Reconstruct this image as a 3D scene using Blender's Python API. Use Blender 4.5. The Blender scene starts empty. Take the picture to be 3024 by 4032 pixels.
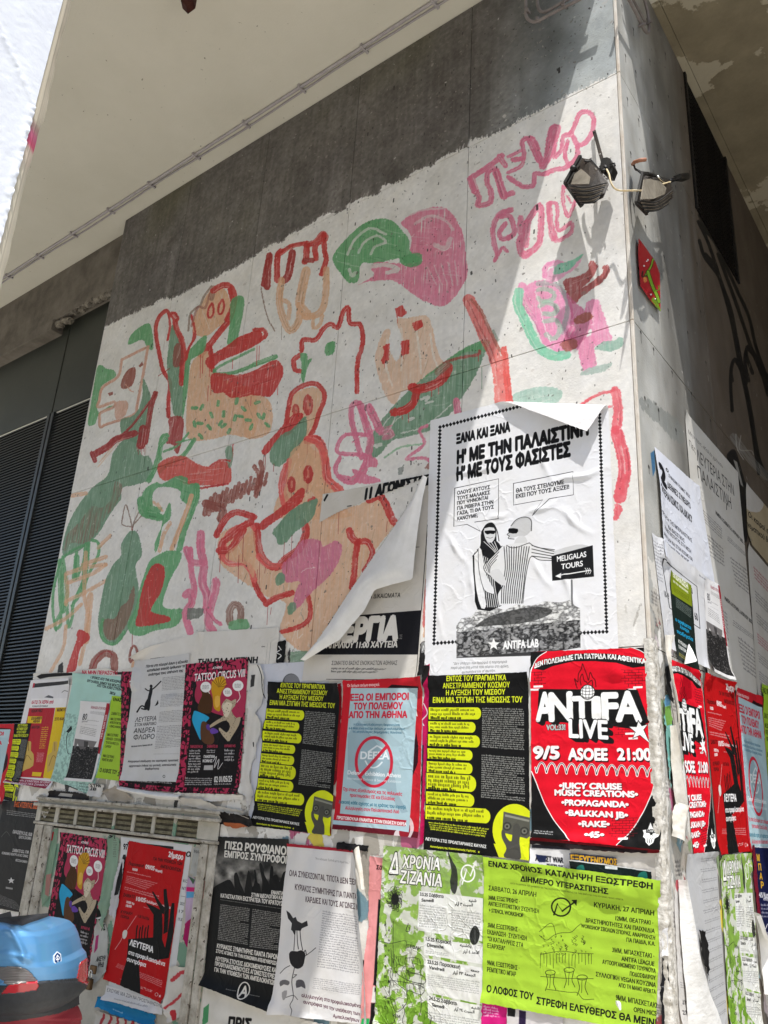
import bpy, bmesh, math, random
import numpy as np
from mathutils import Vector, Matrix
R_ = math.radians
random.seed(7); rng = np.random.default_rng(7)
SC = bpy.context.scene
COL = SC.collection

# ------------------------------------------------------------------ camera, sky, sun, exposure
CAM = np.array([1.0814, -3.0202, 1.6])          # eye, metres; the wall corner is the z axis
YAW, PITCH, ROLL, FPX = -0.67326675, 0.34288913, 0.05994769, 3186.66
def cam_axes():
    ca, sa, cb, sb = math.cos(YAW), math.sin(YAW), math.cos(PITCH), math.sin(PITCH)
    fwd = np.array([sa*cb, ca*cb, sb]); right = np.array([ca, -sa, 0.0]); up = np.cross(right, fwd)
    cg, sg = math.cos(ROLL), math.sin(ROLL)
    return cg*right+sg*up, -sg*right+cg*up, fwd
CR, CU, CF = cam_axes()
cd = bpy.data.cameras.new('camera'); cam = bpy.data.objects.new('camera', cd); COL.objects.link(cam)
m = Matrix(((CR[0], CU[0], -CF[0], CAM[0]), (CR[1], CU[1], -CF[1], CAM[1]), (CR[2], CU[2], -CF[2], CAM[2]), (0, 0, 0, 1)))
cam.matrix_world = m
cd.sensor_fit = 'VERTICAL'; cd.sensor_height = 36.0; cd.sensor_width = 27.0; cd.lens = FPX/4032*36
cd.clip_start = 0.05; cd.clip_end = 900
SC.camera = cam
SUNDIR = Vector((0.30, -0.29, 1.0)).normalized()   # towards the sun
W = bpy.data.worlds.new('World'); SC.world = W; W.use_nodes = True
nt = W.node_tree; bgn = nt.nodes['Background']
sky = nt.nodes.new('ShaderNodeTexSky'); sky.sky_type = 'NISHITA'; sky.sun_disc = False
sky.sun_elevation = math.asin(SUNDIR.z); sky.sun_rotation = math.atan2(SUNDIR.x, SUNDIR.y)
nt.links.new(sky.outputs[0], bgn.inputs[0]); bgn.inputs[1].default_value = 0.15
sl = bpy.data.lights.new('sun', 'SUN'); sl.energy = 3.5; sl.angle = R_(0.53); sl.color = (1.0, 0.985, 0.955)
sun = bpy.data.objects.new('sun', sl); COL.objects.link(sun)
sun.rotation_euler = SUNDIR.to_track_quat('Z', 'Y').to_euler(); sun.location = (3, -3, 12)
SC.view_settings.view_transform = 'Standard'; SC.view_settings.look = 'None'
SC.view_settings.gamma = 1.0; SC.view_settings.use_curve_mapping = False
SC.view_settings.exposure = 0.82
SC.render.engine = 'CYCLES'; SC.cycles.max_bounces = 10; SC.cycles.diffuse_bounces = 6
SC.cycles.sample_clamp_indirect = 8

# ------------------------------------------------------------------ surveying: photo pixel -> point on a plane of the building
def rays(p):
    p = np.asarray(p, float).reshape(-1, 2)
    a = (p[:, 0]-1512)/FPX; b = -(p[:, 1]-2016)/FPX
    return a[:, None]*CR+b[:, None]*CU+CF
def PF(p, d=0.0):
    """points of the front wall plane y=-d, as (x, z)"""
    r = rays(p); t = (-d-CAM[1])/r[:, 1]; q = CAM+t[:, None]*r; return q[:, [0, 2]]
def PR(p, d=0.0):
    """points of the side wall plane x=d, as (y, z)"""
    r = rays(p); t = (d-CAM[0])/r[:, 0]; q = CAM+t[:, None]*r; return q[:, [1, 2]]
def PZ(p, z):
    r = rays(p); t = (z-CAM[2])/r[:, 2]; return CAM+t[:, None]*r
def W3(q, face, d=0.0):
    q = np.asarray(q, float).reshape(-1, 2); d = np.broadcast_to(d, len(q))
    if face == 'F': return np.column_stack([q[:, 0], -d, q[:, 1]])
    return np.column_stack([d, q[:, 0], q[:, 1]])
def pxw(p, face): return PF(p) if face == 'F' else PR(p)
def crop(ox, oy, s):
    def f(v):
        a = np.asarray(v if not isinstance(v, str) else [float(t) for t in v.replace(',', ' ').split()], float).reshape(-1, 2)
        return a/s+np.array([ox, oy])
    return f

# ------------------------------------------------------------------ scene helpers
def tag(o, label=None, cat=None, group=None, kind=None):
    if label: o['label'] = label
    if cat: o['category'] = cat
    if group: o['group'] = group
    if kind: o['kind'] = kind
    return o
def empty(name, loc=(0, 0, 0), rz=0):
    o = bpy.data.objects.new(name, None); COL.objects.link(o); o.location = loc; o.rotation_euler = (0, 0, rz)
    o.empty_display_size = 0.1; return o
def link(name, me, parent=None, mat=None):
    o = bpy.data.objects.new(name, me); COL.objects.link(o)
    if mat is not None and not len(me.materials): me.materials.append(mat)
    if parent is not None:
        o.parent = parent; bpy.context.view_layer.update() if False else None
        o.matrix_parent_inverse = parent_inv(parent)
    return o
def parent_inv(p):
    loc = Matrix.Translation(p.location) @ p.rotation_euler.to_matrix().to_4x4()
    if p.parent is not None: loc = (p.parent.location and Matrix.Translation(p.parent.location) @ p.parent.rotation_euler.to_matrix().to_4x4()) @ p.matrix_parent_inverse @ loc
    return loc.inverted()
def mesh(name, vs, fs, mat=None, smooth=False, uv=None, parent=None):
    me = bpy.data.meshes.new(name); me.from_pydata([tuple(map(float, v)) for v in vs], [], [tuple(map(int, f)) for f in fs])
    if uv is not None:
        l = me.uv_layers.new(name='UVMap'); vi = np.zeros(len(me.loops), int); me.loops.foreach_get('vertex_index', vi)
        l.data.foreach_set('uv', np.asarray(uv, np.float32)[vi].ravel())
    if smooth: me.polygons.foreach_set('use_smooth', [True]*len(me.polygons))
    me.update()
    return link(name, me, parent, mat)
def bm_obj(name, bm, mat, parent=None, smooth=False):
    me = bpy.data.meshes.new(name); bm.to_mesh(me); bm.free()
    if smooth: me.polygons.foreach_set('use_smooth', [True]*len(me.polygons))
    return link(name, me, parent, mat)
def bm_box(bm, x0, x1, y0, y1, z0, z1, bev=0.0, seg=1):
    r = bmesh.ops.create_cube(bm, size=1.0); vs = r['verts']
    for v in vs: v.co = Vector(((x0+x1)/2+v.co.x*(x1-x0), (y0+y1)/2+v.co.y*(y1-y0), (z0+z1)/2+v.co.z*(z1-z0)))
    if bev:
        es = list({e for v in vs for e in v.link_edges}); bmesh.ops.bevel(bm, geom=es, offset=bev, segments=seg, affect='EDGES', profile=0.5)
def box(name, x0, x1, y0, y1, z0, z1, mat, parent=None, bev=0.0):
    bm = bmesh.new(); bm_box(bm, x0, x1, y0, y1, z0, z1, bev); return bm_obj(name, bm, mat, parent)
def bm_tube(bm, pts, r, n=10, cap=True):
    pts = [Vector(p) for p in pts]; rings = []; up = Vector((0.13, 0.21, 0.97)).normalized()
    for i, p in enumerate(pts):
        t = (pts[min(i+1, len(pts)-1)]-pts[max(i-1, 0)]).normalized()
        a = up.cross(t)
        if a.length < 0.05: a = Vector((1, 0, 0)).cross(t)
        a.normalize(); b = t.cross(a); up = b
        rr = r[i] if hasattr(r, '__len__') else r
        rings.append([bm.verts.new(p+rr*(math.cos(2*math.pi*k/n)*a+math.sin(2*math.pi*k/n)*b)) for k in range(n)])
    for i in range(len(rings)-1):
        for k in range(n): bm.faces.new((rings[i][k], rings[i][(k+1) % n], rings[i+1][(k+1) % n], rings[i+1][k]))
    if cap: bm.faces.new(rings[0][::-1]); bm.faces.new(rings[-1])
def tube(name, pts, r, mat, parent=None, n=10):
    bm = bmesh.new(); bm_tube(bm, pts, r, n); return bm_obj(name, bm, mat, parent, smooth=True)
def catmull(p, n=6, closed=False):
    p = np.asarray(p, float)
    if len(p) < 3: 
        t = np.linspace(0, 1, n)[:, None]; return p[0]*(1-t)+p[-1]*t
    q = np.vstack([p[-1], p, p[0], p[1]]) if closed else np.vstack([2*p[0]-p[1], p, 2*p[-1]-p[-2]])
    out = []
    for i in range(1, len(q)-2):
        t = np.linspace(0, 1, n, endpoint=False)[:, None]; a, b, c, d = q[i-1], q[i], q[i+1], q[i+2]
        out.append(0.5*(2*b+(c-a)*t+(2*a-5*b+4*c-d)*t*t+(-a+3*b-3*c+d)*t**3))
    if not closed: out.append(q[-2:-1])
    return np.vstack(out)

# ------------------------------------------------------------------ noise on arrays
def vnoise(h, w, cy, cx, seed=0, octaves=3):
    g = np.random.default_rng(seed); out = np.zeros((h, w), np.float32); amp = 1.0; tot = 0
    for o in range(octaves):
        ny, nx = max(2, int(cy*2**o)+2), max(2, int(cx*2**o)+2)
        if ny > h*2 or nx > w*2: break
        a = g.random((ny, nx)).astype(np.float32)
        ys = np.linspace(0, ny-1.001, h); xs = np.linspace(0, nx-1.001, w)
        y0 = ys.astype(int); x0 = xs.astype(int); fy = (ys-y0)[:, None].astype(np.float32); fx = (xs-x0)[None].astype(np.float32)
        fy = fy*fy*(3-2*fy); fx = fx*fx*(3-2*fx)
        A = a[y0]; B = a[y0+1]
        out += amp*((A[:, x0]*(1-fx)+A[:, x0+1]*fx)*(1-fy)+(B[:, x0]*(1-fx)+B[:, x0+1]*fx)*fy); tot += amp; amp *= 0.5
    return out/tot

# ------------------------------------------------------------------ canvas: prints and paint drawn as flat colour into an image made here
_txt = bpy.data.curves.new('lettering', 'FONT'); _txto = bpy.data.objects.new('lettering', _txt); COL.objects.link(_txto)
_txt.resolution_u = 3; _txt.fill_mode = 'FRONT' if hasattr(_txt, 'fill_mode') and 'FRONT' in [i.identifier for i in _txt.bl_rna.properties['fill_mode'].enum_items] else _txt.fill_mode
_gc = {}
def glyphs(s, bold=0.0):
    """boundary edges (N,2,2) of a line of lettering in font units"""
    k = (s, bold)
    if k in _gc: return _gc[k]
    _txt.body = s; _txt.offset = 0
    dg = bpy.context.evaluated_depsgraph_get(); dg.update()
    cu = _txto.evaluated_get(dg).to_curve(dg); es = []
    for sp in cu.splines:
        bp = sp.bezier_points; n = len(bp)
        if n < 2: continue
        P0 = np.array([p.co[:2] for p in bp]); HR = np.array([p.handle_right[:2] for p in bp]); HL = np.roll(np.array([p.handle_left[:2] for p in bp]), -1, 0); P3 = np.roll(P0, -1, 0)
        t = np.array([0, .25, .5, .75])[None, :, None]; q = (P0[:, None]*(1-t)**3+3*HR[:, None]*t*(1-t)**2+3*HL[:, None]*t*t*(1-t)+P3[:, None]*t**3).reshape(-1, 2)
        es.append(np.stack([q, np.roll(q, -1, 0)], 1))
    nl = len(es); e = np.concatenate(es) if nl else np.zeros((0, 2, 2))
    _txto.to_curve_clear()
    if bold and nl: e = np.concatenate([e]+[e+np.array([bold*math.cos(t), bold*math.sin(t)]) for t in np.arange(8)*math.pi/4])
    _gc[k] = e
    return e
def poly_edges(p):
    p = np.asarray(p, float); return np.stack([p, np.roll(p, -1, 0)], 1)
def raster(e, w, h, ss=3, evenodd=False):
    """coverage of the area bounded by directed edges e (N,2,2); returns (mask, x0, y0)"""
    x0 = max(0, int(math.floor(e[..., 0].min()))-1); x1 = min(w, int(math.ceil(e[..., 0].max()))+2)
    y0 = max(0, int(math.floor(e[..., 1].min()))-1); y1 = min(h, int(math.ceil(e[..., 1].max()))+2)
    if x1 <= x0 or y1 <= y0: return None
    bw, bh = x1-x0, (y1-y0)*ss
    ax, ay = e[:, 0, 0]-x0, (e[:, 0, 1]-y0)*ss; bx, by = e[:, 1, 0]-x0, (e[:, 1, 1]-y0)*ss
    up = by > ay; sx, sy = np.where(up, ax, bx), np.where(up, ay, by); tx, ty = np.where(up, bx, ax), np.where(up, by, ay)
    r0 = np.ceil(sy-0.5).astype(int); r1 = np.ceil(ty-0.5).astype(int)
    r0 = np.clip(r0, 0, bh); r1 = np.clip(r1, 0, bh); n = np.maximum(r1-r0, 0)
    idx = np.repeat(np.arange(len(e)), n)
    if not len(idx): return None
    off = np.arange(len(idx))-np.repeat(np.cumsum(n)-n, n); row = r0[idx]+off
    sl_ = (tx-sx)/np.maximum(ty-sy, 1e-9); x = sx[idx]+(row+0.5-sy[idx])*sl_[idx]; x = np.clip(x, 0, bw-0.001)
    c = x.astype(int); f = x-c; s = np.where(up, 1.0, -1.0)[idx]
    acc = np.bincount(row*(bw+2)+c, weights=s*(1-f), minlength=bh*(bw+2))+np.bincount(row*(bw+2)+c+1, weights=s*f, minlength=bh*(bw+2))
    acc = np.abs(np.cumsum(acc[:bh*(bw+2)].reshape(bh, bw+2), 1)[:, :bw])
    acc = 1-np.abs((acc % 2)-1) if evenodd else np.minimum(acc, 1)
    return acc.reshape(y1-y0, ss, bw).mean(1).astype(np.float32), x0, y0
def homog(src, dst):
    A = []; B = []
    for (x, y), (u, v) in zip(src, dst):
        A.append([x, y, 1, 0, 0, 0, -u*x, -u*y]); B.append(u); A.append([0, 0, 0, x, y, 1, -v*x, -v*y]); B.append(v)
    return np.append(np.linalg.solve(np.array(A), np.array(B)), 1).reshape(3, 3)
def happ(H, p):
    p = np.asarray(p, float); s = p.shape; q = np.column_stack([p.reshape(-1, 2), np.ones(p.size//2)]) @ H.T
    return (q[:, :2]/q[:, 2:]).reshape(s)
def rgb(c):
    if isinstance(c, str) and len(c) == 3: c = ''.join(t*2 for t in c)
    if isinstance(c, str): return np.array([int(c[i:i+2], 16) for i in (0, 2, 4)], np.float32)/255
    return np.asarray(c, np.float32)
class Cv:
    def __init__(s, w, h, bg='e9e9e6', tm=None):
        s.w, s.h = int(w), int(h); s.a = np.empty((s.h, s.w, 3), np.float32); s.a[:] = rgb(bg); s.tm = tm; s.K = None; s.seed = 1
    def P(s, p):
        """crop/photo coordinates -> canvas"""
        if isinstance(p, str): p = [float(t) for t in p.replace(',', ' ').split()]
        p = np.asarray(p, float).reshape(-1, 2)
        if s.K is not None: p = s.K(p)
        return s.tm(p) if s.tm is not None else p
    def paint(s, m, col, alpha=1.0, rough=0.0, streak=None, dry=0.0):
        if m is None: return
        m, x0, y0 = m; h, w = m.shape; s.seed += 1
        if rough:
            k = rough
            dx = (vnoise(h, w, h/5, w/5, s.seed, 2)-0.5)*2*k; dy = (vnoise(h, w, h/5, w/5, s.seed+99, 2)-0.5)*2*k
            yy, xx = np.mgrid[0:h, 0:w]; yy = np.clip((yy+dy).astype(int), 0, h-1); xx = np.clip((xx+dx).astype(int), 0, w-1)
            m = m[yy, xx]
        if streak is not None:
            if streak == 'v': n = vnoise(h, w, h/60, w/2.5, s.seed+5, 2)
            elif streak == 'h': n = vnoise(h, w, h/2.5, w/60, s.seed+5, 2)
            else: n = vnoise(h, w, h/14, w/14, s.seed+5, 3)
            al = alpha*(0.72+0.42*n)
            if dry: al = al*np.clip((n-dry)/0.12+0.35, 0, 1)
            m = m*np.clip(al, 0, 1)
        else: m = m*alpha
        t = s.a[y0:y0+h, x0:x0+w]; t += (rgb(col)-t)*m[..., None]
    def fill(s, p, col, alpha=1.0, smooth=0, **k):
        q = p if not isinstance(p, str) else np.array([float(t) for t in p.replace(',', ' ').split()]).reshape(-1, 2)
        q = np.asarray(q, float).reshape(-1, 2)
        if smooth: q = catmull(q, smooth, True)
        s.paint(raster(poly_edges(s.P(q)), s.w, s.h), col, alpha, **k)
    def stroke(s, p, wd, col, alpha=1.0, smooth=5, taper=0, **k):
        q = np.array([float(t) for t in p.replace(',', ' ').split()]).reshape(-1, 2) if isinstance(p, str) else np.asarray(p, float).reshape(-1, 2)
        if smooth and len(q) > 2: q = catmull(q, smooth)
        d = np.gradient(q, axis=0); L = np.hypot(d[:, 0], d[:, 1])+1e-9; n = np.column_stack([-d[:, 1], d[:, 0]])/L[:, None]
        hw = np.full(len(q), wd/2.0)
        if taper: t = np.linspace(0, 1, len(q)); hw = hw*(1-taper*np.abs(2*t-1)**2)
        es = []
        for i in range(len(q)-1):
            quad = np.array([q[i]+n[i]*hw[i], q[i+1]+n[i+1]*hw[i+1], q[i+1]-n[i+1]*hw[i+1], q[i]-n[i]*hw[i]])
            es.append(_ccw(quad))
        th = np.linspace(0, 2*math.pi, 9)[:-1]; cc = np.column_stack([np.cos(th), np.sin(th)])
        step = 1 if wd > 4 else max(1, len(q)-1)
        for i in list(range(0, len(q), step))+[len(q)-1]: es.append(_ccw(q[i]+cc*hw[i]*0.99))
        E_ = np.concatenate([np.stack([a, np.roll(a, -1, 0)], 1) for a in es])
        s.paint(raster(s.P(E_.reshape(-1, 2)).reshape(-1, 2, 2), s.w, s.h), col, alpha, **k)
    def disc(s, x, y, rx, col, ry=None, **k):
        th = np.linspace(0, 2*math.pi, 25)[:-1]; s.fill(np.column_stack([x+rx*np.cos(th), y+(ry or rx)*np.sin(th)]), col, **k)
    def text(s, t, p0, p1, h, col, bold=0.02, shear=0.0, up=None, alpha=1.0, out=None, outcol='000000'):
        """one line of lettering: left end and right end of the baseline, capital height, all in the current coordinates"""
        e = glyphs(t, bold).copy()
        if not len(e): return
        x0, x1 = e[..., 0].min(), e[..., 0].max()
        c0, c1 = s.P([p0, p1]); u = (c1-c0); 
        if up is None:
            px = np.array(p0, float); q = s.P([px, px+np.array([0, -h])]); hh = np.linalg.norm(q[1]-q[0])
            vert = np.array([0, -1.0]) if s.tm is not None or True else None
            upv = vert*hh
        else: q = s.P([p0, np.array(p0)+np.array(up)]); upv = q[1]-q[0]
        cap = 0.73
        X = (e[..., 0]-x0)/(x1-x0); Y = e[..., 1]/cap
        upv = upv+u/np.linalg.norm(u)*np.linalg.norm(upv)*shear
        q = c0+X[..., None]*u+Y[..., None]*upv
        if out:
            e2 = glyphs(t, bold+out); X = (e2[..., 0]-x0)/(x1-x0); Y = e2[..., 1]/cap
            s.paint(raster(c0+X[..., None]*u+Y[..., None]*upv, s.w, s.h), outcol, alpha)
        s.paint(raster(q, s.w, s.h), col, alpha)
    def lines(s, quad, n, col, alpha=0.85, fillr=0.5, seed=0, just=True, word=(2, 8)):
        """a block of fine print too small to read: n rows of broken word strokes inside a quad TL TR BR BL"""
        g = np.random.default_rng(seed+n); q = np.array([float(t) for t in quad.replace(',', ' ').split()]).reshape(4, 2) if isinstance(quad, str) else np.asarray(quad, float).reshape(4, 2)
        q = s.P(q); es = []
        asp = np.linalg.norm(q[1]-q[0])/max(1e-6, np.linalg.norm(q[3]-q[0])/n)   # row width in row heights
        cw = 0.42/asp
        for i in range(n):
            end = 1.0 if just and (i % 9 != 8) else g.uniform(0.5, 1.0); x = 0.0
            v0 = (i+0.5-fillr/2)/n; v1 = (i+0.5+fillr/2)/n
            while x < end-cw:
                k = int(g.integers(*word))
                for j in range(k):
                    if x+cw*0.8 > end: break
                    t = g.random(); a0 = v0-(0.25/n if t > .85 else 0); a1 = v1+(0.2/n if t < .12 else 0)
                    if t > .5: uu = [(x, a0), (x+cw*.8, a0), (x+cw*.8, a1), (x, a1)]
                    else: uu = [(x, a0), (x+cw*.62, a0+(v1-v0)*.15), (x+cw*.7, a1), (x, a1)]
                    es.append(uu); x += cw
                x += cw*0.8
        if not es: return
        u = np.array(es); U, V = u[..., 0:1], u[..., 1:2]
        pts = (q[0]*(1-U)+q[1]*U)*(1-V)+(q[3]*(1-U)+q[2]*U)*V
        s.paint(raster(np.concatenate([poly_edges(a) for a in pts]), s.w, s.h), col, alpha)
    def image(s, name):
        im = bpy.data.images.new(name, s.w, s.h); im.colorspace_settings.name = 'sRGB'
        px = np.ones((s.h, s.w, 4), np.float32); px[..., :3] = np.clip(s.a[::-1], 0, 1); im.pixels.foreach_set(px.ravel()); im.update(); return im
def _ccw(a):
    x, y = a[:, 0], a[:, 1]
    return a if (x*np.roll(y, -1)-y*np.roll(x, -1)).sum() > 0 else a[::-1]
def arr(t): return np.array([float(v) for v in t.replace(',', ' ').split()]).reshape(-1, 2) if isinstance(t, str) else np.asarray(t, float).reshape(-1, 2)

# ------------------------------------------------------------------ materials
def newmat(name, rough=0.8, metal=0.0, spec=0.3):
    mt = bpy.data.materials.new(name); mt.use_nodes = True; b = mt.node_tree.nodes['Principled BSDF']
    b.inputs['Roughness'].default_value = rough; b.inputs['Metallic'].default_value = metal
    b.inputs['Specular IOR Level'].default_value = spec
    return mt, mt.node_tree, b
def lin(c):
    c = rgb(c).astype(float); return np.where(c <= 0.04045, c/12.92, ((c+0.055)/1.055)**2.4)
def noise_mat(name, c1, c2, scale=6.0, rough=0.85, metal=0.0, bump=0.02, detail=6.0, c3=None, spots=None, spec=0.3, bscale=None, stretch=None, thr=(0.35, 0.65)):
    mt, t, b = newmat(name, rough, metal, spec); N = t.nodes; L = t.links
    tc = N.new('ShaderNodeTexCoord'); mp = N.new('ShaderNodeMapping'); L.new(tc.outputs['Object'], mp.inputs[0])
    if stretch: mp.inputs['Scale'].default_value = stretch
    n1 = N.new('ShaderNodeTexNoise'); n1.inputs['Scale'].default_value = scale; n1.inputs['Detail'].default_value = detail; n1.inputs['Roughness'].default_value = 0.65
    L.new(mp.outputs[0], n1.inputs[0])
    cr = N.new('ShaderNodeValToRGB'); cr.color_ramp.elements[0].position = thr[0]; cr.color_ramp.elements[1].position = thr[1]
    cr.color_ramp.elements[0].color = (*lin(c1), 1); cr.color_ramp.elements[1].color = (*lin(c2), 1)
    L.new(n1.outputs[0], cr.inputs[0]); last = cr.outputs[0]
    if spots:
        n3 = N.new('ShaderNodeTexNoise'); n3.inputs['Scale'].default_value = spots[1]; n3.inputs['Detail'].default_value = 9; n3.inputs['Roughness'].default_value = .6
        L.new(mp.outputs[0], n3.inputs[0]); r3 = N.new('ShaderNodeValToRGB'); r3.color_ramp.elements[0].position = spots[2]; r3.color_ramp.elements[1].position = spots[2]+0.012
        L.new(n3.outputs[0], r3.inputs[0]); mx = N.new('ShaderNodeMixRGB'); L.new(r3.outputs[0], mx.inputs[0]); L.new(last, mx.inputs[1]); mx.inputs[2].default_value = (*lin(spots[0]), 1); last = mx.outputs[0]
    L.new(last, b.inputs['Base Color'])
    n2 = N.new('ShaderNodeTexNoise'); n2.inputs['Scale'].default_value = bscale or scale*8; n2.inputs['Detail'].default_value = 4; L.new(mp.outputs[0], n2.inputs[0])
    bp = N.new('ShaderNodeBump'); bp.inputs['Strength'].default_value = 0.6; bp.inputs['Distance'].default_value = bump; L.new(n2.outputs[0], bp.inputs['Height']); L.new(bp.outputs[0], b.inputs['Normal'])
    return mt
def print_mat(name, img, rough=0.62, bump=0.0012, bscale=18.0, grime=0.12, spec=0.35, fine=True):
    """a printed or painted sheet: the drawn image as colour, plus paper grain, handling dirt and small relief"""
    mt, t, b = newmat(name, rough, 0, spec); N = t.nodes; L = t.links
    im = N.new('ShaderNodeTexImage'); im.image = img; im.interpolation = 'Linear'; im.extension = 'EXTEND'
    tc = N.new('ShaderNodeTexCoord'); n1 = N.new('ShaderNodeTexNoise'); n1.inputs['Scale'].default_value = 7; n1.inputs['Detail'].default_value = 8; L.new(tc.outputs['Object'], n1.inputs[0])
    mx = N.new('ShaderNodeMixRGB'); mx.blend_type = 'MULTIPLY'; mx.inputs[0].default_value = 1
    cr = N.new('ShaderNodeValToRGB'); cr.color_ramp.elements[0].position = 0.3; cr.color_ramp.elements[1].position = 0.62
    k = 1-grime; cr.color_ramp.elements[0].color = (k, k*0.985, k*0.95, 1); cr.color_ramp.elements[1].color = (1, 1, 1, 1)
    L.new(n1.outputs[0], cr.inputs[0]); L.new(im.outputs[0], mx.inputs[1]); L.new(cr.outputs[0], mx.inputs[2]); L.new(mx.outputs[0], b.inputs['Base Color'])
    n2 = N.new('ShaderNodeTexNoise'); n2.inputs['Scale'].default_value = bscale; n2.inputs['Detail'].default_value = 5; L.new(tc.outputs['Object'], n2.inputs[0])
    bp = N.new('ShaderNodeBump'); bp.inputs['Strength'].default_value = 1.0; bp.inputs['Distance'].default_value = bump; L.new(n2.outputs[0], bp.inputs['Height']); L.new(bp.outputs[0], b.inputs['Normal'])
    return mt
# ------------------------------------------------------------------ the front wall's painted surface (mural), surveyed in metres
FX0, FX1, FZ0, FZ1 = -4.352, 0.0, 0.72, 6.20
MPP = 0.0021
fw, fh = int((FX1-FX0)/MPP), int((FZ1-FZ0)/MPP)
def tmF(p):
    q = PF(p); return np.column_stack([(q[:, 0]-FX0)/MPP, (FZ1-q[:, 1])/MPP])
M = Cv(fw, fh, '6a635c', tmF)
RD, DR, GN, DG, PK, PE, BR, LR = 'c23430', '9e2f2c', '5f9f68', '6b8f72', 'd9748f', 'dba983', '8f4a3e', 'e0605a'
# bare fibre cement band: blotchy grey, worn paler and bluish towards the corner; sun wedge lightened in the colour
b1 = vnoise(fh, fw, 30, 26, 3, 5); b2 = vnoise(fh, fw, 6, 5, 8, 3)
xx = np.linspace(FX0, FX1, fw)[None, :]; 
b3 = vnoise(fh, fw, 260, 200, 9, 3); b4 = vnoise(fh, fw, 14, 160, 10, 3)
base = np.array([0.405, 0.387, 0.365]) + (b1[..., None]-0.5)*0.13 + (b2[..., None]-0.5)*np.array([0.05, 0.06, 0.03]) + (b3[..., None]-.5)*.13+(b4[..., None]-.5)*.09
worn = np.clip((xx+1.05+0.5*(b2-0.5))/0.75, 0, 1)[..., None]; worn = worn*worn*(3-2*worn); worn_sun = np.clip((xx+.42+0.3*(b2-0.5))/0.22, 0, 1)[..., None]
M.a[:] = base*(1-worn)+(np.array([0.44, 0.455, 0.455])+worn_sun*np.array([.21, .215, .215])+(b1[..., None]-0.5)*0.24)*worn
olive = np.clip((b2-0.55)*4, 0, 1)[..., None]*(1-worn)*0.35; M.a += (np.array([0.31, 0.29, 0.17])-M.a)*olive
# white ground coat, ragged along its upper edge
A_, B_, C_, T_, G_ = crop(0, 1000, 1.659), crop(1000, 1000, 1.659), crop(1000, 0, 1.659), crop(0, 0, 1.659), crop(0, 1800, 1.659)
D_, E_2, H_ = crop(2000, 0, 1.62), crop(2000, 1000, 1.62), crop(1000, 1700, 2.212)
edge = np.vstack([A_('600 520 700 468 760 440 800 418 860 392 905 378 930 352 1000 330 1045 290 1085 285 1110 296 1190 262 1290 205 1400 160 1480 108 1540 92 1580 62 1659 18'),
    C_('60 1628 120 1590 195 1575 215 1535 300 1500 400 1440 430 1412 480 1388 530 1398 600 1366 612 1330 690 1300 760 1278 818 1268 832 1214 900 1198 960 1178 1008 1162 1020 1128 1100 1098 1172 1082 1185 1050 1260 1012 1330 976 1392 966 1400 922 1450 905 1540 892 1600 862 1659 826'),
    D_('60 772 135 730 220 690 300 655 400 598 470 566 520 545 600 506 712 458 760 440')])
e2 = tmF(edge); t_ = np.arange(0, 1, 1/900.); L_ = np.concatenate([[0], np.cumsum(np.hypot(*np.diff(e2, axis=0).T))]); L_ /= L_[-1]
ex = np.interp(t_, L_, e2[:, 0]); ey = np.interp(t_, L_, e2[:, 1])+(rng.random(len(t_))-0.5)*11
pl = np.vstack([np.column_stack([ex, ey]), [fw+5, ey[-1]], [fw+5, fh+5], [-5, fh+5], [-5, ey[0]]])
mk = raster(poly_edges(pl), fw, fh)
M.paint(mk, 'e2dfda', 0.97, rough=5)
M.a *= (1+(vnoise(fh, fw, 40, 30, 12, 4)-0.5)*0.10)[..., None]*(1+(vnoise(fh, fw, 5, 4, 13, 2)-0.5)*0.05)[..., None]
# scumbled brush drag above the edge
for i in range(170):
    k = rng.integers(0, len(ex)); x, y = ex[k], ey[k]; l = rng.uniform(3, 12)
    M.tm, tmp = None, M.tm; M.stroke([(x, y+6), (x+rng.uniform(-3, 8), y-l)], rng.uniform(1.5, 5), 'dedbd6', rng.uniform(.15, .6), smooth=0); M.tm = tmp
W0 = M.a.copy()
kw = dict(rough=5, streak='v'); kh = dict(rough=5, streak='h')
def S(p, w, c, a=0.93, K=None, **k):
    M.K = K; kk = dict(rough=2.2, streak='n'); kk.update(k); w = w*(1.32 if 8 < w < 52 else 1); M.stroke(p, w*(1+.06*rng.normal()) if w > 8 else w, c, a, **kk)
    if w >= 11: bristle(p, w, c, K)
_S0 = None
def bristle(p, w, c, K):
    q = arr(p); q = catmull(q, 5) if len(q) > 2 else q; d = np.gradient(q, axis=0); n = np.column_stack([-d[:, 1], d[:, 0]])/(np.hypot(d[:, 0], d[:, 1])[:, None]+1e-9)
    for o in range(int(min(7, w/5))):
        off = rng.uniform(-.42, .42)*w; a, b = sorted(rng.random(2)*len(q)); a, b = int(a), int(max(b, a+3)); seg = (q+n*off)[a:b]
        if len(seg) < 2: continue
        lt = rng.random() < .62; M.K = K; M.stroke(seg, max(1.6, w*rng.uniform(.04, .13)), 'e4ddd6' if lt else rgb(c)*.72, rng.uniform(.18, .5), smooth=0, rough=1.5)
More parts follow.
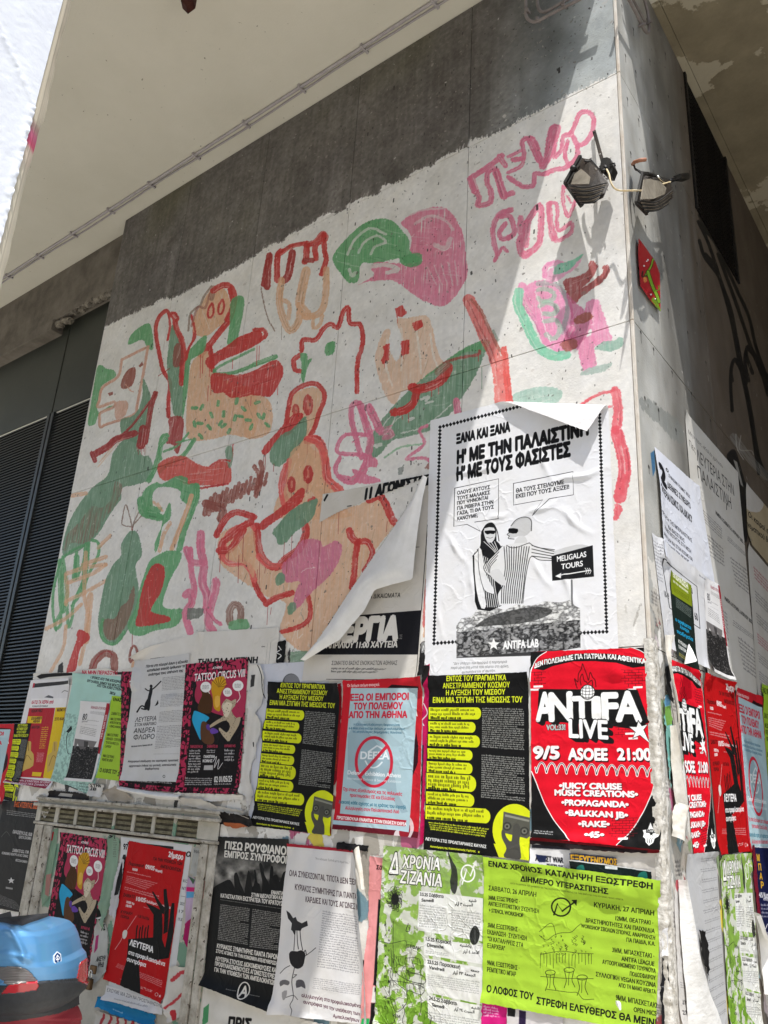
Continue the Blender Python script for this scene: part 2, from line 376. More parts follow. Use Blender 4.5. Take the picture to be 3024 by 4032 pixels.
def Fi(p, c, a=0.92, K=None, smooth=4, **k):
    M.K = K; kk = dict(rough=2.6, streak='v'); kk.update(k); M.fill(p, c, a, smooth, **kk)
    q = arr(p); lo, hi = q.min(0), q.max(0)
    if (hi-lo).min() > 40:
        th = rng.uniform(-.5, .5)+(math.pi/2 if (hi-lo)[1] > (hi-lo)[0] else 0)
        for k_ in range(int((hi-lo).min()/7)):
            c0 = lo+(hi-lo)*rng.random(2); l = rng.uniform(15, 70); v_ = np.array([math.cos(th), math.sin(th)])*l; e_ = np.array([c0-v_, c0+v_*.2, c0+v_]); e_[1] += rng.normal(0, 3, 2)
            if inside(e_, q).all(): lt = rng.random() < .6; M.stroke(e_, rng.uniform(2, 6), 'e4ddd6' if lt else rgb(c)*.75, rng.uniform(.12, .42), smooth=3, rough=1.5)
def inside(p, poly):
    x, y = p[:, 0], p[:, 1]; c = np.zeros(len(p), bool)
    for (x0, y0), (x1, y1) in zip(poly, np.roll(poly, -1, 0)): c ^= ((y0 > y) != (y1 > y)) & (x < (x1-x0)*(y-y0)/(y1-y0+1e-12)+x0)
    return c
# ---- left: bird-man with skull mask and long striped body
K = A_
Fi('835 575 870 510 960 452 990 490 1000 620 960 610 930 560 850 590', GN, K=K)
Fi('640 730 700 750 745 760 755 800 700 835 660 870 640 950 640 1030 700 1010 740 990 700 1000 640 1060 620 1110 575 1115 590 1000 610 880', GN, K=K)
S('795 690 950 615 960 640 900 960 870 1050 700 1110 655 1130 650 1080 660 1035 740 1000 745 965 640 1000 650 950 670 870 770 800 795 690', 13, 'cf9b84', K=K)
Fi('790 840 830 760 880 740 885 790 860 860 800 880', BR, K=K); Fi('905 730 930 700 935 725 915 740', BR, K=K, smooth=0); Fi('705 910 735 898 740 915 715 928', BR, K=K, smooth=0)
Fi('760 965 835 965 820 1050 760 1080 750 1030', 'cf9b84', .8, K=K)
S('820 850 850 890 870 900', 8, 'cf9b84', K=K)
K = G_
Fi('790 270 800 200 880 180 1000 130 980 0 920 -20 880 -160 800 -110 760 -60 730 -10 700 120 600 200 500 330 430 480 410 640 530 600 640 500 700 400 760 310', DG, .93, K=K)
K = A_
Fi('935 810 985 930 1000 1020 960 1180 900 1240 830 1200 790 1165 790 1080 860 1060 905 1010 930 920', DG, K=K)
S('1025 905 960 990 870 1110 790 1190', 12, DR, K=K); S('1015 910 985 1000 970 1100 950 1230', 26, DR, K=K); S('935 1140 920 1250', 45, DR, K=K); S('880 1170 760 1210 700 1260 610 1310', 34, DR, K=K); S('600 1300 620 1350', 22, DR, K=K)
S('740 1250 650 1360', 8, PE, .6, K=K); S('800 1200 640 1390', 6, PE, .5, K=K)
for i in range(9): x = 893+i*7; S([(x, 1235), (x-3, 1270+20*(i % 3))], 3, DR, K=K, smooth=0, rough=0)
Fi('520 420 600 320 660 330 720 280 750 160 800 200 740 330 680 400 640 480 560 560 460 560 420 640 430 520', BR, .42, K=G_, dry=.45)
K = G_
for p in ('410 650 440 900 400 1010 360 1080 365 1120 395 1090 395 1010', '560 570 470 610 400 680 350 860 345 1010 365 1130', '430 820 440 1030 445 1110 470 1050 480 950 560 760 580 560', '600 540 640 560 640 640 580 760 530 880 470 970', '500 620 480 800 540 700 560 600'):
    S(p, 15, GN, .9, K=K)
S('395 680 400 900 410 1000', 32, GN, K=K); S('500 650 500 780', 28, GN, K=K); S('565 570 555 720 545 850', 26, GN, K=K)
for p in ('430 760 560 720 690 700', '440 820 600 760 690 700', '430 940 560 880 700 800', '640 590 720 510', '540 700 690 650', '300 1120 430 1050 530 960', '430 770 440 880 430 960', '560 620 550 900 580 1040 560 1180 520 1350', '430 1100 410 1250 330 1400', '470 250 560 235'):
    S(p, 20, PE, .75, K=K, dry=.2)
S('590 900 575 1050 560 1200', 30, PE, .8, K=K)
Fi('500 1150 520 1125 575 1150 585 1185 560 1210 520 1260 490 1400 430 1410 480 1250 500 1190', RD, K=K)
S('600 1390 620 1330 680 1280 740 1300 745 1380', 42, BR, .85, K=K); S('590 1400 640 1300 700 1265 735 1290', 8, DR, K=K)
S('845 1330 850 1270 870 1230 890 1250 895 1290 870 1320 850 1335', 14, BR, K=K); S('865 1110 862 1240', 4, DR, K=K, rough=0)
Fi('860 1340 888 1325 888 1380 860 1385', PE, K=K)
# pear-shaped green figure with a bow
S('862 455 800 440 800 390 820 310 850 400 862 460 875 420 920 340 930 370 870 440', 8, '8d7668', K=K); S('862 455 862 500', 8, BR, K=K)
Fi('850 480 900 500 925 600 920 650 885 700 890 770 905 850 900 930 870 1050 800 1180 730 1225 660 1190 640 1080 655 960 690 800 740 700 790 640 790 570', DG, .95, K=K)
S('670 1060 660 1150 700 1210 760 1210 810 1140', 16, GN, K=K)
Fi('865 850 880 860 870 960 820 1100 740 1195 680 1160 680 1060 750 1050 790 970 830 940', BR, .55, K=K)
# red hand flower
K = A_
S('1110 400 1085 370 1040 410 1018 470 1020 540 1040 650 1065 760 1110 840 1100 950 1100 1060', 22, RD, K=K); S('1100 390 1110 470 1095 560', 12, RD, K=K)
Fi('1120 470 1150 480 1190 560 1195 700 1190 850 1200 900 1190 1050 1140 1060 1110 900 1090 740 1100 600', DG, K=K)
S('1140 395 1150 480 1185 560 1200 640 1190 730 1185 845', 28, RD, K=K); S('1130 395 1150 420', 34, RD, K=K)
S('1210 700 1230 620 1260 560 1265 480 1250 400', 10, RD, K=K); S('1190 850 1210 760 1215 640', 8, RD, K=K)
Fi('1140 600 1190 590 1200 700 1180 730 1130 730', DR, .6, K=K); S('1035 795 1110 745', 4, DR, K=K)
Fi('1105 1070 1195 1070 1190 1200 1165 1300 1140 1290 1135 1250 1110 1240 1085 1230 1105 1150', DR, .85, K=K); S('1100 1070 1085 1010', 8, DR, K=K)
# tall peach creature with round head and long red beak
Fi('1265 420 1370 240 1450 215 1500 300 1490 420 1420 480 1340 540 1270 520 1260 470', PE, .9, K=K)
S('1230 500 1240 400 1270 360 1310 330 1330 280 1380 210', 9, '8d7668', .8, K=K); S('1250 470 1290 350 1340 350 1370 260', 12, BR, .55, K=K); S('1380 290 1395 220', 26, '9b6f5c', .8, K=K)
S('1390 240 1450 205 1505 215 1530 290 1500 420 1440 500 1370 590 1310 660', 30, RD, K=K); S('1500 230 1520 330 1480 430', 22, RD, K=K)
for x, y in ((1375, 370), (1443, 345)):
    S([(x+8, y-48), (x-14, y-10), (x-16, y+40), (x+6, y+40), (x+20, y), (x+12, y-48)], 10, RD, K=K)
Fi('1510 300 1595 290 1560 520 1540 600 1485 590 1500 460', GN, K=K)
Fi('1270 590 1340 530 1350 560 1330 640 1260 680 1240 720 1230 850 1190 1080 1210 700', GN, K=K)
Fi('1250 720 1300 660 1360 640 1390 760 1500 830 1659 900 1659 1180 1500 1180 1380 1210 1250 1215 1215 1150 1225 900', PE, .85, K=K)
Fi('-60 920 60 930 110 980 120 1100 80 1180 -60 1190', PE, .85, K=B_)
S('1265 450 1275 540 1240 600 1215 690', 10, RD, K=K); S('1370 600 1380 680 1390 760', 26, RD, K=K)
Fi('1350 680 1480 600 1560 540 1659 505 1700 500 1715 560 1659 600 1560 650 1440 700 1380 750 1350 730', RD, .95, K=K)
S('1659 495 1720 495 1735 530 1700 560', 20, RD, K=K)
S('1400 760 1420 785 1540 770 1659 725', 18, GN, K=K); S('1659 722 1800 670', 22, GN, K=K); S('1395 770 1440 730 1659 620', 14, GN, .8, K=K)
Fi('1385 780 1540 790 1659 760 1800 690 1850 760 1820 850 1760 930 1659 920 1600 930 1510 940 1460 905 1390 900', RD, .92, K=K, dry=.15)
for x, y, l in ((1310, 660, 150), (1325, 670, 110), (1520, 690, 60), (1380, 800, 120), (1360, 860, 100), (1640, 930, 60), (1420, 790, 90), (1659+20, 600, 130), (1659+35, 600, 90), (1815, 860, 60), (1370, 740, 60)):
    S([(x, y), (x-3, y+l)], 4, RD, K=K, smooth=0, rough=0)
for x, y in ((1270, 1005), (1318, 1000), (1425, 975), (1380, 1050), (1460, 1045), (1545, 960), (1590, 1010), (1535, 1070), (1570, 1060), (1270, 1110), (1305, 1105), (1365, 1130), (1440, 1105), (1460, 1120), (1495, 1155), (1310, 1190), (1640, 1130), (1690, 1055), (1720, 1060), (1745, 1115), (1680, 970), (1620, 1085)):
    a = rng.uniform(0, 3.1); S([(x-14*math.cos(a), y-14*math.sin(a)), (x+14*math.cos(a), y+14*math.sin(a))], 17, GN, K=K, smooth=0)
# green walking figure
K = A_
S('1090 1185 1060 1200 1040 1300 1010 1400 970 1480', 26, GN, K=K); S('1070 1290 1160 1250 1230 1170', 12, GN, K=K); S('1270 1210 1200 1310 1090 1380 1040 1420', 20, GN, K=K); S('1090 1210 1040 1270 1050 1340', 14, GN, K=K); S('1150 1230 1250 1210', 9, GN, K=K)
Fi('1030 1380 1100 1330 1200 1320 1290 1370 1370 1390 1440 1350 1500 1380 1510 1460 1480 1500 1300 1510 1200 1500 1150 1460 1080 1480 1040 1450', 'd04c42', .9, K=K)
S('1520 1245 1515 1330 1490 1390', 8, RD, K=K); Fi('1470 1270 1510 1255 1520 1330 1500 1400 1480 1350', DG, .8, K=K); S('1370 1385 1440 1345 1500 1350', 9, RD, K=K); S('1490 1500 1300 1530', 10, RD, K=K)
Fi('950 1530 1020 1490 1060 1500 1150 1450 1220 1460 1230 1500 1300 1500 1290 1620 1250 1650 1180 1600 1170 1540 1050 1520 1000 1560 1000 1640 1060 1660 1000 1720 940 1700 915 1620', GN, K=K)
K = G_
Fi('950 320 1000 350 1060 380 1100 300 1115 320 1110 400 1060 450 1040 560 1015 620 1010 560 1060 430 1030 400 950 370', GN, K=K)
S('920 280 940 360 1040 390', 40, GN, K=K); S('1285 190 1280 270 1250 350 1200 480 1170 600', 30, GN, K=K)
S('1250 250 1210 370 1120 600', 22, PE, K=K); S('1110 430 1070 500 1040 610', 18, PE, .8, K=K, dry=.3); S('1000 290 1060 350 1030 300', 10, PE, .7, K=K)
Fi('1010 650 1090 610 1180 620 1175 680 1130 760 1090 850 1060 960 1100 990 1190 990 1180 1060 1130 1110 1010 1130 930 1165 850 1150 835 1080 880 990 910 860 950 740 980 670', GN, K=K)
Fi('990 710 1060 705 1075 780 1040 900 1000 960 990 1010 1100 1040 1105 1070 1020 1090 890 1100 900 1010 930 850', RD, .95, K=K)
# dark red scribble
for i, x in enumerate(range(1335, 1740, 26)):
    t = (x-1335)/400.; y = 320-190*t; S([(x+18, y-30-12*(i % 3)), (x, y+50-20*t+14*(i % 2)), (x+12, y+20)], 24-10*t, BR, .85, K=K)
S('1340 300 1450 340 1440 400', 40, BR, .85, K=K); S('30 -1659 20 -1600', 20, BR, K=K) if 0 else None
S('1659 60 1690 120 1670 230', 22, BR, .85, K=K); S('1700 30 1710 90 1690 200 1670 250', 24, BR, .8, K=K)
# pink figure
S('1310 500 1310 600 1330 700 1320 820 1350 900 1350 1000', 46, PK, K=K); S('1215 600 1250 680 1330 690', 34, PK, K=K); S('1240 600 1250 760 1270 860 1250 960', 30, PK, K=K)
S('1210 900 1240 880 1250 950 1210 1020 1240 1140', 40, PK, K=K); S('1410 810 1400 880 1370 980 1360 1080 1390 1140', 44, PK, K=K); S('1350 990 1400 1060 1440 1090', 20, PK, K=K)
Fi('1225 985 1330 985 1325 1030 1285 1055 1220 1060', '6d7068', .9, K=K, smooth=0)
S('1500 1080 1500 1000 1530 960 1570 990 1570 1060', 36, '8f6b5f', K=K); Fi('1500 1075 1600 1055 1630 1100 1600 1125 1500 1125', GN, .85, K=K)
S('1610 760 1580 830', 4, '2a2a2a', K=K, rough=0)
# ---- red crown, peach lines
K = B_
S('85 220 90 110 100 50 110 20 -0 -0' if 0 else '85 215 90 100 100 10', 34, DR, K=K)
K = C_
S('150 1830 152 1680 175 1640', 30, RD, K=K); S('150 1670 240 1610 330 1590 350 1600', 24, RD, K=K); S('345 1590 340 1680 330 1710', 30, RD, K=K); S('240 1640 245 1740 230 1830 150 1830' if 0 else '250 1650 225 1790 200 1830', 34, DR, K=K)
S('340 1600 400 1580 450 1525 465 1560 400 1600 405 1690', 26, RD, K=K); S('455 1530 460 1640 470 1700 440 1790', 22, RD, K=K); S('330 1700 380 1700', 26, DR, K=K)
K = B_
S('45 220 60 300 90 420 135 500', 8, '8d7668', K=K); S('60 200 75 120 90 40', 24, DR, K=K); M.K = K; M.disc(250, 67, 10, rgb(DR))
S('180 170 165 300 190 420 235 500 290 440 300 330', 34, PE, .85, K=K); S('340 110 315 220 300 330 350 400', 44, PE, .8, K=K); S('470 100 470 230 450 350 400 400 330 410', 34, PE, .8, K=K); S('190 300 230 330 225 420', 22, PE, .7, K=K); S('390 400 385 480 430 460 445 400', 18, PE, .75, K=K)
S('180 470 180 560', 3, '8d7668', K=K, rough=0)
# red cat outline
S('310 630 320 560 400 560 450 490 500 455 545 480 580 380 615 350 625 450 690 460 710 540 700 620 680 680 670 780 672 900', 24, RD, K=K)
S('300 660 260 690 265 750 300 765', 22, RD, K=K); Fi('300 650 345 650 350 690 380 680 350 740 320 850 305 790 310 720', GN, K=K); Fi('470 590 525 570 525 630 500 660 465 655', GN, K=K)
# green and pink snail
K = C_
Fi('520 1659 600 1560 700 1470 800 1430 900 1440 960 1500 1010 1560 1020 1640 1090 1659 1070 1740 1000 1740 960 1690 880 1700 800 1720 700 1720 680 1830 620 1845 560 1780 520 1720', GN, .92, K=K)
S('610 1659 660 1560 760 1490 860 1530', 14, 'd9d6d0', .8, K=K); S('680 1650 720 1580 800 1540 860 1580 790 1610 760 1659', 12, 'd9d6d0', .75, K=K); S('620 1760 640 1800 660 1780', 16, 'd9d6d0', .8, K=K)
Fi('960 1450 1060 1380 1200 1350 1280 1380 1340 1470 1370 1560 1380 1659 1390 1800 1300 1950 1220 2000 1100 1960 1010 1900 900 1830 740 1840 680 1860 780 1800 760 1750 800 1710 960 1720 1100 1700 1020 1640 1030 1560 1000 1500', PK, .86, K=K, dry=.18)
S('1000 1410 1100 1370 1230 1360', 10, 'd9d6d0', .7, K=K); S('1050 1460 1150 1410 1250 1440 1300 1500', 13, 'd9d6d0', .6, K=K); S('1180 1600 1250 1620 1280 1560', 24, 'd9d6d0', .6, K=K); S('750 1740 860 1730 940 1760 870 1780', 22, 'd9d6d0', .9, K=K)
for i in range(5): S([(1130+i*45, 1740-10*i), (1190+i*35, 1860)], 7, 'd9d6d0', .6, K=K, smooth=0)
Fi('960 1680 1080 1650 1090 1720 1020 1745 960 1720', GN, K=K)
# peach hand with red nails, green leaf boat
K = B_
Fi('800 620 850 500 890 500 880 600 930 700 970 570 930 430 1000 420 1120 400 1160 470 1200 640 1240 720 1200 740 1090 830 1020 880 960 900 920 980 860 930 820 820 790 700', PE, .62, K=K, dry=.1)
for p in ('960 480 970 600 960 760', '1060 500 1080 640 1090 780', '1150 520 1170 660 1200 740', '870 560 860 720 900 860'): S(p, 9, 'e4ddd3', .7, K=K)
Fi('920 355 965 333 1000 385 970 410 930 410', RD, K=K, smooth=0); Fi('1030 450 1090 425 1105 470 1050 505', RD, K=K, smooth=0); Fi('958 570 1015 555 1010 650 960 665', RD, K=K, smooth=0); Fi('840 600 885 580 880 690 840 720 828 690 850 640', RD, K=K, smooth=0)
for x, y, l in ((937, 410, 40), (975, 660, 25), (852, 715, 25)): S([(x, y), (x, y+l)], 3, RD, K=K, smooth=0, rough=0)
Fi('1530 560 1510 640 1440 800 1380 900 1300 1020 1200 1130 1050 1180 900 1220 830 1300 770 1335 730 1300 740 1240 800 1130 900 1000 980 920 1100 810 1300 660 1420 590', DG, .93, K=K)
Fi('1530 560 1420 590 1300 660 1180 750 1100 815 1230 740 1380 640 1515 630', GN, .8, K=K)
S('820 1160 870 1080 920 1040 900 1120 840 1190', 7, 'ddd9d2', .8, K=K); S('850 1200 900 1110 960 1060', 7, 'ddd9d2', .6, K=K); S('960 1170 1100 1130 1200 1060 1290 980', 8, 'ddd9d2', .8, K=K); S('1090 950 1140 930 1120 960', 12, 'ddd9d2', .8, K=K); S('1120 975 1170 960', 9, 'ddd9d2', .8, K=K)
S('780 1250 830 1240 800 1260', 12, 'ddd9d2', .8, K=K); S('1010 1080 1040 1070', 16, 'ddd9d2', .8, K=K, smooth=0); S('850 1330 960 1260 1110 1240', 10, GN, .6, K=K)
S('1240 710 1330 680 1460 655 1470 630', 13, 'a24640', K=K); S('1270 740 1240 800 1180 850 1080 880 1030 870', 44, RD, .95, K=K); S('1060 900 1040 970 980 1020 910 1035', 56, RD, .96, K=K); S('1260 720 1200 770', 40, '8d6a58', .8, K=K)
for x, y, l in ((1160, 890, 40), (1205, 860, 55), (970, 1060, 20), (1010, 1040, 60), (1465, 650, 50), (1487, 740, 140)): S([(x, y), (x, y+l)], 4, RD if l < 100 else '6b8f72', K=K, smooth=0, rough=0)
# orange-red diagonal stroke on the right
S('1400 300 1450 400 1500 520 1560 640 1600 800 1610 990', 78, LR, .78, K=K, dry=.12); S('1420 300 1480 370 1540 500 1600 620 1640 660', 18, 'b06457', .85, K=K); S('1630 620 1640 700 1650 850', 30, LR, K=K); S('1560 500 1590 560', 14, '7e8f7d', .7, K=K)
# pink four-petal figure
S('700 1330 640 1100 640 990 690 980 720 1100 740 1180', 26, PK, K=K); S('690 980 720 1080 760 1200 740 1330', 34, PK, K=K); S('750 1000 790 1080 820 1150', 40, PK, K=K)
S('740 1180 600 1180 545 1250 560 1300 720 1310', 20, PK, K=K); S('560 1330 530 1400 560 1460 650 1490 740 1330', 22, PK, K=K); Fi('545 1440 650 1450 640 1400 740 1440 830 1480 730 1500 600 1480', PK, K=K)
Fi('720 1310 800 1340 800 1390 750 1390 730 1440 710 1420', PK, K=K); S('640 1230 780 1150 900 1120', 8, PK, .7, K=K); S('830 1170 880 1150 900 1180 850 1200', 30, PK, .75, K=K)
S('1130 1120 1080 1150 1110 1240 1010 1320 1000 1340 1100 1330 1150 1350', 16, PK, K=K); S('1320 960 1330 1040', 36, PK, K=K); S('1180 1120 1200 1140', 14, PK, K=K); Fi('1110 1400 1155 1345 1155 1410', '9a6a60', K=K, smooth=0)
Fi('940 1400 980 1375 965 1440 940 1445', '7b817c', .8, K=K, smooth=0)
# double-headed peach figure outlined in red
Fi('230 960 300 890 390 870 440 900 450 1000 400 1120 360 1240 440 1330 500 1560 600 1659 600 1720 150 1720 190 1500 215 1340 260 1230 330 1180 330 1090 220 1100', PE, .8, K=K)
S('210 1100 225 1000 250 910 320 860 400 845 455 900 455 960 420 1050 395 1130 350 1220', 26, RD, .9, K=K)
for x, y, a, b in ((272, 1020, 24, 44), (352, 985, 34, 70), (350, 1440, 34, 60), (244, 1500, 28, 50)):
    Fi([(x+a*math.cos(t), y+b*math.sin(t)) for t in np.linspace(0, 6.28, 12)[:-1]], 'b8322f', .85, K=K); S([(x+2, y-b*.4), (x+3, y+b*.3)], 13, 'd9886f', .7, K=K, smooth=0)
Fi('60 1310 55 1270 150 1160 240 1060 310 1035 315 1080 240 1170 150 1220 90 1300', RD, .95, K=K)
Fi('180 1180 250 1140 330 1060 345 1130 330 1200 260 1300 200 1360 150 1390 105 1350 110 1270', DG, .95, K=K)
S('350 1215 400 1210 440 1260 470 1400 480 1480 560 1540', 42, LR, .9, K=K); S('340 1220 420 1205', 30, RD, K=K); S('230 1350 200 1480 195 1560 220 1640', 30, LR, .85, K=K)
for x, y, l in ((75, 1310, 100), (65, 1310, 60), (130, 1370, 50), (405, 1220, 110), (350, 1230, 80), (345, 1500, 60)): S([(x, y), (x-4, y+l)], 4, DR, K=K, smooth=0, rough=0)
K = H_
Fi('330 160 380 120 440 70 560 100 640 200 620 380 680 480 760 520 850 650 1100 560 1200 760 1230 800 1000 1100 900 1300 800 1500 640 1700 480 1930 230 1750 280 1500 150 1450 60 1400 -100 1300 -300 1130 -300 900 -150 820 0 800 40 1000 90 1120 210 1180 330 1080 420 980 440 850 500 700 540 600 460 500 300 640 250 560 290 400 300 250', PE, .8, K=K, dry=.05)
S('20 820 30 960 60 1080 130 1160 210 1170 280 1100 380 1030 440 920 450 850 430 790', 46, RD, .92, K=K); S('40 1080 120 1160 230 1170', 56, LR, .8, K=K)
S('-330 900 -250 760 -150 700 0 740' , 40, RD, K=K); S('0 840 -60 800 -200 860 -260 960 -250 1080' , 30, LR, K=K)
S('0 1310 40 1400 90 1470', 34, RD, K=K); S('100 1500 200 1440 330 1400', 40, RD, .95, K=K); S('470 1430 490 1560 470 1640 380 1700 240 1740', 34, RD, K=K)
Fi('35 830 60 780 200 680 330 560 400 490 440 500 420 600 300 700 180 780 80 850', RD, .93, K=K); S('520 575 480 600', 26, RD, K=K, smooth=0)
Fi('160 870 230 780 350 660 540 580 540 650 500 760 400 840 330 900 270 970 210 980 190 920', DG, .95, K=K)
Fi('240 1160 320 1080 400 960 490 930 580 950 600 1000 700 950 760 980 760 1060 720 1160 650 1260 540 1360 460 1440 370 1540 340 1480 370 1360 400 1300 280 1310 250 1230', 'cf7391', .9, K=K)
Fi('190 1260 230 1220 265 1250 260 1310 210 1340 185 1320', DG, K=K); Fi('300 1500 350 1480 365 1540 320 1590 290 1580', DG, K=K); S('410 1220 460 1190 530 1180', 6, 'e4ddd3', .8, K=K)
for x, y, l in ((50, 1120, 260), (30, 1200, 170), (100, 1180, 50), (265, 960, 130), (330, 900, 200), (290, 1080, 150), (445, 900, 70), (120, 1530, 150), (150, 1530, 60), (740, 700, 190), (480, 1640, 60), (1160, 780, 90)): S([(x, y), (x-8, y+l)], 4, DR, K=K, smooth=0, rough=0)
for x, y, a, b in ((470, 370, 44, 80), (325, 460, 36, 70)):
    Fi([(x+a*math.cos(t), y+b*math.sin(t)) for t in np.linspace(0, 6.28, 12)[:-1]], 'b8322f', .9, K=K); S([(x+2, y-b*.4), (x, y+b*.3)], 15, 'd9886f', .8, K=K, smooth=0); S([(x, y+b), (x-4, y+b+70)], 4, DR, K=K, smooth=0, rough=0)
S('275 290 240 400 230 500 250 620', 34, LR, .9, K=K); S('470 60 560 100 610 220 625 380 680 450 740 520', 60, LR, .92, K=K)
Fi('280 1930 480 1910 480 2010 270 2030', DG, .8, K=K)
S('1000 590 1090 560 1150 640 1200 760 1240 800', 60, RD, .9, K=K); S('830 860 850 920 900 960', 46, RD, K=K); S('910 950 990 960 1030 1050 1000 1140 960 1210', 40, RD, K=K); S('900 970 880 1100 870 1250 850 1350', 40, RD, K=K)
S('1500 1290 1490 1480 1480 1690', 22, 'cf5a56', .9, K=K); Fi('1480 1690 1500 1690 1490 1790 1470 1790', PE, K=K, smooth=0)
# left of H_: lower red loops (hand)
K = G_
S('1440 620 1450 560 1500 520 1570 460 1640 420', 34, RD, K=K); S('1430 610 1500 600 1560 520 1590 470', 34, RD, K=K); S('1450 650 1500 690 1590 690 1640 740 1659 800', 30, LR, .9, K=K)
Fi('1470 640 1560 560 1659 480 1659 780 1600 700 1520 680', PE, .8, K=K)
for x, y, l in ((1440, 640, 110), (1495, 620, 60), (1590, 500, 180), (1560, 640, 180)): S([(x, y), (x-6, y+l)], 4, DR, K=K, smooth=0, rough=0)
# ---- pink lettering-like outlines at upper right
K = C_
S('1620 1015 1540 1080 1450 1140 1415 1170 1430 1230 1470 1290 1460 1340 1540 1320 1545 1250 1520 1190 1530 1120 1570 1100 1600 1180 1620 1270 1690 1260', 26, PK, K=K)
S('1415 1170 1440 1240', 44, PK, K=K); S('1600 1020 1640 1080', 30, PK, K=K); S('1580 1120 1630 1280', 38, PK, K=K)
S('1680 1370 1600 1400 1560 1490 1570 1600 1590 1659', 26, PK, K=K); S('1640 1460 1600 1520 1620 1560 1680 1540', 24, PK, K=K); S('1650 1640 1620 1620 1570 1700', 20, PK, K=K)
K = D_
S('0 1130 60 1170 100 1190 160 1180 170 1110 230 1110 300 1080 360 1070 430 1010 440 930 400 850', 22, PK, K=K)
S('30 1020 100 1000 90 900 160 890 200 1000 210 1050 240 1000 270 830 320 810 300 900 290 1000 340 950 350 870 400 850 430 780 460 720 510 715 545 760 530 850 490 910 440 930', 24, PK, K=K)
S('140 890 200 1020', 40, PK, K=K); S('290 820 270 960 220 1060', 34, PK, K=K); S('380 900 360 990 390 1060', 20, PK, K=K); S('0 1100 80 1060 100 1010', 20, PK, K=K); S('0 1000 80 960', 18, PK, K=K)
S('0 1520 40 1480 10 1380 -60 1380', 24, PK, K=K); S('80 1390 80 1480 130 1400 200 1310 210 1420 190 1560 100 1620 70 1560 90 1480', 30, PK, K=K); S('120 1420 110 1560', 34, PK, .8, K=K)
S('270 1290 310 1310 310 1430 330 1470 400 1420 400 1480 330 1530 280 1520 260 1400 255 1300', 20, PK, K=K); S('350 1190 350 1290 380 1380 420 1300 430 1220 370 1190', 17, PK, K=K); S('375 1250 400 1290', 12, PK, K=K, smooth=0); S('260 1300 270 1420 300 1520', 26, PK, K=K)
S('80 1620 110 1640 160 1600', 20, PK, K=K)
# pink and green figure below the lamp
K = E_2
S('90 210 110 300 190 420 250 560', 62, 'e590b5', K=K); Fi('120 200 230 165 330 210 390 290 420 400 430 560 360 640 260 590 200 480 150 320', 'e590b5', .92, K=K, smooth=5)
S('70 240 60 320 110 430 150 520 200 600 290 650 370 640', 62, '7fc6a4', K=K); S('190 190 300 190 370 280 375 380 340 500', 22, '9aa6a0', .7, K=K)
for p in ('190 230 240 220 290 250 280 290 220 300 190 280', '200 330 250 310 310 340 290 380 230 380', '230 430 300 420 330 480 290 540 240 510'): S(p, 22, '9dbfa8', .75, K=K)
S('170 240 200 330 230 460 270 560', 7, 'e8e4e0', .8, K=K)
S('230 140 240 80 300 55 340 60', 26, 'e590b5', K=K); Fi('250 110 330 60 420 40 480 -5 440 80 370 130 300 180 240 170', 'e590b5', .7, K=K); Fi('310 70 400 40 480 0 430 60 370 110 290 130', '7fc6a4', K=K)
Fi('350 170 440 140 500 110 520 50 545 45 570 90 520 170 470 220 600 120 600 80 640 70 640 130 570 200 470 270 420 320 380 260', 'a24f4e', .95, K=K)
Fi('500 310 565 285 590 340 640 480 660 560 580 580 540 560 520 420 490 380', 'e087ab', .92, K=K); Fi('430 560 540 520 550 620 560 700 530 730 480 750 450 640', 'e087ab', .92, K=K); Fi('370 250 420 300 520 400 520 480 430 600 350 560 400 420', 'c9668c', .8, K=K)
Fi('420 410 500 370 540 400 480 440 430 440', '9c5a4e', K=K); Fi('330 570 420 540 440 590 370 620', '9c5a4e', .8, K=K)
Fi('550 600 600 560 680 550 700 530 735 540 720 590 650 620 570 610', '8fb3a2', K=K); Fi('460 770 500 730 580 710 660 690 640 730 560 760', 'a3b5ab', K=K)
Fi('30 900 120 860 200 845 300 850 345 880 320 940 230 970 100 975 30 950', '9fc0b2', .85, K=K)
S('430 985 540 910 660 870 690 865', 16, 'e0606a', K=K); S('680 870 700 980 690 1120', 60, 'dd5a64', .9, K=K); S('540 985 660 970', 10, 'dd5a64', .7, K=K); S('690 1130 730 1280 740 1400 710 1550', 72, 'd95561', .93, K=K)
Fi('680 1590 720 1600 730 1640 690 1700 665 1700', 'd95561', K=K, smooth=0)
S('-10 780 10 950', 34, LR, K=K)
S('560 0 420 260' , 4, 'd9d6d0', .3, K=K)
wn1 = vnoise(fh, fw, fh/38, fw/3.2, 201, 2); wn2 = vnoise(fh, fw, fh/9, fw/9, 202, 3); wn3 = vnoise(fh, fw, 9, 8, 203, 2)
wt = (np.clip((wn1-.60)*6, 0, 1)*.24*np.clip((wn3-.35)*4, 0, 1)+np.clip((wn2-.74)*6, 0, 1)*.4)[..., None]; wt = np.clip(wt, 0, .8); M.a = (M.a*(1-wt)+W0*wt).astype(np.float32)
M.a *= (1+(wn2-.5)*.09)[..., None]
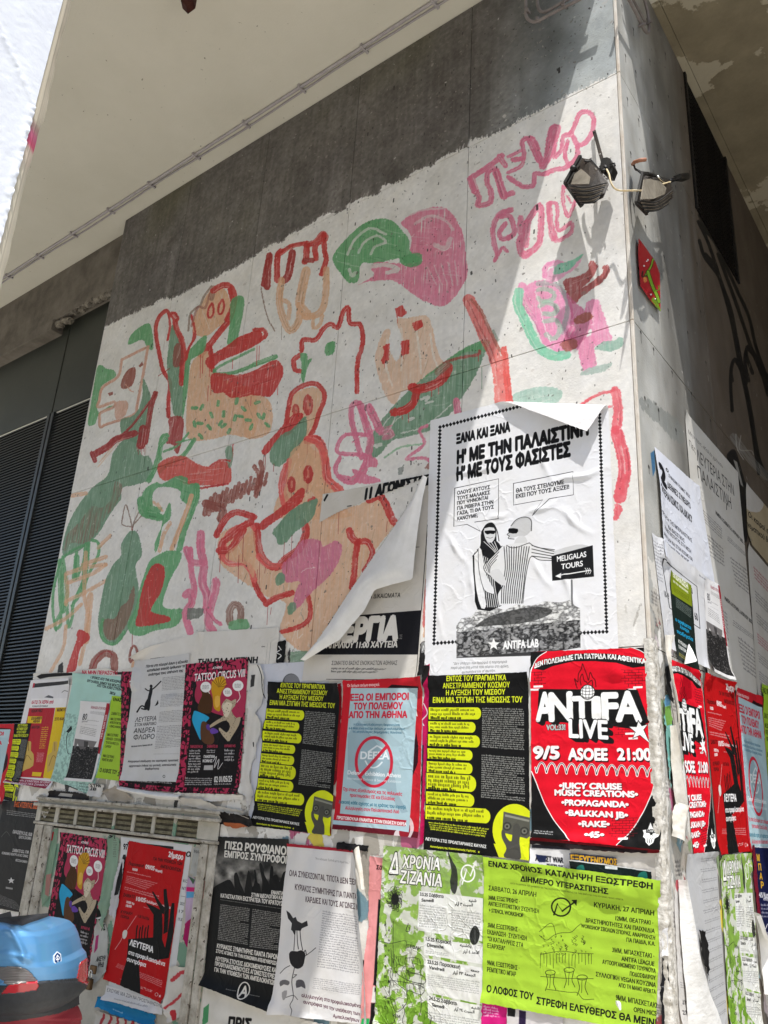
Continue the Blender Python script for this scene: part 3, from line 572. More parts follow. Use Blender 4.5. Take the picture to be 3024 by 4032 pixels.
# black spatter and anchor holes
M.K = None; sv = M.tm; M.tm = None
for i in range(1350):
    x = rng.normal(-1.25, 0.75) if i % 3 else rng.uniform(-4.3, 0); z = rng.uniform(2.3, 5.9) if i % 3 else rng.uniform(3.0, 6.1)
    if not (FX0 < x < -0.05): continue
    r = rng.exponential(0.7)+0.7; X, Y = (x-FX0)/MPP, (FZ1-z)/MPP
    M.stroke([(X, Y), (X+rng.uniform(-1, 1), Y+rng.uniform(0, 3.2)*r)], r*1.1, '22201f', rng.uniform(.5, .95), smooth=0)
for i in range(1400):
    x, z = rng.uniform(-4.3, 0), rng.uniform(2.2, 6.15); X, Y = (x-FX0)/MPP, (FZ1-z)/MPP; s_ = rng.exponential(1.6)+.7
    M.stroke([(X, Y), (X+rng.normal(0, 3), Y+rng.normal(0, 3))], s_, ['8a827a', 'efeeea', '5b544d', 'b3aba2'][i % 4], rng.uniform(.2, .6), smooth=0)
for x in np.arange(-4.3, 0, 0.29):
    for z in np.arange(2.3, 6.1, 0.3):
        if rng.random() < .55: M.disc((x-FX0)/MPP+rng.normal(0, 8), (FZ1-z)/MPP+rng.normal(0, 8), 3.2, '77716b', alpha=.7); M.disc((x-FX0)/MPP, (FZ1-z)/MPP, 1.6, '3a3633', alpha=.6)
for i in range(2600):
    x, z = rng.uniform(-4.3, 0), rng.uniform(5.05, 6.16); X, Y = (x-FX0)/MPP, (FZ1-z)/MPP; M.stroke([(X, Y), (X+rng.normal(0, 2.5), Y+rng.normal(0, 2.5))], rng.exponential(.9)+.6, ['9c948a', '2e2a27', 'b5aea5', '4c4640'][i % 4], rng.uniform(.25, .7), smooth=0)
# rubbed vertical patches on the bare band
for x, w_ in ((-1.95, .13), (-0.75, .2), (-3.6, .1)):
    X = int((x-FX0)/MPP); n = int(w_/MPP); Y0, Y1 = int((FZ1-5.75)/MPP), int((FZ1-5.1)/MPP)
    k = vnoise(Y1-Y0, n, 30, 6, int(-x*10), 3)*np.linspace(0, 1, Y1-Y0)[:, None]*0.2*np.sin(np.linspace(0, math.pi, n))[None, :]**.6; M.a[Y0:Y1, X:X+n] += k[..., None]
# remnants of old pasted paper on the lower wall
def remnants(Cn, x0, x1, z0, z1, X0, Z1, mpp, n, seed):
    g = np.random.default_rng(seed); pal = ['d9d6d0', 'c9c5bd', 'b3aea5', 'e0deda', 'a09a90', 'cfcac2', 'd4d0c9', 'bdb7ad', '2a2727', '8c3a3c', '6f8f9c', 'c7b9bd', '7d9068', 'b55a7c', 'd8c64a', '3d3a3a']
    for i in range(n):
        x, z = g.uniform(x0, x1), z0+(z1-z0)*g.random()**1.15; w_, h_ = g.uniform(.02, .14), g.uniform(.02, .2); k = int(g.integers(5, 9)); th = np.sort(g.random(k)*2*math.pi)
        p = np.column_stack([(x-X0)/mpp+w_/mpp*np.cos(th)*g.uniform(.4, 1, k), (Z1-z)/mpp+h_/mpp*np.sin(th)*g.uniform(.4, 1, k)])
        c_ = pal[int(g.integers(0, 8))] if g.random() < .72 else pal[int(g.integers(8, len(pal)))]
        Cn.fill(p+np.array([1.2, 1.6]), '6f6a62', .5, 0, rough=3); Cn.fill(p, c_, .93, 0, rough=3)  # grey offset copy paints each remnant's drop shadow
        if g.random() < .18: q = p.mean(0); Cn.lines([(q[0]-10, q[1]-8), (q[0]+14, q[1]-8), (q[0]+14, q[1]+8), (q[0]-10, q[1]+8)], 4, '4a4747', .7, .5, seed=i)
remnants(M, -4.3, 0, .72, 2.24, FX0, FZ1, MPP, 620, 44)
for i in range(60):
    x, z = rng.uniform(-2.2, 0), rng.uniform(2.2, 2.75); X, Y = (x-FX0)/MPP, (FZ1-z)/MPP; M.stroke([(X, Y), (X+rng.normal(0, 6), Y+rng.uniform(4, 30))], rng.uniform(1, 4), ['b5b0a8', 'efede9', '8d8881'][i % 3], .5, smooth=0, rough=2)
M.tm = sv
mural_img = M.image('mural_print')
# ------------------------------------------------------------------ materials of the place
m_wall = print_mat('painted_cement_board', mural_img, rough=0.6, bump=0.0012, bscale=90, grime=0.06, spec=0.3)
m_core = noise_mat('dark_backing', '1c1a18', '2a2724', 8, 0.9)
m_soffit = noise_mat('beige_painted_soffit', 'c3beae', 'cec9ba', 1.1, 0.85, bump=0.0015, bscale=60, spots=('7d7766', 24, 0.69), thr=(.3, .7))
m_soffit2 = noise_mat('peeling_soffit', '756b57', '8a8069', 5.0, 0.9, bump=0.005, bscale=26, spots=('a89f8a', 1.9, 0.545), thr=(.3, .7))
m_beam = noise_mat('weathered_concrete_beam', '5f584e', '7d756a', 4, 0.9, bump=0.004, spots=('2c2622', 34, 0.74))
m_spall = noise_mat('broken_concrete', '4a443c', '8d8577', 18, 0.95, bump=0.02, bscale=40)
m_sheet = noise_mat('grey_green_metal_sheet', '2c2e27', '363830', 1.6, 0.45, bump=0.001, spec=0.4, spots=('8b8a80', 30, 0.77))
m_slat = noise_mat('dark_grey_metal_slat', '292a29', '343533', 5, 0.42, bump=0.0008, spec=0.5)
m_black = noise_mat('black_void', '050505', '090909', 4, 0.95)
m_stucco = noise_mat('white_rough_stucco', 'ced0d6', 'd8dade', 14, 0.95, bump=0.0022, bscale=55)
m_render = noise_mat('chipped_render_edge', 'b9a590', 'd5c9b4', 9, 0.9, bump=0.01, bscale=30)
m_sealant = noise_mat('aged_sealant', 'bdb0a0', 'd6d0c6', 22, 0.8, bump=0.004, bscale=70, stretch=(1, 1, .3))
m_pipe = noise_mat('painted_conduit', '9b9494', 'a8a2a0', 20, 0.6, bump=0.001)
m_side_far = noise_mat('sky_block_plaster', '6b6152', '7d7364', 3, .9)
m_house_block = noise_mat('cream_sky_block', 'bcb4a6', 'c9c2b4', 2, .9)
m_ground = noise_mat('beige_paving', 'cac4b8', 'd6d0c4', 3, 0.9, bump=0.004, bscale=30)
m_asphalt = noise_mat('asphalt', '3a3a3a', '484847', 30, 0.92, bump=0.004)

# ------------------------------------------------------------------ ground
g = mesh('ground', [(-300, -300, 0), (300, -300, 0), (300, 300, 0), (-300, 300, 0)], [(0, 1, 2, 3)], m_ground); tag(g, kind='structure')
rd = box('road', -60, 60, -14.0, -6.2, -0.2, 0.006, m_asphalt); tag(rd, kind='structure')

# ------------------------------------------------------------------ side wall's surface: bare board, wear, sun and depth shade in the tone, sprayed loops
RY0, RY1, RZ0, RZ1, RM = 0.0, 3.9, 0.72, 6.20, 0.0036
rw, rh = int((RY1-RY0)/RM), int((RZ1-RZ0)/RM)
def tmR(p):
    q = PR(p); return np.column_stack([(q[:, 0]-RY0)/RM, (RZ1-q[:, 1])/RM])
Q = Cv(rw, rh, '6a635c', tmR)
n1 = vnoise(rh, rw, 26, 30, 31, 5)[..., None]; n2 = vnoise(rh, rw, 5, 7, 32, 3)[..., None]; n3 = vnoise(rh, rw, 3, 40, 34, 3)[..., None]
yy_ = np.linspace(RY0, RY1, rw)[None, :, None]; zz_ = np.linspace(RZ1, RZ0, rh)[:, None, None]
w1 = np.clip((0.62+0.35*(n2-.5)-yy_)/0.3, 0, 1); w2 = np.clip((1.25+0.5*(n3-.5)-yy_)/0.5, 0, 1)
Q.a[:] = np.array([0.35, 0.31, 0.27])+(n1-.5)*.08  # far board browned to carry the shade of its depth
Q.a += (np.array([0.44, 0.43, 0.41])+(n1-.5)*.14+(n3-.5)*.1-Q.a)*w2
Q.a += (np.array([0.64, 0.635, 0.615])+(n1-.5)*.2+(n3-.5)*.12-Q.a)*w1  # near-corner board lightened to carry the sunlit strip
Q.a *= 1-0.10*np.clip((3.0-zz_)/2, 0, 1)*0
K = crop(2600, 400, 2.012); Q.K = K
for p in ('310 900 360 1020 430 1110 520 1300 600 1480 700 1700 760 1950 860 2230', '300 950 380 1120 480 1420 560 1650 600 1850 640 2060 680 2230', '310 1100 350 1230 470 1400 540 1640', '570 2212 560 2120 590 2040 630 2100 680 2230', '700 2212 670 2060 690 1960 760 2040 850 2180'):
    Q.stroke(p, 26, '100d0b', .94)
Q.K = E_2
for p in ('1260 0 1330 100 1420 400 1470 660 1540 1000 1600 1400', '1340 0 1450 300 1560 620 1659 860', '1430 1000 1420 800 1440 680 1490 750 1540 950 1600 1300 1659 1420', '1560 760 1520 640 1540 590 1600 700 1659 900'):
    Q.stroke(p, 22, '120f0c', .94)
Q.fill('850 905 1000 990 1110 1090 1120 1200 1060 1180 960 1080 850 980', '6c706d', .55, 3, rough=4, streak='n')
Q.fill('910 1270 935 1250 940 1380 925 1420', '2f5f86', .9)
Q.K = crop(2400, 1600, 2.011)
Q.fill('930 380 990 340 1040 480 1090 700 1090 1060 1050 1010 1010 760 1000 560 940 440', '161412', .95, 3); Q.fill('980 420 1010 440 1060 640 1040 620', 'a5a29c', .8)
Q.stroke('980 240 1100 400 1250 560', 60, '858480', .6, dry=.3, streak='h'); Q.stroke('1000 220 1010 330 1060 420', 8, 'a9a6a0', .7); Q.stroke('1040 230 1030 340 1120 350 1140 380', 7, 'a9a6a0', .6)
Q.tm = None; Q.K = None
for i in range(1500):
    x, y = rng.uniform(0, rw), rng.uniform(0, rh); Q.stroke([(x, y), (x+rng.normal(0, 2), y+rng.normal(0, 3))], rng.exponential(.9)+.5, ['9b9790', '2a2522', 'c9c6c0', '5b544d'][i % 4], rng.uniform(.2, .6), smooth=0)
for y_ in (0.1, 0.25, 0.5, 0.8, 1.1):
    for z_ in np.arange(2.0, 6.1, 0.33): X, Y = (y_-RY0)/RM+rng.normal(0, 2), (RZ1-z_)/RM+rng.normal(0, 4); Q.disc(X, Y, 2.4, '1b1816'); Q.stroke([(X, Y), (X, Y+rng.uniform(3, 16))], 1.3, '1f1b19', .8, smooth=0)
remnants(Q, 0, .55, .72, 2.5, RY0, RZ1, RM, 160, 45); remnants(Q, .5, 2.4, .72, 2.3, RY0, RZ1, RM, 160, 46)
side_img = Q.image('side_print')
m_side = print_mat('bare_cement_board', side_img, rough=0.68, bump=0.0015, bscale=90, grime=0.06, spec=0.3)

# ------------------------------------------------------------------ building
bld = empty('building', (-0.6, 0.4, 0)); tag(bld, 'grey board clad building corner under a beige overhang, its front painted with a mural', 'building')
rows = [6.166, 5.08, 3.647, 2.212, 0.776, 0.0]; cols = [-4.352, -3.479, -2.606, -1.752, -0.878, -0.013]
def slab_uv(name, x0, x1, z0, z1, face, mat, parent, thick=0.012, off=0.0, g=0.002, bend=0.0):
    bm = bmesh.new()
    if face == 'F': bm_box(bm, x0+g, x1-g, off, off+thick, z0+g, z1-g, 0.0012)
    else: bm_box(bm, -off-thick, -off, x0+g, x1-g, z0+g, z1-g, 0.0012)
    me = bpy.data.meshes.new(name); bm.to_mesh(me); bm.free(); uvl = me.uv_layers.new(name='UVMap')
    for l in me.loops:
        c = me.vertices[l.vertex_index].co
        uvl.data[l.index].uv = ((c.x-FX0)/(FX1-FX0), (c.z-FZ0)/(FZ1-FZ0)) if face == 'F' else ((c.y-RY0)/(RY1-RY0), (c.z-RZ0)/(RZ1-RZ0))
    return link(name, me, parent, mat)
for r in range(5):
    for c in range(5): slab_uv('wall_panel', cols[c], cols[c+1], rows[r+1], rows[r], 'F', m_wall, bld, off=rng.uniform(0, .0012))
rcols = [0.013, 0.37, 1.17]
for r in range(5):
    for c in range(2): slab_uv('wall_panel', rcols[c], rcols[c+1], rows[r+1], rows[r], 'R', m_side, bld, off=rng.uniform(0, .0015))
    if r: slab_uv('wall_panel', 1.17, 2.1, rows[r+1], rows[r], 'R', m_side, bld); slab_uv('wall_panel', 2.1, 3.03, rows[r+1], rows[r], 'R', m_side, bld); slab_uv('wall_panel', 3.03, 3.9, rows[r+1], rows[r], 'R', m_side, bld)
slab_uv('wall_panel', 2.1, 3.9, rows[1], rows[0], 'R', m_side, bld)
for r in range(5):
    for q in range(1):   # folded corner bead, one length per row of boards
        bm = bmesh.new(); bm_box(bm, -0.012, 0.003, -0.003, 0.012, rows[r+1]+0.002, rows[r]-0.002, 0.003, 2); bm_obj('corner_trim', bm, m_sealant, bld)
box('wall_core', -4.34, -0.02, 0.014, 0.4, 0, 6.1, m_core, bld); box('wall_core', -0.4, -0.0165, 0.41, 1.2, 0, 6.1, m_core, bld); box('wall_core', -0.4, -0.02, 1.2, 8.0, 0, 5.0, m_core, bld)
box('side_wall', -0.4, -0.03, 3.9, 8.0, 5.002, 6.168, m_side, bld); box('wall_core', -0.9, -0.4, 1.2, 8.0, 5.002, 6.1, m_black, bld)
box('soffit', -12, 0.045, -2.2, 0.6, 6.17, 6.6, m_soffit, bld); box('soffit', 0.048, 4.2, -0.045, 9.0, 6.17, 6.6, m_soffit2, bld)  # side soffit widened out of view to cut sky light on the side wall
box('sky_block_wall', 4.2, 4.5, 0.8, 9.3, 0, 6.6, m_side_far, bld); box('sky_block_wall', -0.4, 4.19, 9.0, 9.3, 0, 6.165, m_side_far, bld)  # unseen walls added to keep sky light off the side wall
box('soffit', -1.2, 0.045, 0.602, 9.0, 6.172, 6.6, m_soffit2, bld)
box('upper_wall', -12, 0.045, -2.2, 9.0, 6.602, 13, m_soffit, bld); box('upper_wall', 0.048, 4.2, -0.045, 9.0, 6.602, 13, m_soffit, bld)
# concrete beam over the shutters, its lower edge broken away
bm = bmesh.new(); n = 60; xs = np.linspace(-9, -4.345, n)
bm_box(bm, -9, -4.345, 0.10, 0.5, 5.60, 6.168, 0.004); bm_obj('concrete_beam', bm, m_beam, bld)
box('beam_lip', -9, -5.42, 0.085, 0.3, 5.492, 5.598, m_beam, bld, 0.004)
for i in range(26):
    x = -5.42+i*0.0415; s = 0.028+0.02*math.sin(i*1.7)**2; z0 = 5.565+0.02*math.sin(i*2.3)-(0.05 if i < 6 else 0)
    bm = bmesh.new(); bmesh.ops.create_icosphere(bm, subdivisions=2, radius=1)
    for v in bm.verts: v.co = Vector((x+v.co.x*s*1.3*(1+.3*rng.normal()), 0.13+v.co.y*0.035, z0+0.035+v.co.z*s*.7*(1+.2*rng.normal())))
    bm_obj('broken_edge', bm, m_spall, bld)
# ---- louvred shutter wall to the left
sh = empty('louvred_shutter', (-5.6, 0.3, 1.9)); tag(sh, 'dark grey metal shutter of flat sheets over fine louvres, left of the mural', 'shutter')
bays = [(-9.0, -7.79), (-7.77, -6.55), (-6.53, -5.31), (-5.29, -4.30)]
for i, (a, b) in enumerate(bays): box('top_sheet', a, b, 0.20, 0.215, 4.66, 5.70, m_sheet, sh, 0.002)
for i, (a, b) in enumerate(bays[1:]):
    for x in (a, b-0.045): box('upright', x+.001, x+0.044, 0.19, 0.235, 1.86, 4.657, m_slat, sh, 0.002)
box('backing', -9, -4.3, 0.232, 0.34, 1.8, 4.655, m_black, sh)
PITCH_S = 0.0285
sl_me = {}
for i, (a, b) in enumerate(bays[1:]):
    bm = bmesh.new(); w_ = (b-a)-0.092
    prof = [(0.0, 0.0), (0.001, 0.010), (0.020, 0.020), (0.020, 0.0175), (0.005, 0.008), (0.004, -0.001)]
    A1 = [bm.verts.new((-w_/2, y, z)) for y, z in prof]; B1 = [bm.verts.new((w_/2, y, z)) for y, z in prof]
    for k in range(6): bm.faces.new((A1[k], A1[(k+1) % 6], B1[(k+1) % 6], B1[k]))
    bm.faces.new(A1[::-1]); bm.faces.new(B1); bmesh.ops.recalc_face_normals(bm, faces=bm.faces)
    me = bpy.data.meshes.new('slat'); bm.to_mesh(me); bm.free(); me.materials.append(m_slat)
    nn = 96
    for k in range(nn):
        o = link('slat', me, sh); o.location = ((a+b)/2, 0.205, 4.63-k*PITCH_S)
# ---- dark ventilation louvre on the side wall
vl = empty('ventilation_louvre', (0, 1.65, 5.1)); tag(vl, 'black ventilation louvre high on the side wall under the peeling soffit', 'vent')
m_vent = noise_mat('black_vent_slat', '141211', '1d1a18', 5, 0.6)
box('frame', -0.04, 0.012, 1.175, 1.205, 5.085, 6.166, m_vent, vl, .002); box('frame', -0.04, 0.012, 2.06, 2.095, 5.085, 6.166, m_vent, vl, .002)
me = None
for k in range(30):
    if me is None:
        bm = bmesh.new(); bm_box(bm, -0.022, 0.002, -0.426, 0.426, -0.004, 0.004)
        for v in bm.verts: v.co.z += -0.5*v.co.x
        me = bpy.data.meshes.new('slat'); bm.to_mesh(me); bm.free(); me.materials.append(m_vent)
    o = link('slat', me, vl); o.location = (0, 1.633, 5.11+k*0.0355)
# ---- white stuccoed pier in front, left
pier = empty('stuccoed_pier', (-1.3, -2.9, 0)); tag(pier, 'sunlit white stuccoed pier at the left edge, pink stain on its chipped corner', 'pier')
bm = bmesh.new(); Ys = np.linspace(-3.8, -2.285, 16); prng = np.random.default_rng(4)
bm_box(bm, -1.7, -0.845, -3.8, -2.29, 0, 9.5); bm_obj('pier_body', bm, m_stucco, pier)
# rough lumpy render coat on the visible face
ny, nz = 70, 520; Y = np.linspace(-2.62, -2.283, ny); Z = np.linspace(2.2, 4.6, nz); YY, ZZ = np.meshgrid(Y, Z)
h_ = vnoise(nz, ny, 240, 34, 71, 3)*0.0012+0.001
dist = np.abs((YY+2.279)-(-(ZZ-3.373)*0.885)); h_ += 0.006*np.exp(-(dist/0.012)**2)*(ZZ > 3.36)*vnoise(nz, ny, 200, 30, 72, 2)
edge_n = np.exp(-((YY+2.283)/0.016)**2)*(ZZ < 3.37)*0.012*vnoise(nz, ny, 160, 30, 73, 2); h_ += edge_n
vs = np.column_stack([(-0.845+h_).ravel(), YY.ravel(), ZZ.ravel()]); fs = [(i*ny+j, i*ny+j+1, (i+1)*ny+j+1, (i+1)*ny+j) for i in range(nz-1) for j in range(ny-1)]
mesh('render_coat', vs, fs, m_stucco, True, parent=pier)
mt_, t_n, b_n = newmat('chipped_corner', 0.85); N_ = t_n.nodes
tc_ = N_.new('ShaderNodeTexCoord'); sp = N_.new('ShaderNodeSeparateXYZ'); t_n.links.new(tc_.outputs['Object'], sp.inputs[0])
r1 = N_.new('ShaderNodeValToRGB'); r1.color_ramp.interpolation = 'EASE'
mr = N_.new('ShaderNodeMapRange'); mr.inputs['From Min'].default_value = 3.15; mr.inputs['From Max'].default_value = 3.45; t_n.links.new(sp.outputs['Z'], mr.inputs['Value']); t_n.links.new(mr.outputs[0], r1.inputs[0])
cs = [(0.0, 'dcd2bc'), (0.30, 'e0cdb9'), (0.38, 'd8607c'), (0.48, 'cf6f8c'), (0.58, 'b99a90'), (0.66, 'd6cab3')]
r1.color_ramp.elements[0].color = (*lin(cs[0][1]), 1); r1.color_ramp.elements[1].position = 1; r1.color_ramp.elements[1].color = (*lin('d6cab3'), 1)
for p_, c_ in cs[1:]: e_ = r1.color_ramp.elements.new(p_); e_.color = (*lin(c_), 1)
nz_ = N_.new('ShaderNodeTexNoise'); nz_.inputs['Scale'].default_value = 9; nz_.inputs['Detail'].default_value = 5
mxx = N_.new('ShaderNodeMixRGB'); mxx.blend_type = 'MULTIPLY'; mxx.inputs[0].default_value = .5; t_n.links.new(r1.outputs[0], mxx.inputs[1]); t_n.links.new(nz_.outputs[0], mxx.inputs[2]); t_n.links.new(mxx.outputs[0], b_n.inputs['Base Color'])
bm = bmesh.new(); zs = np.linspace(0.0, 9.4, 700); wn = vnoise(700, 2, 90, 1, 55, 3)[:, 0]; prev = None
for i, z in enumerate(zs):
    q = wn[i]*0.012; a_, b_, c_ = bm.verts.new((-0.8445, -2.286, z)), bm.verts.new((-0.852, -2.268+q*.2, z)), bm.verts.new((-0.868, -2.253+q, z)); d_ = bm.verts.new((-0.90, -2.258+q, z)); cur = (a_, b_, c_, d_)
    if prev:
        for k in range(3): bm.faces.new((prev[k], prev[k+1], cur[k+1], cur[k]))
    prev = cur
bm_obj('chipped_corner', bm, mt_, pier)
# ---- surface conduits clipped under the soffit
def conduit(name, label, y0, r, wob, seed):
    g_ = np.random.default_rng(seed); pts = []
    for i, x in enumerate(np.linspace(-8.5, 0.0, 50)): pts.append((x, y0+wob*math.sin(i*.55+seed)+g_.normal(0, .001)*(wob > 0), 6.17-r-.002))
    root = empty(name, (-4, y0, 6.16)); tag(root, label, 'conduit', 'conduits under the front soffit')
    tube('pipe', pts, r, m_pipe, root, 10)
    for x in np.arange(-8.2, 0, .55):
        bm = bmesh.new(); bm_box(bm, x-.008, x+.008, y0-r-.012, y0+r+.012, 6.17-2*r-.006, 6.1695, .002); bm_obj('clip', bm, m_pipe, root)
conduit('conduit', 'thicker grey conduit clipped to the beige soffit, farther from the wall', -0.165, 0.0115, 0.0, 1)
conduit('conduit', 'thin wavering grey cable on the soffit, between the thick conduit and the wall', -0.128, 0.0075, 0.006, 2)

# ---- house block added out of view behind the camera: cuts low sky, warms shade
ob = empty('sky_block_house', (0, -13, 0)); tag(ob, 'unseen cream house added across the street to block low sky and warm the shade', 'building')
box('house_block', -22, 22, -20, -13, 0, 15, m_house_block, ob)
me = None
for i in range(12):
    for k in range(4):
        if me is None:
            bm = bmesh.new(); bm_box(bm, -.6, .6, -.05, .02, -.9, .9, .01); me = bpy.data.meshes.new('dummy_window'); bm.to_mesh(me); bm.free(); me.materials.append(m_sheet)
        o = link('dummy_window', me, ob); o.location = (-19.5+i*3.5, -12.99, 2.4+k*3.3)
# ------------------------------------------------------------------ printed sheets
CL, CM, CN, CX = crop(0, 2500, 2.074), crop(700, 2500, 2.074), crop(1400, 2500, 2.074), crop(2000, 2500, 1.62)
CE, CFc, CG, CH = crop(0, 3232, 2.074), crop(700, 3232, 2.074), crop(1400, 3232, 2.074), crop(2224, 3232, 2.074)
CB, CR_, C1, C2 = crop(1650, 1550, 2.011), crop(2400, 1600, 2.011), crop(2550, 2500, 3.160), crop(2550, 3200, 2.658)
RES = 0.00105
def quadw(K, q, face): return pxw(K(arr(q)), face)
def design(K, quad, face='F', bg='e8e7e4', res=RES):
    """blank canvas for one print; drawn in the coordinates of the photo crop K, laid out on the sheet's own metres"""
    w4 = quadw(K, quad, face); wd = (np.linalg.norm(w4[1]-w4[0])+np.linalg.norm(w4[2]-w4[3]))/2; ht = (np.linalg.norm(w4[3]-w4[0])+np.linalg.norm(w4[2]-w4[1]))/2
    w, h = int(wd/res), int(ht/res); H = homog(w4, [(0, 0), (w, 0), (w, h), (0, h)])
    c = Cv(w, h, bg, lambda p: happ(H, pxw(p, face))); c.K = K; return c
SHEETS = {'F': 0, 'R': 0}; STACK = {'F': [], 'R': []}
GC = 0.012; HG = {'F': np.full((360, 480), 0.0014), 'R': np.full((360, 480), 0.0014)}; HO = {'F': (-5.3, 0.0), 'R': (-0.6, 0.0)}
def gidx(P, face): return (P[..., 1]-HO[face][1])/GC, (P[..., 0]-HO[face][0])/GC
def under(P, face):
    G = HG[face]; D = G.copy()
    for a in (-1, 0, 1):
        for b in (-1, 0, 1): D = np.maximum(D, np.roll(np.roll(G, a, 0), b, 1))
    r, c = gidx(P, face); r = np.clip(r, 0, 358.9); c = np.clip(c, 0, 478.9); i, j = r.astype(int), c.astype(int); u, v = r-i, c-j
    return (D[i, j]*(1-v)+D[i, j+1]*v)*(1-u)+(D[i+1, j]*(1-v)+D[i+1, j+1]*v)*u
def pile(P, d, face, ok=None):
    r, c = gidx(P, face); i, j = np.round(r).astype(int), np.round(c).astype(int); k = (i >= 0) & (i < 360) & (j >= 0) & (j < 480)
    if ok is not None: k &= ok
    np.maximum.at(HG[face], (i[k], j[k]), d[k])
def base_for(P, face):
    lo, hi = P.min(0)+.004, P.max(0)-.004; b = 0.0022
    for l, h, t in STACK[face]:
        if l[0] < hi[0] and h[0] > lo[0] and l[1] < hi[1] and h[1] > lo[1]: b = max(b, t+0.0006)
    return b, lo, hi
def paper_mat(name, img, rough=0.7, bump=0.0012, bscale=26, grime=0.08, back=None, crease=0.0012, cscale=11.0):
    mt = print_mat(name, img, rough, bump, bscale, grime, 0.14)
    t = mt.node_tree; N = t.nodes; L = t.links; b = N['Principled BSDF']; b0 = b.inputs['Normal'].links[0].from_node
    tc = N.new('ShaderNodeTexCoord'); ns = N.new('ShaderNodeTexNoise'); ns.inputs['Scale'].default_value = 5; ns.inputs['Detail'].default_value = 4; L.new(tc.outputs['Object'], ns.inputs[0])
    mm_ = N.new('ShaderNodeMixRGB'); mm_.inputs[0].default_value = .22; L.new(tc.outputs['Object'], mm_.inputs[1]); L.new(ns.outputs[1], mm_.inputs[2])
    vo = N.new('ShaderNodeTexVoronoi'); vo.feature = 'DISTANCE_TO_EDGE'; vo.inputs['Scale'].default_value = cscale; L.new(mm_.outputs[0], vo.inputs[0])
    rp = N.new('ShaderNodeValToRGB'); rp.color_ramp.elements[0].color = (1, 1, 1, 1); rp.color_ramp.elements[1].color = (0, 0, 0, 1); rp.color_ramp.elements[1].position = .10; L.new(vo.outputs[0], rp.inputs[0])
    nm = N.new('ShaderNodeTexNoise'); nm.inputs['Scale'].default_value = 3.3; L.new(tc.outputs['Object'], nm.inputs[0]); rq = N.new('ShaderNodeValToRGB'); rq.color_ramp.elements[0].position = .45; rq.color_ramp.elements[1].position = .62; L.new(nm.outputs[0], rq.inputs[0])
    mu = N.new('ShaderNodeMath'); mu.operation = 'MULTIPLY'; L.new(rp.outputs[0], mu.inputs[0]); L.new(rq.outputs[0], mu.inputs[1])
    bp = N.new('ShaderNodeBump'); bp.inputs['Strength'].default_value = 1; bp.inputs['Distance'].default_value = crease; L.new(mu.outputs[0], bp.inputs['Height']); L.new(b0.outputs[0], bp.inputs['Normal']); L.new(bp.outputs[0], b.inputs['Normal'])
    if back is not None:
        t = mt.node_tree; N = t.nodes; b = N['Principled BSDF']; src = b.inputs['Base Color'].links[0].from_socket
        geo = N.new('ShaderNodeNewGeometry'); mx = N.new('ShaderNodeMixRGB'); t.links.new(geo.outputs['Backfacing'], mx.inputs[0]); t.links.new(src, mx.inputs[1]); mx.inputs[2].default_value = (*lin(back), 1); t.links.new(mx.outputs[0], b.inputs['Base Color'])
    return mt
def wrinkle(U, V, wd, ht, kind, seed):
    h, w = U.shape; g = np.random.default_rng(seed)
    z = vnoise(h, w, ht*14, wd*14, seed, 2)*0.0010; nf = {'crumple': .0030}.get(kind, .0006); z = z+vnoise(h, w, ht*38, wd*38, seed+3, 2)*nf
    if kind in ('soft', 'strong', 'crumple'):
        a = {'soft': 0.0015, 'strong': 0.0032, 'crumple': 0.0045}[kind]
        X, Y = U*wd, V*ht
        for i in range({'soft': 5, 'strong': 11, 'crumple': 26}[kind]):
            th = g.uniform(-.5, .5)+(0 if i % 2 else math.pi/2); cx, cy = g.uniform(0, wd), g.uniform(0, ht)
            d = (X-cx)*math.cos(th)+(Y-cy)*math.sin(th)+0.006*np.sin(((Y-cy)*math.cos(th)-(X-cx)*math.sin(th))*g.uniform(12, 40))
            l = (Y-cy)*math.cos(th)-(X-cx)*math.sin(th); z = z+a*g.uniform(.4, 1)*np.exp(-(d/g.uniform(.002, .005))**2)*np.exp(-(l/g.uniform(.04, .16))**2)
    if kind == 'ribs':
        X, Y = U*wd, V*ht; z = z+0.0016*np.abs(np.sin((Y+0.02*np.sin(X*9))*55))**6+0.0016*np.abs(np.sin((X+0.012*np.sin(Y*7))*30))**8
    return z
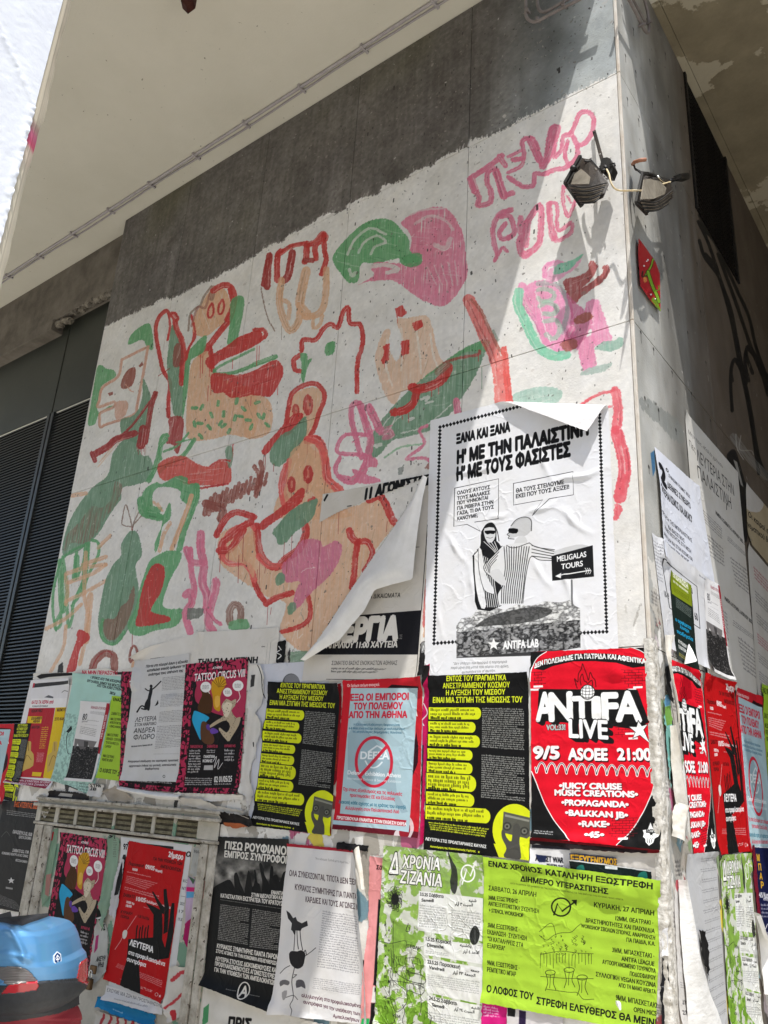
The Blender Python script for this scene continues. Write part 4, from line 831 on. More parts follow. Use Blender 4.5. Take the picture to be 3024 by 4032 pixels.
def sheet(name, label, K, quad, face, img, cat='poster', group=None, wr='soft', seed=1, mat=None, fold=None, jag=0.0006, lift=None, cell=0.011, layer=None, back='e4e2de', cut=None, rough=0.55):
    """one pasted sheet: quad TL TR BR BL. fold=(a, b, radius): everything on the left of the line a->b curls over it. lift(U,V)->metres"""
    w4 = quadw(K, quad, face); wd = np.linalg.norm(w4[1]-w4[0]); ht = np.linalg.norm(w4[3]-w4[0])
    SHEETS[face] += 1; L_ = SHEETS[face]; 
    n, m_ = max(6, int(wd/cell)), max(6, int(ht/cell)); u = np.linspace(0, 1, n+1); v = np.linspace(0, 1, m_+1); U, V = np.meshgrid(u, v)
    p = ((w4[0]*(1-U[..., None])+w4[1]*U[..., None])*(1-V[..., None])+(w4[3]*(1-U[..., None])+w4[2]*U[..., None])*V[..., None])
    g = np.random.default_rng(seed+L_*7)
    if jag:
        for sl_, ax in ((np.s_[0, :], 1), (np.s_[-1, :], 1), (np.s_[:, 0], 0), (np.s_[:, -1], 0)): p[sl_][:, ax] += g.normal(0, jag, p[sl_].shape[0])
    d = (under(p, face)+.0007 if layer is None else layer+0*U)+wrinkle(U, V, wd, ht, wr, seed+L_); sheet.last = float(d.min())
    d = d+corners(U, V, wd, ht, g)
    if lift is not None: d = d+lift(U, V)
    okm = None if cut is None else inpoly(p.reshape(-1, 2), pxw(K(arr(cut)), face)).reshape(U.shape)
    pile(p, np.minimum(d, under(p, face)+.012), face, okm)
    if fold is not None:
        for (a, b, r) in (fold if isinstance(fold, list) else [fold]):
            A, B = pxw(K(arr([a, b])), face); t = (B-A)/np.linalg.norm(B-A); nn = np.array([-t[1], t[0]])
            s = (p-A)@nn; k = s > 0; al = (p-A)@t
            th = s/r; pos = np.where(s < math.pi*r*0.93, r*np.sin(np.minimum(th, 3.1)), r*math.sin(2.92)-(s-math.pi*r*.93)*0.97)
            hh = np.where(s < math.pi*r*0.93, r*(1-np.cos(np.minimum(th, 3.1))), r*(1-math.cos(2.92))+(s-math.pi*r*.93)*0.13)
            p = np.where(k[..., None], A+al[..., None]*t+pos[..., None]*nn, p); d = np.where(k, d+hh, d)
    vs = W3(p.reshape(-1, 2), face, d.ravel()); uv = np.column_stack([U.ravel(), 1-V.ravel()])
    N1 = n+1; fs = []
    keep = None
    if cut is not None:
        poly = pxw(K(arr(cut)), face)
        cc = (p[:-1, :-1]+p[1:, 1:]+p[1:, :-1]+p[:-1, 1:])/4
        keep = inpoly(cc.reshape(-1, 2), poly).reshape(m_, n)
    for i in range(m_):
        for j in range(n):
            if keep is not None and not keep[i, j]: continue
            a = i*N1+j; fs.append((a, a+N1, a+N1+1, a+1) if face == 'F' or True else (a, a+1, a+N1+1, a+N1))
    me = mat or paper_mat(name+'_print', img, back=back, rough=rough)
    o = mesh(name, vs, fs, me, True, uv)
    return tag(o, label, cat, group) if label else o
def corners(U, V, wd, ht, g):
    z = 0*U
    for a, b in ((0, 0), (1, 0), (1, 1), (0, 1)):
        if g.random() < .6: z = z+g.uniform(.004, .014)*np.exp(-(np.hypot((U-a)*wd, (V-b)*ht)/.035)**1.5)
    return z+g.uniform(0, .006)*np.exp(-((1-V)*ht/.02)**2)*vnoise(U.shape[0], U.shape[1], 3, 8, int(g.integers(999)), 2)
def inpoly(p, poly):
    x, y = p[:, 0], p[:, 1]; c = np.zeros(len(p), bool)
    for (x0, y0), (x1, y1) in zip(poly, np.roll(poly, -1, 0)):
        k = ((y0 > y) != (y1 > y)) & (x < (x1-x0)*(y-y0)/(y1-y0+1e-12)+x0); c ^= k
    return c
SCR = {}
def scrap(label, K, poly, face, col='d8d6d0', img=None, layer=None, seed=3, curl=0.004, group=None, name='paper_scrap', cat='paper scrap', draw=None, parent=None):
    """a torn piece of pasted paper with a ragged outline"""
    q = K(arr(poly)); P = pxw(q, face); g = np.random.default_rng(seed)
    SHEETS[face] += 1
    pts = []
    for a, b in zip(P, np.roll(P, -1, 0)):
        n = max(2, int(np.linalg.norm(b-a)/0.011))
        for k in range(n): pts.append(a+(b-a)*k/n+g.normal(0, 0.0016, 2))
    pts = np.array(pts); lo, hi = pts.min(0), pts.max(0)
    from mathutils.geometry import delaunay_2d_cdt
    xs, ys = np.meshgrid(np.arange(lo[0], hi[0], 0.017), np.arange(lo[1], hi[1], 0.017)); ip = np.column_stack([xs.ravel(), ys.ravel()]); 
    if len(ip): ip = ip+g.normal(0, .002, ip.shape); ip = ip[inpoly(ip, pts)]
    allp = np.vstack([pts, ip]) if len(ip) else pts
    r = delaunay_2d_cdt([Vector(v) for v in allp], [], [list(range(len(pts)))], 1, 1e-5)
    V_ = np.array([list(v) for v in r[0]]); ed = np.min(np.linalg.norm(V_[:, None]-pts[None], axis=2), 1)
    d = under(V_, face)+.0006+curl*np.exp(-ed/0.012)*(0.3+0.7*g.random(len(V_)))+g.random(len(V_))*0.0006; pile(V_, d, face)
    c = Cv(max(16, int((hi-lo)[0]/0.002)), max(16, int((hi-lo)[1]/0.002)), col)
    c.a += (vnoise(c.h, c.w, 4, 4, seed, 3)-.5)[..., None]*.10
    if draw:
        c.tm = lambda p: (pxw(p, face)-np.array([lo[0], hi[1]]))*np.array([1, -1])/(hi-lo)*np.array([c.w, c.h]); c.K = K; draw(c)
    uv = (V_-lo)/(hi-lo); im = c.image(name)
    fs = [tuple(f) for f in r[2]]
    a = V_[[f[0] for f in fs]]; b = V_[[f[1] for f in fs]]; cc = V_[[f[2] for f in fs]]; s = (b[:, 0]-a[:, 0])*(cc[:, 1]-a[:, 1])-(b[:, 1]-a[:, 1])*(cc[:, 0]-a[:, 0])
    fs = [f if k > 0 else f[::-1] for f, k in zip(fs, s)]
    o = mesh(name, W3(V_, face, d), fs, paper_mat(name, im, back='dedcd7', grime=.15), True, uv, parent)
    if parent is None: tag(o, label, cat, group)
    return o
def ribbon(name, K, e1, e2, face, hs, mat, n=24, m_=14, base=0.01, parent=None, wav=0.002, seed=5, sharp=False):
    """a standing or curled strip of paper between two edges (pixel polylines measured on the wall plane); hs = heights off the wall across it"""
    g = np.random.default_rng(seed)
    pj = PF if face == 'F' else PR; q1, q2 = pj(K(arr(e1)), base+hs[0]), pj(K(arr(e2)), base+hs[-1]); a = catmull(q1, 8); b = catmull(q2, 8) if not sharp else q2
    def rs(c, n):
        L = np.concatenate([[0], np.cumsum(np.hypot(*np.diff(c, axis=0).T))]); t = np.linspace(0, L[-1], n); return np.column_stack([np.interp(t, L, c[:, 0]), np.interp(t, L, c[:, 1])])
    a, b = rs(a, n), rs(b, n); t = np.linspace(0, 1, m_); hh = np.interp(t, np.linspace(0, 1, len(hs)), hs)
    nz = (vnoise(n, m_, n/7, 4, seed, 2)-.5)*1.4*wav
    P = a[:, None]*(1-t[None, :, None])+b[:, None]*t[None, :, None]; D = base+hh[None, :]*(1+0*nz)+nz
    vs = W3(P.reshape(-1, 2), face, D.ravel()); fs = [(i*m_+j, i*m_+j+1, (i+1)*m_+j+1, (i+1)*m_+j) for i in range(n-1) for j in range(m_-1)]
    uv = np.array([(j/(m_-1), i/(n-1)) for i in range(n) for j in range(m_)])
    return mesh(name, vs, fs, mat, True, uv, parent)
m_paper = noise_mat('white_paper_back', 'dbd9d5', 'e6e4e1', 12, 0.6, bump=0.0012, bscale=26)
m_paper_old = noise_mat('yellowed_torn_paper', 'bdb5a6', 'dad5cb', 9, 0.75, bump=0.004, bscale=40)
WH, BK = 'eeeeec', '131313'

# ================= prints
# ---- black sheet with yellow speech bubbles
c = design(CN, '612 335 1415 305 1425 1838 565 1748', bg='121212'); d_by = c; YE = 'd3dc1e'
for t, a, b, h in (('ΕΝΤΟΣ ΤΟΥ ΠΡΑΓΜΑΤΙΚΑ', (748, 378), (1235, 370), 42), ('ΑΝΕΣΤΡΑΜΜΕΝΟΥ ΚΟΣΜΟΥ', (718, 437), (1265, 428), 42), ('Η ΑΥΞΗΣΗ ΤΟΥ ΜΙΣΘΟΥ', (742, 493), (1226, 486), 42), ('ΕΙΝΑΙ ΜΙΑ ΣΤΙΓΜΗ ΤΗΣ ΜΕΙΩΣΗΣ ΤΟΥ', (636, 554), (1366, 550), 44)): c.text(t, a, b, h, 'd6e02a', .03)
for y0, y1, xr, xl, sl, nl in ((592, 690, 1030, 606, 0, 3), (705, 790, 985, 603, 8, 3), (810, 905, 1020, 600, 14, 3), (925, 1008, 960, 596, 16, 3), (1030, 1118, 960, 592, 18, 3), (1125, 1255, 990, 588, 26, 4), (1275, 1375, 975, 584, 26, 3), (1388, 1500, 1105, 580, 36, 3)):
    r = (y1-y0)/2; q = [(xl, y0), (xr-r*.7, y0+sl*.8)]+[(xr-r*.7+r*.7*math.sin(a), y0+r+sl-r*math.cos(a)) for a in np.linspace(.3, 2.9, 8)]+[(xr-r*.7, y1+sl), (xl, y1)]
    c.fill(q, YE); 
    for k in range(nl):
        yy = y0+(k+.22)*(y1-y0)/nl; w_ = (xr-xl-60)*(1 if k < nl-1 else .7)
        c.lines([(xl+14, yy), (xl+14+w_, yy+sl*.8), (xl+14+w_, yy+sl*.8+r*.62), (xl+14, yy+r*.62)], 1, '2a2b10' if k < nl-1 else '050505', .6 if k < nl-1 else 1, .52, seed=int(y0)+k)
c.lines('1040 592 1378 600 1382 945 1036 920', 19, 'b9b9b4', .8, seed=4); c.lines('1034 972 1382 1000 1388 1360 1030 1330', 20, 'b9b9b4', .8, seed=5)
c.lines('600 1520 1100 1575 1060 1650 620 1590', 4, 'd6e02a', .95, .6, seed=6)
c.text('ΛΕΥΤΕΡΙΑ ΣΤΙΣ ΠΡΟΛΕΤΑΡΙΑΚΕΣ ΚΑΥΛΕΣ', (580, 1672), (1072, 1738), 24, 'e8e8e4', .03)
c.text('Αυτονόμηση της Καπιταλιστικής Ειρήνης', (615, 1730), (985, 1770), 16, 'd6e02a', .03); c.text('★', (1000, 1778), (1022, 1780), 20, 'd6e02a', 0)
th = np.linspace(0, 6.283, 40)[:-1]; c.fill(np.column_stack([1300+178*np.cos(th), 1590+212*np.sin(th)]), YE)
c.fill('1130 1700 1430 1740 1430 1840 1180 1830', YE, smooth=0)
c.fill('1212 1440 1425 1490 1425 1640 1400 1660 1200 1610', '55554c'); c.fill('1225 1462 1420 1508 1418 1525 1222 1480', '8b8b80'); 
for x, y in ((1240, 1560), (1380, 1600)): c.disc(x, y, 36, '3b3b36'); c.disc(x, y, 22, '6d6d64'); c.disc(x, y, 9, '26261f')
c.fill('1290 1560 1330 1540 1350 1600 1340 1680 1350 1760 1345 1830 1215 1810 1235 1740 1200 1660 1195 1600 1215 1590 1235 1650 1275 1680', '4b4a45', smooth=3)
i_by = c.image('yellow_bubble_print')
# ---- light blue sheet
c = design(CM, '1365 375 2010 345 1980 1660 1275 1585', bg='a32333'); CMx = c
c.K = CN; c.fill('-90 360 560 345 520 1720 -200 1600', 'c01f2c'); c.fill('-190 1500 540 1610 520 1770 -200 1680', '5e1220', smooth=0)
c.text('Οι δρόμοι ακόμα ανοιχτοί:', (-60, 425), (200, 415), 22, 'ecd9d9', .01); c.fill('250 440 300 405 520 420 520 445', '2a1016')
c.fill('490 560 510 660 475 640', WH); c.text('Α', (465, 1080), (490, 1085), 45, WH, .03); c.fill('500 780 520 900 515 1030 470 1140 455 1010', '31101a')
c.fill('330 1600 380 1560 380 1500 430 1470 470 1520 480 1600 430 1690 360 1700 320 1660', 'e6e6e6', .8, 3); c.fill('360 1600 410 1520 450 1560 440 1640 390 1670', '8c1c2a', smooth=3)
c.lines('-100 1585 180 1630 60 1650 -110 1610', 2, 'e6d5d5', .8, .5, seed=2)
c.fill('-32 432 512 432 440 1610 -130 1520', 'a9c3cc'); c.fill('-30 440 500 440 490 560 -45 560', 'b7cdd4', .5)
c.fill('30 690 300 1030 330 1180 340 1280 430 1440 380 1450 250 1250 60 1230 -60 1150 -60 800', '8fa7b2', .75); c.fill('60 700 150 690 400 900 300 900', '9bb2bb', .6)
RB = 'c9283f'
c.text('ΕΞΩ ΟΙ ΕΜΠΟΡΟΙ', (15-700*0-5, 525), (436, 525), 52, RB, .05) if 0 else None
c.K = CM
for t, a, b in (('ΕΞΩ ΟΙ ΕΜΠΟΡΟΙ', (1412, 532), (1888, 524)), ('ΤΟΥ ΠΟΛΕΜΟΥ', (1437, 602), (1840, 598)), ('ΑΠΟ ΤΗΝ ΑΘΗΝΑ', (1398, 670), (1878, 668))): c.text(t, a, b, 50, RB, .05)
for t, a, b in (('Η Ελληνική Κυβέρνηση διοργανώνει', (1440, 732), (1818, 735)), ('6-8 Μάη ένα παζάρι όπλων με καλεσμένους', (1400, 762), (1860, 768)), ('τις μεγαλύτερες βιομηχανίες θανάτου', (1430, 788), (1830, 798))): c.text(t, a, b, 18, '3d6b83', .01)
c.stroke([(1605+145*math.cos(t), 1028+200*math.sin(t)) for t in np.linspace(0, 6.283, 30)], 24, RB, smooth=0)
c.stroke('1560 945 1630 895 1700 935', 14, 'd9e2e6', smooth=0); c.text('DEFEA', (1492, 1002), (1730, 1005), 62, 'e2e9ec', .03); c.text('Defence Exhibition Athens', (1390, 1128), (1825, 1155), 34, 'e4eaed', .02); c.text('International Defence & Security Exhibition', (1385, 1170), (1825, 1200), 22, 'dce4e8', .0)
c.stroke('1535 1020 1560 1060 1600 1075 1640 1060 1670 1030', 12, 'd9e2e6'); c.stroke('1710 900 1490 1145', 26, RB, smooth=0)
for t, a, b, cc in (('Όχι στους εξοπλισμούς και τις πολεμικές', (1352, 1262), (1835, 1305), RB), ('προετοιμασίες ΕΕ και Ελλάδας', (1408, 1312), (1775, 1345), RB), ('Διακοπή κάθε σχέσης με το κράτος του Ισραήλ', (1318, 1368), (1868, 1415), '2f6f86'), ('Αλληλεγγύη στον Παλαιστινιακό Λαό', (1370, 1420), (1810, 1452), RB)): c.text(t, a, b, 27, cc, .02)
c.fill('1303 1452 1870 1510 1862 1560 1290 1510', 'b51f35'); c.text('ΠΡΩΤΟΒΟΥΛΙΑ ΕΝΑΝΤΙΑ ΣΤΗΝ ΕΚΘΕΣΗ DEFEA', (1303, 1500), (1872, 1555), 26, WH, .04); c.fill('1280 1510 1862 1562 1856 1600 1275 1545', 'a9c3cc')
i_defea = c.image('pale_blue_print')
# ---- red concert sheet
c = design(CX, '148 110 910 80 985 1372 155 1290', bg='d80f26'); RED = 'd80f26'
c.fill('148 110 250 108 190 150 160 210 148 300', BK); c.fill('800 85 912 80 912 210 890 150 860 110', BK)
c.fill('155 870 190 960 240 1080 310 1200 405 1310 150 1300', BK, smooth=0); c.fill('948 900 920 1010 860 1140 790 1250 705 1340 1000 1390 1000 900', BK, smooth=0)
c.stroke('155 870 190 960 240 1080 310 1200 405 1310', 6, WH); c.stroke('948 900 920 1010 860 1140 790 1250 705 1340', 6, WH); c.stroke('250 108 190 150 160 210 150 300', 5, WH); c.stroke('800 82 860 108 890 140 906 210', 5, WH)
def brick(x0, y0, x1, y1, n, cc):
    h = (y1-y0)/n
    for i in range(n):
        y = y0+i*h; c.stroke([(x0+(i % 3)*14, y), (x1-(i % 2)*22, y-3)], 3, cc, smooth=0)
        for x in np.arange(x0+(i % 2)*22+20, x1-10, 44): c.stroke([(x, y), (x, y+h)], 3, cc, smooth=0)
brick(155, 240, 245, 330, 5, '5c0f16'); brick(730, 225, 880, 330, 6, '5c0f16'); brick(690, 590, 870, 650, 4, '7c0f1a'); brick(650, 1170, 830, 1300, 8, '6a0f18')
for x, y in ((195, 330), (175, 350), (830, 335), (790, 350), (780, 630), (800, 660), (740, 1300)): c.fill([(x-28, y-6), (x+32, y-8), (x+32, y+5), (x-28, y+7)], WH)
# banner
c.fill('165 215 300 150 420 125 520 120 640 122 760 135 890 190 885 200 800 210 700 180 560 168 420 170 290 200 230 228', BK)
for t, a, b in (('ΔΕΝ', (172, 214), (228, 192)), ('ΠΟΛΕΜΑΜΕ', (236, 190), (422, 158)), ('ΓΙΑ', (432, 156), (482, 152)), ('ΠΑΤΡΙΔΑ', (492, 152), (632, 153)), ('ΚΑΙ', (642, 154), (698, 158)), ('ΑΦΕΝΤΙΚΑ', (706, 160), (884, 186))): c.text(t, a, b, 30, 'f2f2f0', .05, out=.04)
c.stroke('165 222 290 170 430 140 560 138', 1, BK)
for p in ('440 320 430 280 450 300 455 250 475 215 480 185 495 220 510 260 520 290 530 240 545 270 560 290 565 330', '470 320 465 280 480 250 490 290 505 300 515 310 540 290 545 325', '445 340 435 315'): c.stroke(p, 6, '5a0a10')
# block letters with black extrusion
def block(t, a, b, h, n=9, dx=4.5, dy=3.0, bold=.075, **k):
    for i in range(n, 0, -1): c.text(t, (a[0]+dx*i, a[1]+dy*i), (b[0]+dx*i, b[1]+dy*i), h, BK, bold+.02, **k)
    c.text(t, a, b, h, BK, bold+.035, **k); c.text(t, a, b, h, 'f1f1f0', bold, **k)
c.fill('200 345 830 350 905 560 860 570 790 600 660 580 380 560 190 545', BK)
for t, a, b, h in (('A', (180, 545), (300, 540), 180), ('N', (262, 545), (420, 540), 180), ('T', (410, 530), (545, 528), 140), ('I', (540, 530), (600, 530), 140), ('F', (602, 540), (715, 540), 175), ('A', (690, 545), (862, 548), 190)): block(t, a, b, h, 6, bold=.045)
block('LIVE', (392, 650), (645, 662), 118, 8, bold=.035); c.disc(512, 365, 46, 'f1f1f0'); c.stroke([(512+46*math.cos(t), 365+46*math.sin(t)) for t in np.linspace(0, 6.283, 24)], 5, BK, smooth=0)
for k in (-26, -9, 9, 26): c.stroke([(512+k, 365-40), (512+k*1.3, 365), (512+k, 365+40)], 3, BK); c.stroke([(470, 365+k), (512, 365+k*1.2+6), (555, 365+k)], 3, BK)
c.text('VOL:33!', (248, 606), (372, 604), 34, 'b9b9b9', .06, out=.05)
st = lambda x, y, r, r2=.42, rot=0: [(x+(r if i % 2 == 0 else r*r2)*math.sin(i*math.pi/5+rot), y-(r if i % 2 == 0 else r*r2)*math.cos(i*math.pi/5+rot)) for i in range(10)]
c.fill('835 545 858 580 895 570 870 605 908 690 845 640 800 660 815 620 775 585 822 585', 'f1f1f0'); c.stroke('835 545 858 580 895 570 870 605 908 690 845 640 800 660 815 620 775 585 822 585 835 545', 5, BK, smooth=0)
for t, a, b, h in (('9/5', (162, 788), (335, 788), 80), ('ASOEE', (388, 795), (642, 798), 74), ('21:00', (700, 795), (922, 798), 74)): c.text(t, (a[0]+6, a[1]+7), (b[0]+6, b[1]+7), h, '3a0a10', .07); c.text(t, a, b, h, 'f1eeee', .05)
sq = [(170+i*2.6+(-26 if 0 else 0)+8*math.cos(i*.255), 845+i*.09+32*math.sin(i*.255)) for i in range(290)]
c.stroke(sq, 13, 'f1f1f0', smooth=0); c.stroke([(x, y-1) for x, y in sq], 4, BK, smooth=0)
for t, a, b in (('•JUICY CRUISE', (330, 978), (732, 985)), ('MUSIC CREATIONS•', (300, 1022), (834, 1035)), ('•PROPAGANDA•', (345, 1085), (775, 1100)), ('•BALKKAN JB•', (368, 1150), (772, 1168)), ('•RAKE•', (452, 1222), (655, 1225)), ('•45•', (492, 1290), (620, 1292))): c.text(t, (a[0]+4, a[1]+5), (b[0]+4, b[1]+5), 37, '3a0a10', .06); c.text(t, a, b, 37, 'f1eeee', .06)
c.lines('172 1240 295 1252 295 1280 170 1268', 2, 'd8d8d8', .8, .45)
c.fill('912 1195 925 1225 935 1240 972 1245 965 1285 940 1300 935 1325 912 1345 890 1322 885 1300 868 1288 870 1265 862 1245 895 1240 900 1225', 'eeeeec'); c.fill(st(918, 1268, 16), BK); c.stroke('885 1260 950 1262', 5, BK, smooth=0); c.text('ANTIFA', (882, 1258), (955, 1260), 20, BK, .03)
for k in (-12, 0, 12): c.stroke([(912+k, 1295), (912+k*.8, 1325)], 4, BK, smooth=0)
i_live = c.image('red_concert_print')
# ---- bright green sheet
c = design(CH, '-660 300 795 485 755 1680 -655 1585' if 0 else '-651 295 795 485 745 1740 -668 1480', bg='9fc338'); GB = 'a6cf35'
c.K = CG
c.text('ΕΝΑΣ ΧΡΟΝΟΣ', (1092, 375), (1555, 438), 46, BK, .035)
c.K = CH; c.text('ΚΑΤΑΛΗΨΗ ΕΞΩΣΤΡΕΦΗ', (-125, 450), (738, 562), 50, BK, .035); c.text('ΔΙΗΜΕΡΟ ΥΠΕΡΑΣΠΙΣΗΣ', (-340, 505), (398, 610), 46, BK, .035)
c.text('ΚΑΤΑ ΤΗ ΔΙΑΡΚΕΙΑ ΤΟΥ ΔΙΗΜΕΡΟΥ ΘΑ ΓΙΝΕΤΑΙ ΣΥΛΛΟΓΗ ΕΙΔΩΝ ΠΡΩΤΗΣ ΓΙΑ ΤΗΝ ΕΝΙΣΧΥΣΗ ΤΗΣ ΚΟΥΖΙΝΑΣ ΜΑΝΟ ΑΡΕRΤΑ', (-425, 530), (502, 665), 14, '333a14', 0)
c.K = CG
for t, a, b, h in (('ΣΑΒΒΑΤΟ, 26 ΑΠΡΙΛΗ', (1092, 582), (1502, 640), 40), ('3ΜΜ, ΕΞΩΣΤΡΕΦΗΣ ·', (1092, 660), (1362, 695), 34), ('ΑΝΤΙΕΞΕΥΓΕΝΙΣΤΙΚΗ ΣΥΖΗΤΗΣΗ', (1092, 710), (1525, 778), 34), ('+ STENCIL WORKSHOP', (1097, 765), (1392, 812), 34), ('5ΜΜ, ΕΞΩΣΤΡΕΦΗΣ ·', (1088, 890), (1360, 930), 36), ('ΕΚΔΗΛΩΣΗ · ΣΥΖΗΤΗΣΗ', (1087, 945), (1420, 1002), 36), ('"ΟΙ ΚΑΤΑΛΗΨΕΙΣ ΣΤΑ', (1087, 1000), (1392, 1058), 36), ('ΕΞΑΡΧΕΙΑ"', (1087, 1055), (1235, 1082), 36), ('9ΜΜ, ΕΞΩΣΤΡΕΦΗΣ ·', (1085, 1190), (1358, 1240), 36), ('ΡΕΜΠΕΤΙΚΟ ΜΠΑΡ', (1083, 1245), (1330, 1288), 36)): c.text(t, a, b, h, '1a1f0c', .012)
c.text('Ο ΛΟΦΟΣ ΤΟΥ', (1080, 1400), (1478, 1472), 52, BK, .035)
c.K = CH
for t, a, b, h in (('ΚΥΡΙΑΚΗ, 27 ΑΠΡΙΛΗ', (268, 722), (735, 790), 42), ('12ΜΜ, ΘΕΑΤΡΑΚΙ ·', (437, 832), (728, 870), 36), ('ΔΡΑΣΤΗΡΙΟΤΗΤΕΣ ΚΑΙ ΠΑΙΧΝΙΔΙΑ', (198, 850), (738, 938), 36), ('WORKSHOP ΣΒΟΛΩΝ ΣΠΟΡΑΣ, ΑΝΑΡΡΙΧΗΣΗ', (162, 895), (742, 992), 32), ('ΓΙΑ ΠΑΙΔΙΑ, Κ.Α.', (522, 1010), (742, 1042), 34), ('3ΜΜ, ΜΠΑΣΚΕΤΑΚΙ ·', (410, 1095), (735, 1145), 38), ('ANTIFA LEAGUE', (483, 1165), (735, 1208), 38), ('ΑΥΤΟΟΡΓΑΝΩΜΕΝΟ ΤΟΥΡΝΟΥΑ', (332, 1190), (745, 1262), 34), ('ΠΟΔΟΣΦΑΙΡΟΥ', (548, 1285), (745, 1318), 34), ('ΣΥΛΛΟΓΙΚΗ VEGAN ΚΟΥΖΙΝΑ', (280, 1290), (746, 1378), 36), ('ΑΠΟ ΤΗ ΜΑΝΟ ΑΡΕRΤΑ', (460, 1375), (746, 1428), 32), ('9ΜΜ, ΜΠΑΣΚΕΤΑΚΙ', (438, 1475), (752, 1540), 40), ('OPEN MICS', (577, 1568), (750, 1600), 38)): c.text(t, a, b, h, '1a1f0c', .012)
c.text('ΣΤΡΕΦΗ ΕΛΕΥΘΕΡΟΣ ΘΑ ΜΕΙΝΕΙ', (-205, 1500), (790, 1690), 52, BK, .035)
c.stroke([(0+78*math.cos(t), 725+76*math.sin(t)) for t in np.linspace(0, 6.283, 24)], 13, '1a1f0c', smooth=0); c.stroke('-60 790 -30 700 10 760 120 675', 14, '1a1f0c', smooth=0); c.fill('85 665 130 662 125 715', '1a1f0c')
g_ = np.random.default_rng(5); lk = dict(smooth=4)
c.stroke('-180 960 -120 1000 -60 960 0 940 80 935 130 890 160 865', 4, '2a3012'); c.stroke('-180 930 -80 860 -40 970', 4, '2a3012')
for i in range(60):
    x, y = g_.uniform(-170, 240), g_.uniform(960, 1110); r = g_.uniform(6, 18); c.stroke([(x, y), (x+r, y+r*.6), (x+r*.3, y+r*1.3)], 3.4, '2a3012', .9)
for x in range(-170, 260, 26): c.stroke([(x, 1110+g_.uniform(-6, 6)), (x+g_.uniform(-5, 5), 1170+g_.uniform(0, 60))], 4, '2a3012', .9, smooth=0)
c.stroke('-170 1115 0 1090 130 1105 262 1110', 4, '2a3012'); c.stroke('-170 1290 20 1305 260 1310', 4, '2a3012')
for x, y in ((65, 1240), (170, 1300), (-90, 1260)): c.stroke([(x+42*math.cos(t), y+20*math.sin(t)) for t in np.linspace(0, 6.283, 14)], 5, '2a3012', smooth=0); c.stroke([(x-36, y+10), (x-22, y+80), (x-40, y+140)], 5, '2a3012'); c.stroke([(x+36, y+10), (x+24, y+80), (x+46, y+135)], 5, '2a3012'); c.stroke([(x, y+18), (x-5, y+120)], 4, '2a3012')
c.stroke('-120 1390 60 1415 130 1420 180 1470 265 1470', 4, '2a3012')
i_green = c.image('bright_green_print')
# ---- crumpled green and white festival sheet
c = design(CG, '235 200 1055 285 1040 1870 160 1760', bg='c3c6ba')
nv = vnoise(c.h, c.w, 17, 11, 91, 4); mm = np.clip((nv-.465)*22, 0, 1)[..., None]; fade = np.ones((c.h, 1, 1))
yy = np.linspace(0, 1, c.h)[:, None, None]; mm = mm*(0.6+0.4*yy); c.a += (np.array([.40, .57, .14])-c.a)*np.clip(mm, 0, 1)
mm2 = np.clip((vnoise(c.h, c.w, 30, 20, 92, 3)-.6)*20, 0, 1)[..., None]; c.a += (np.array([.53, .68, .27])-c.a)*mm2*.8
for t, a, b, h in (('Δ', (280, 425), (365, 430), 165), ('ΧΡΟΝΙΑ', (395, 380), (708, 405), 100), ('ΖΙΖΑΝΙΑ', (375, 505), (725, 540), 100)): c.text(t, a, b, h, 'e9e9e4', .03, out=.05, outcol='26291f', shear=.1)
c.fill('770 240 800 400 790 500 800 570 830 598 850 520 845 400 810 330', '2b2d2b', .9, 3)
c.stroke([(930+52*math.cos(t), 430+68*math.sin(t)) for t in np.linspace(0, 6.283, 24)], 12, 'eceee8', smooth=0); c.stroke('885 520 920 400 950 450 990 330', 11, 'eceee8', smooth=0); c.fill('965 350 1000 320 1000 375', 'eceee8')
for i in range(46):
    a = i*2.4; r = g_.uniform(60, 100); c.stroke([(335, 640), (335+r*.7*math.cos(a), 640+r*math.sin(a)), (335+r*.75*math.cos(a+.3), 640+r*1.1*math.sin(a+.3))], 4, '1b1c1a', .9)
c.disc(335, 640, 34, '1b1c1a', 48)
for q in ('537 572 1045 632 1040 985 530 895', '583 955 1042 1020 1040 1170 580 1095', '595 1122 1042 1200 1040 1500 600 1400', '612 1428 1042 1510 1040 1870 612 1610'): c.fill(q, 'dcdcd9', .97)
for t, a, b, h in (('3.5.25 Σάββατο', (545, 612), (738, 632), 26), ('Samedi', (560, 660), (660, 665), 26), ('1.5.25 Κυριακή', (595, 978), (798, 1010), 30), ('Dimanche', (607, 1028), (740, 1045), 30), ('23.5.25 Παρασκευή', (608, 1165), (870, 1210), 30), ('Vendredi', (622, 1210), (745, 1230), 28), ('24.5.25 Σάββατο', (622, 1462), (845, 1508), 30), ('Samedi', (645, 1515), (745, 1535), 28)): c.text(t, a, b, h, '20211f', .025)
AR = {'sb': 'ﺖﺒﺴﻟﺍ', 'ay': 'ﺭﺎﻳﺃ', 'sn': 'ﻪﺒﻨﺷ', 'yk': 'ﻪﺒﻨﺸﻜﻳ', 'ah': 'ﺪﺣﻷﺍ', 'jm': 'ﻪﻌﻤﺟ', 'jj': 'ﺔﻌﻤﺠﻟﺍ'}
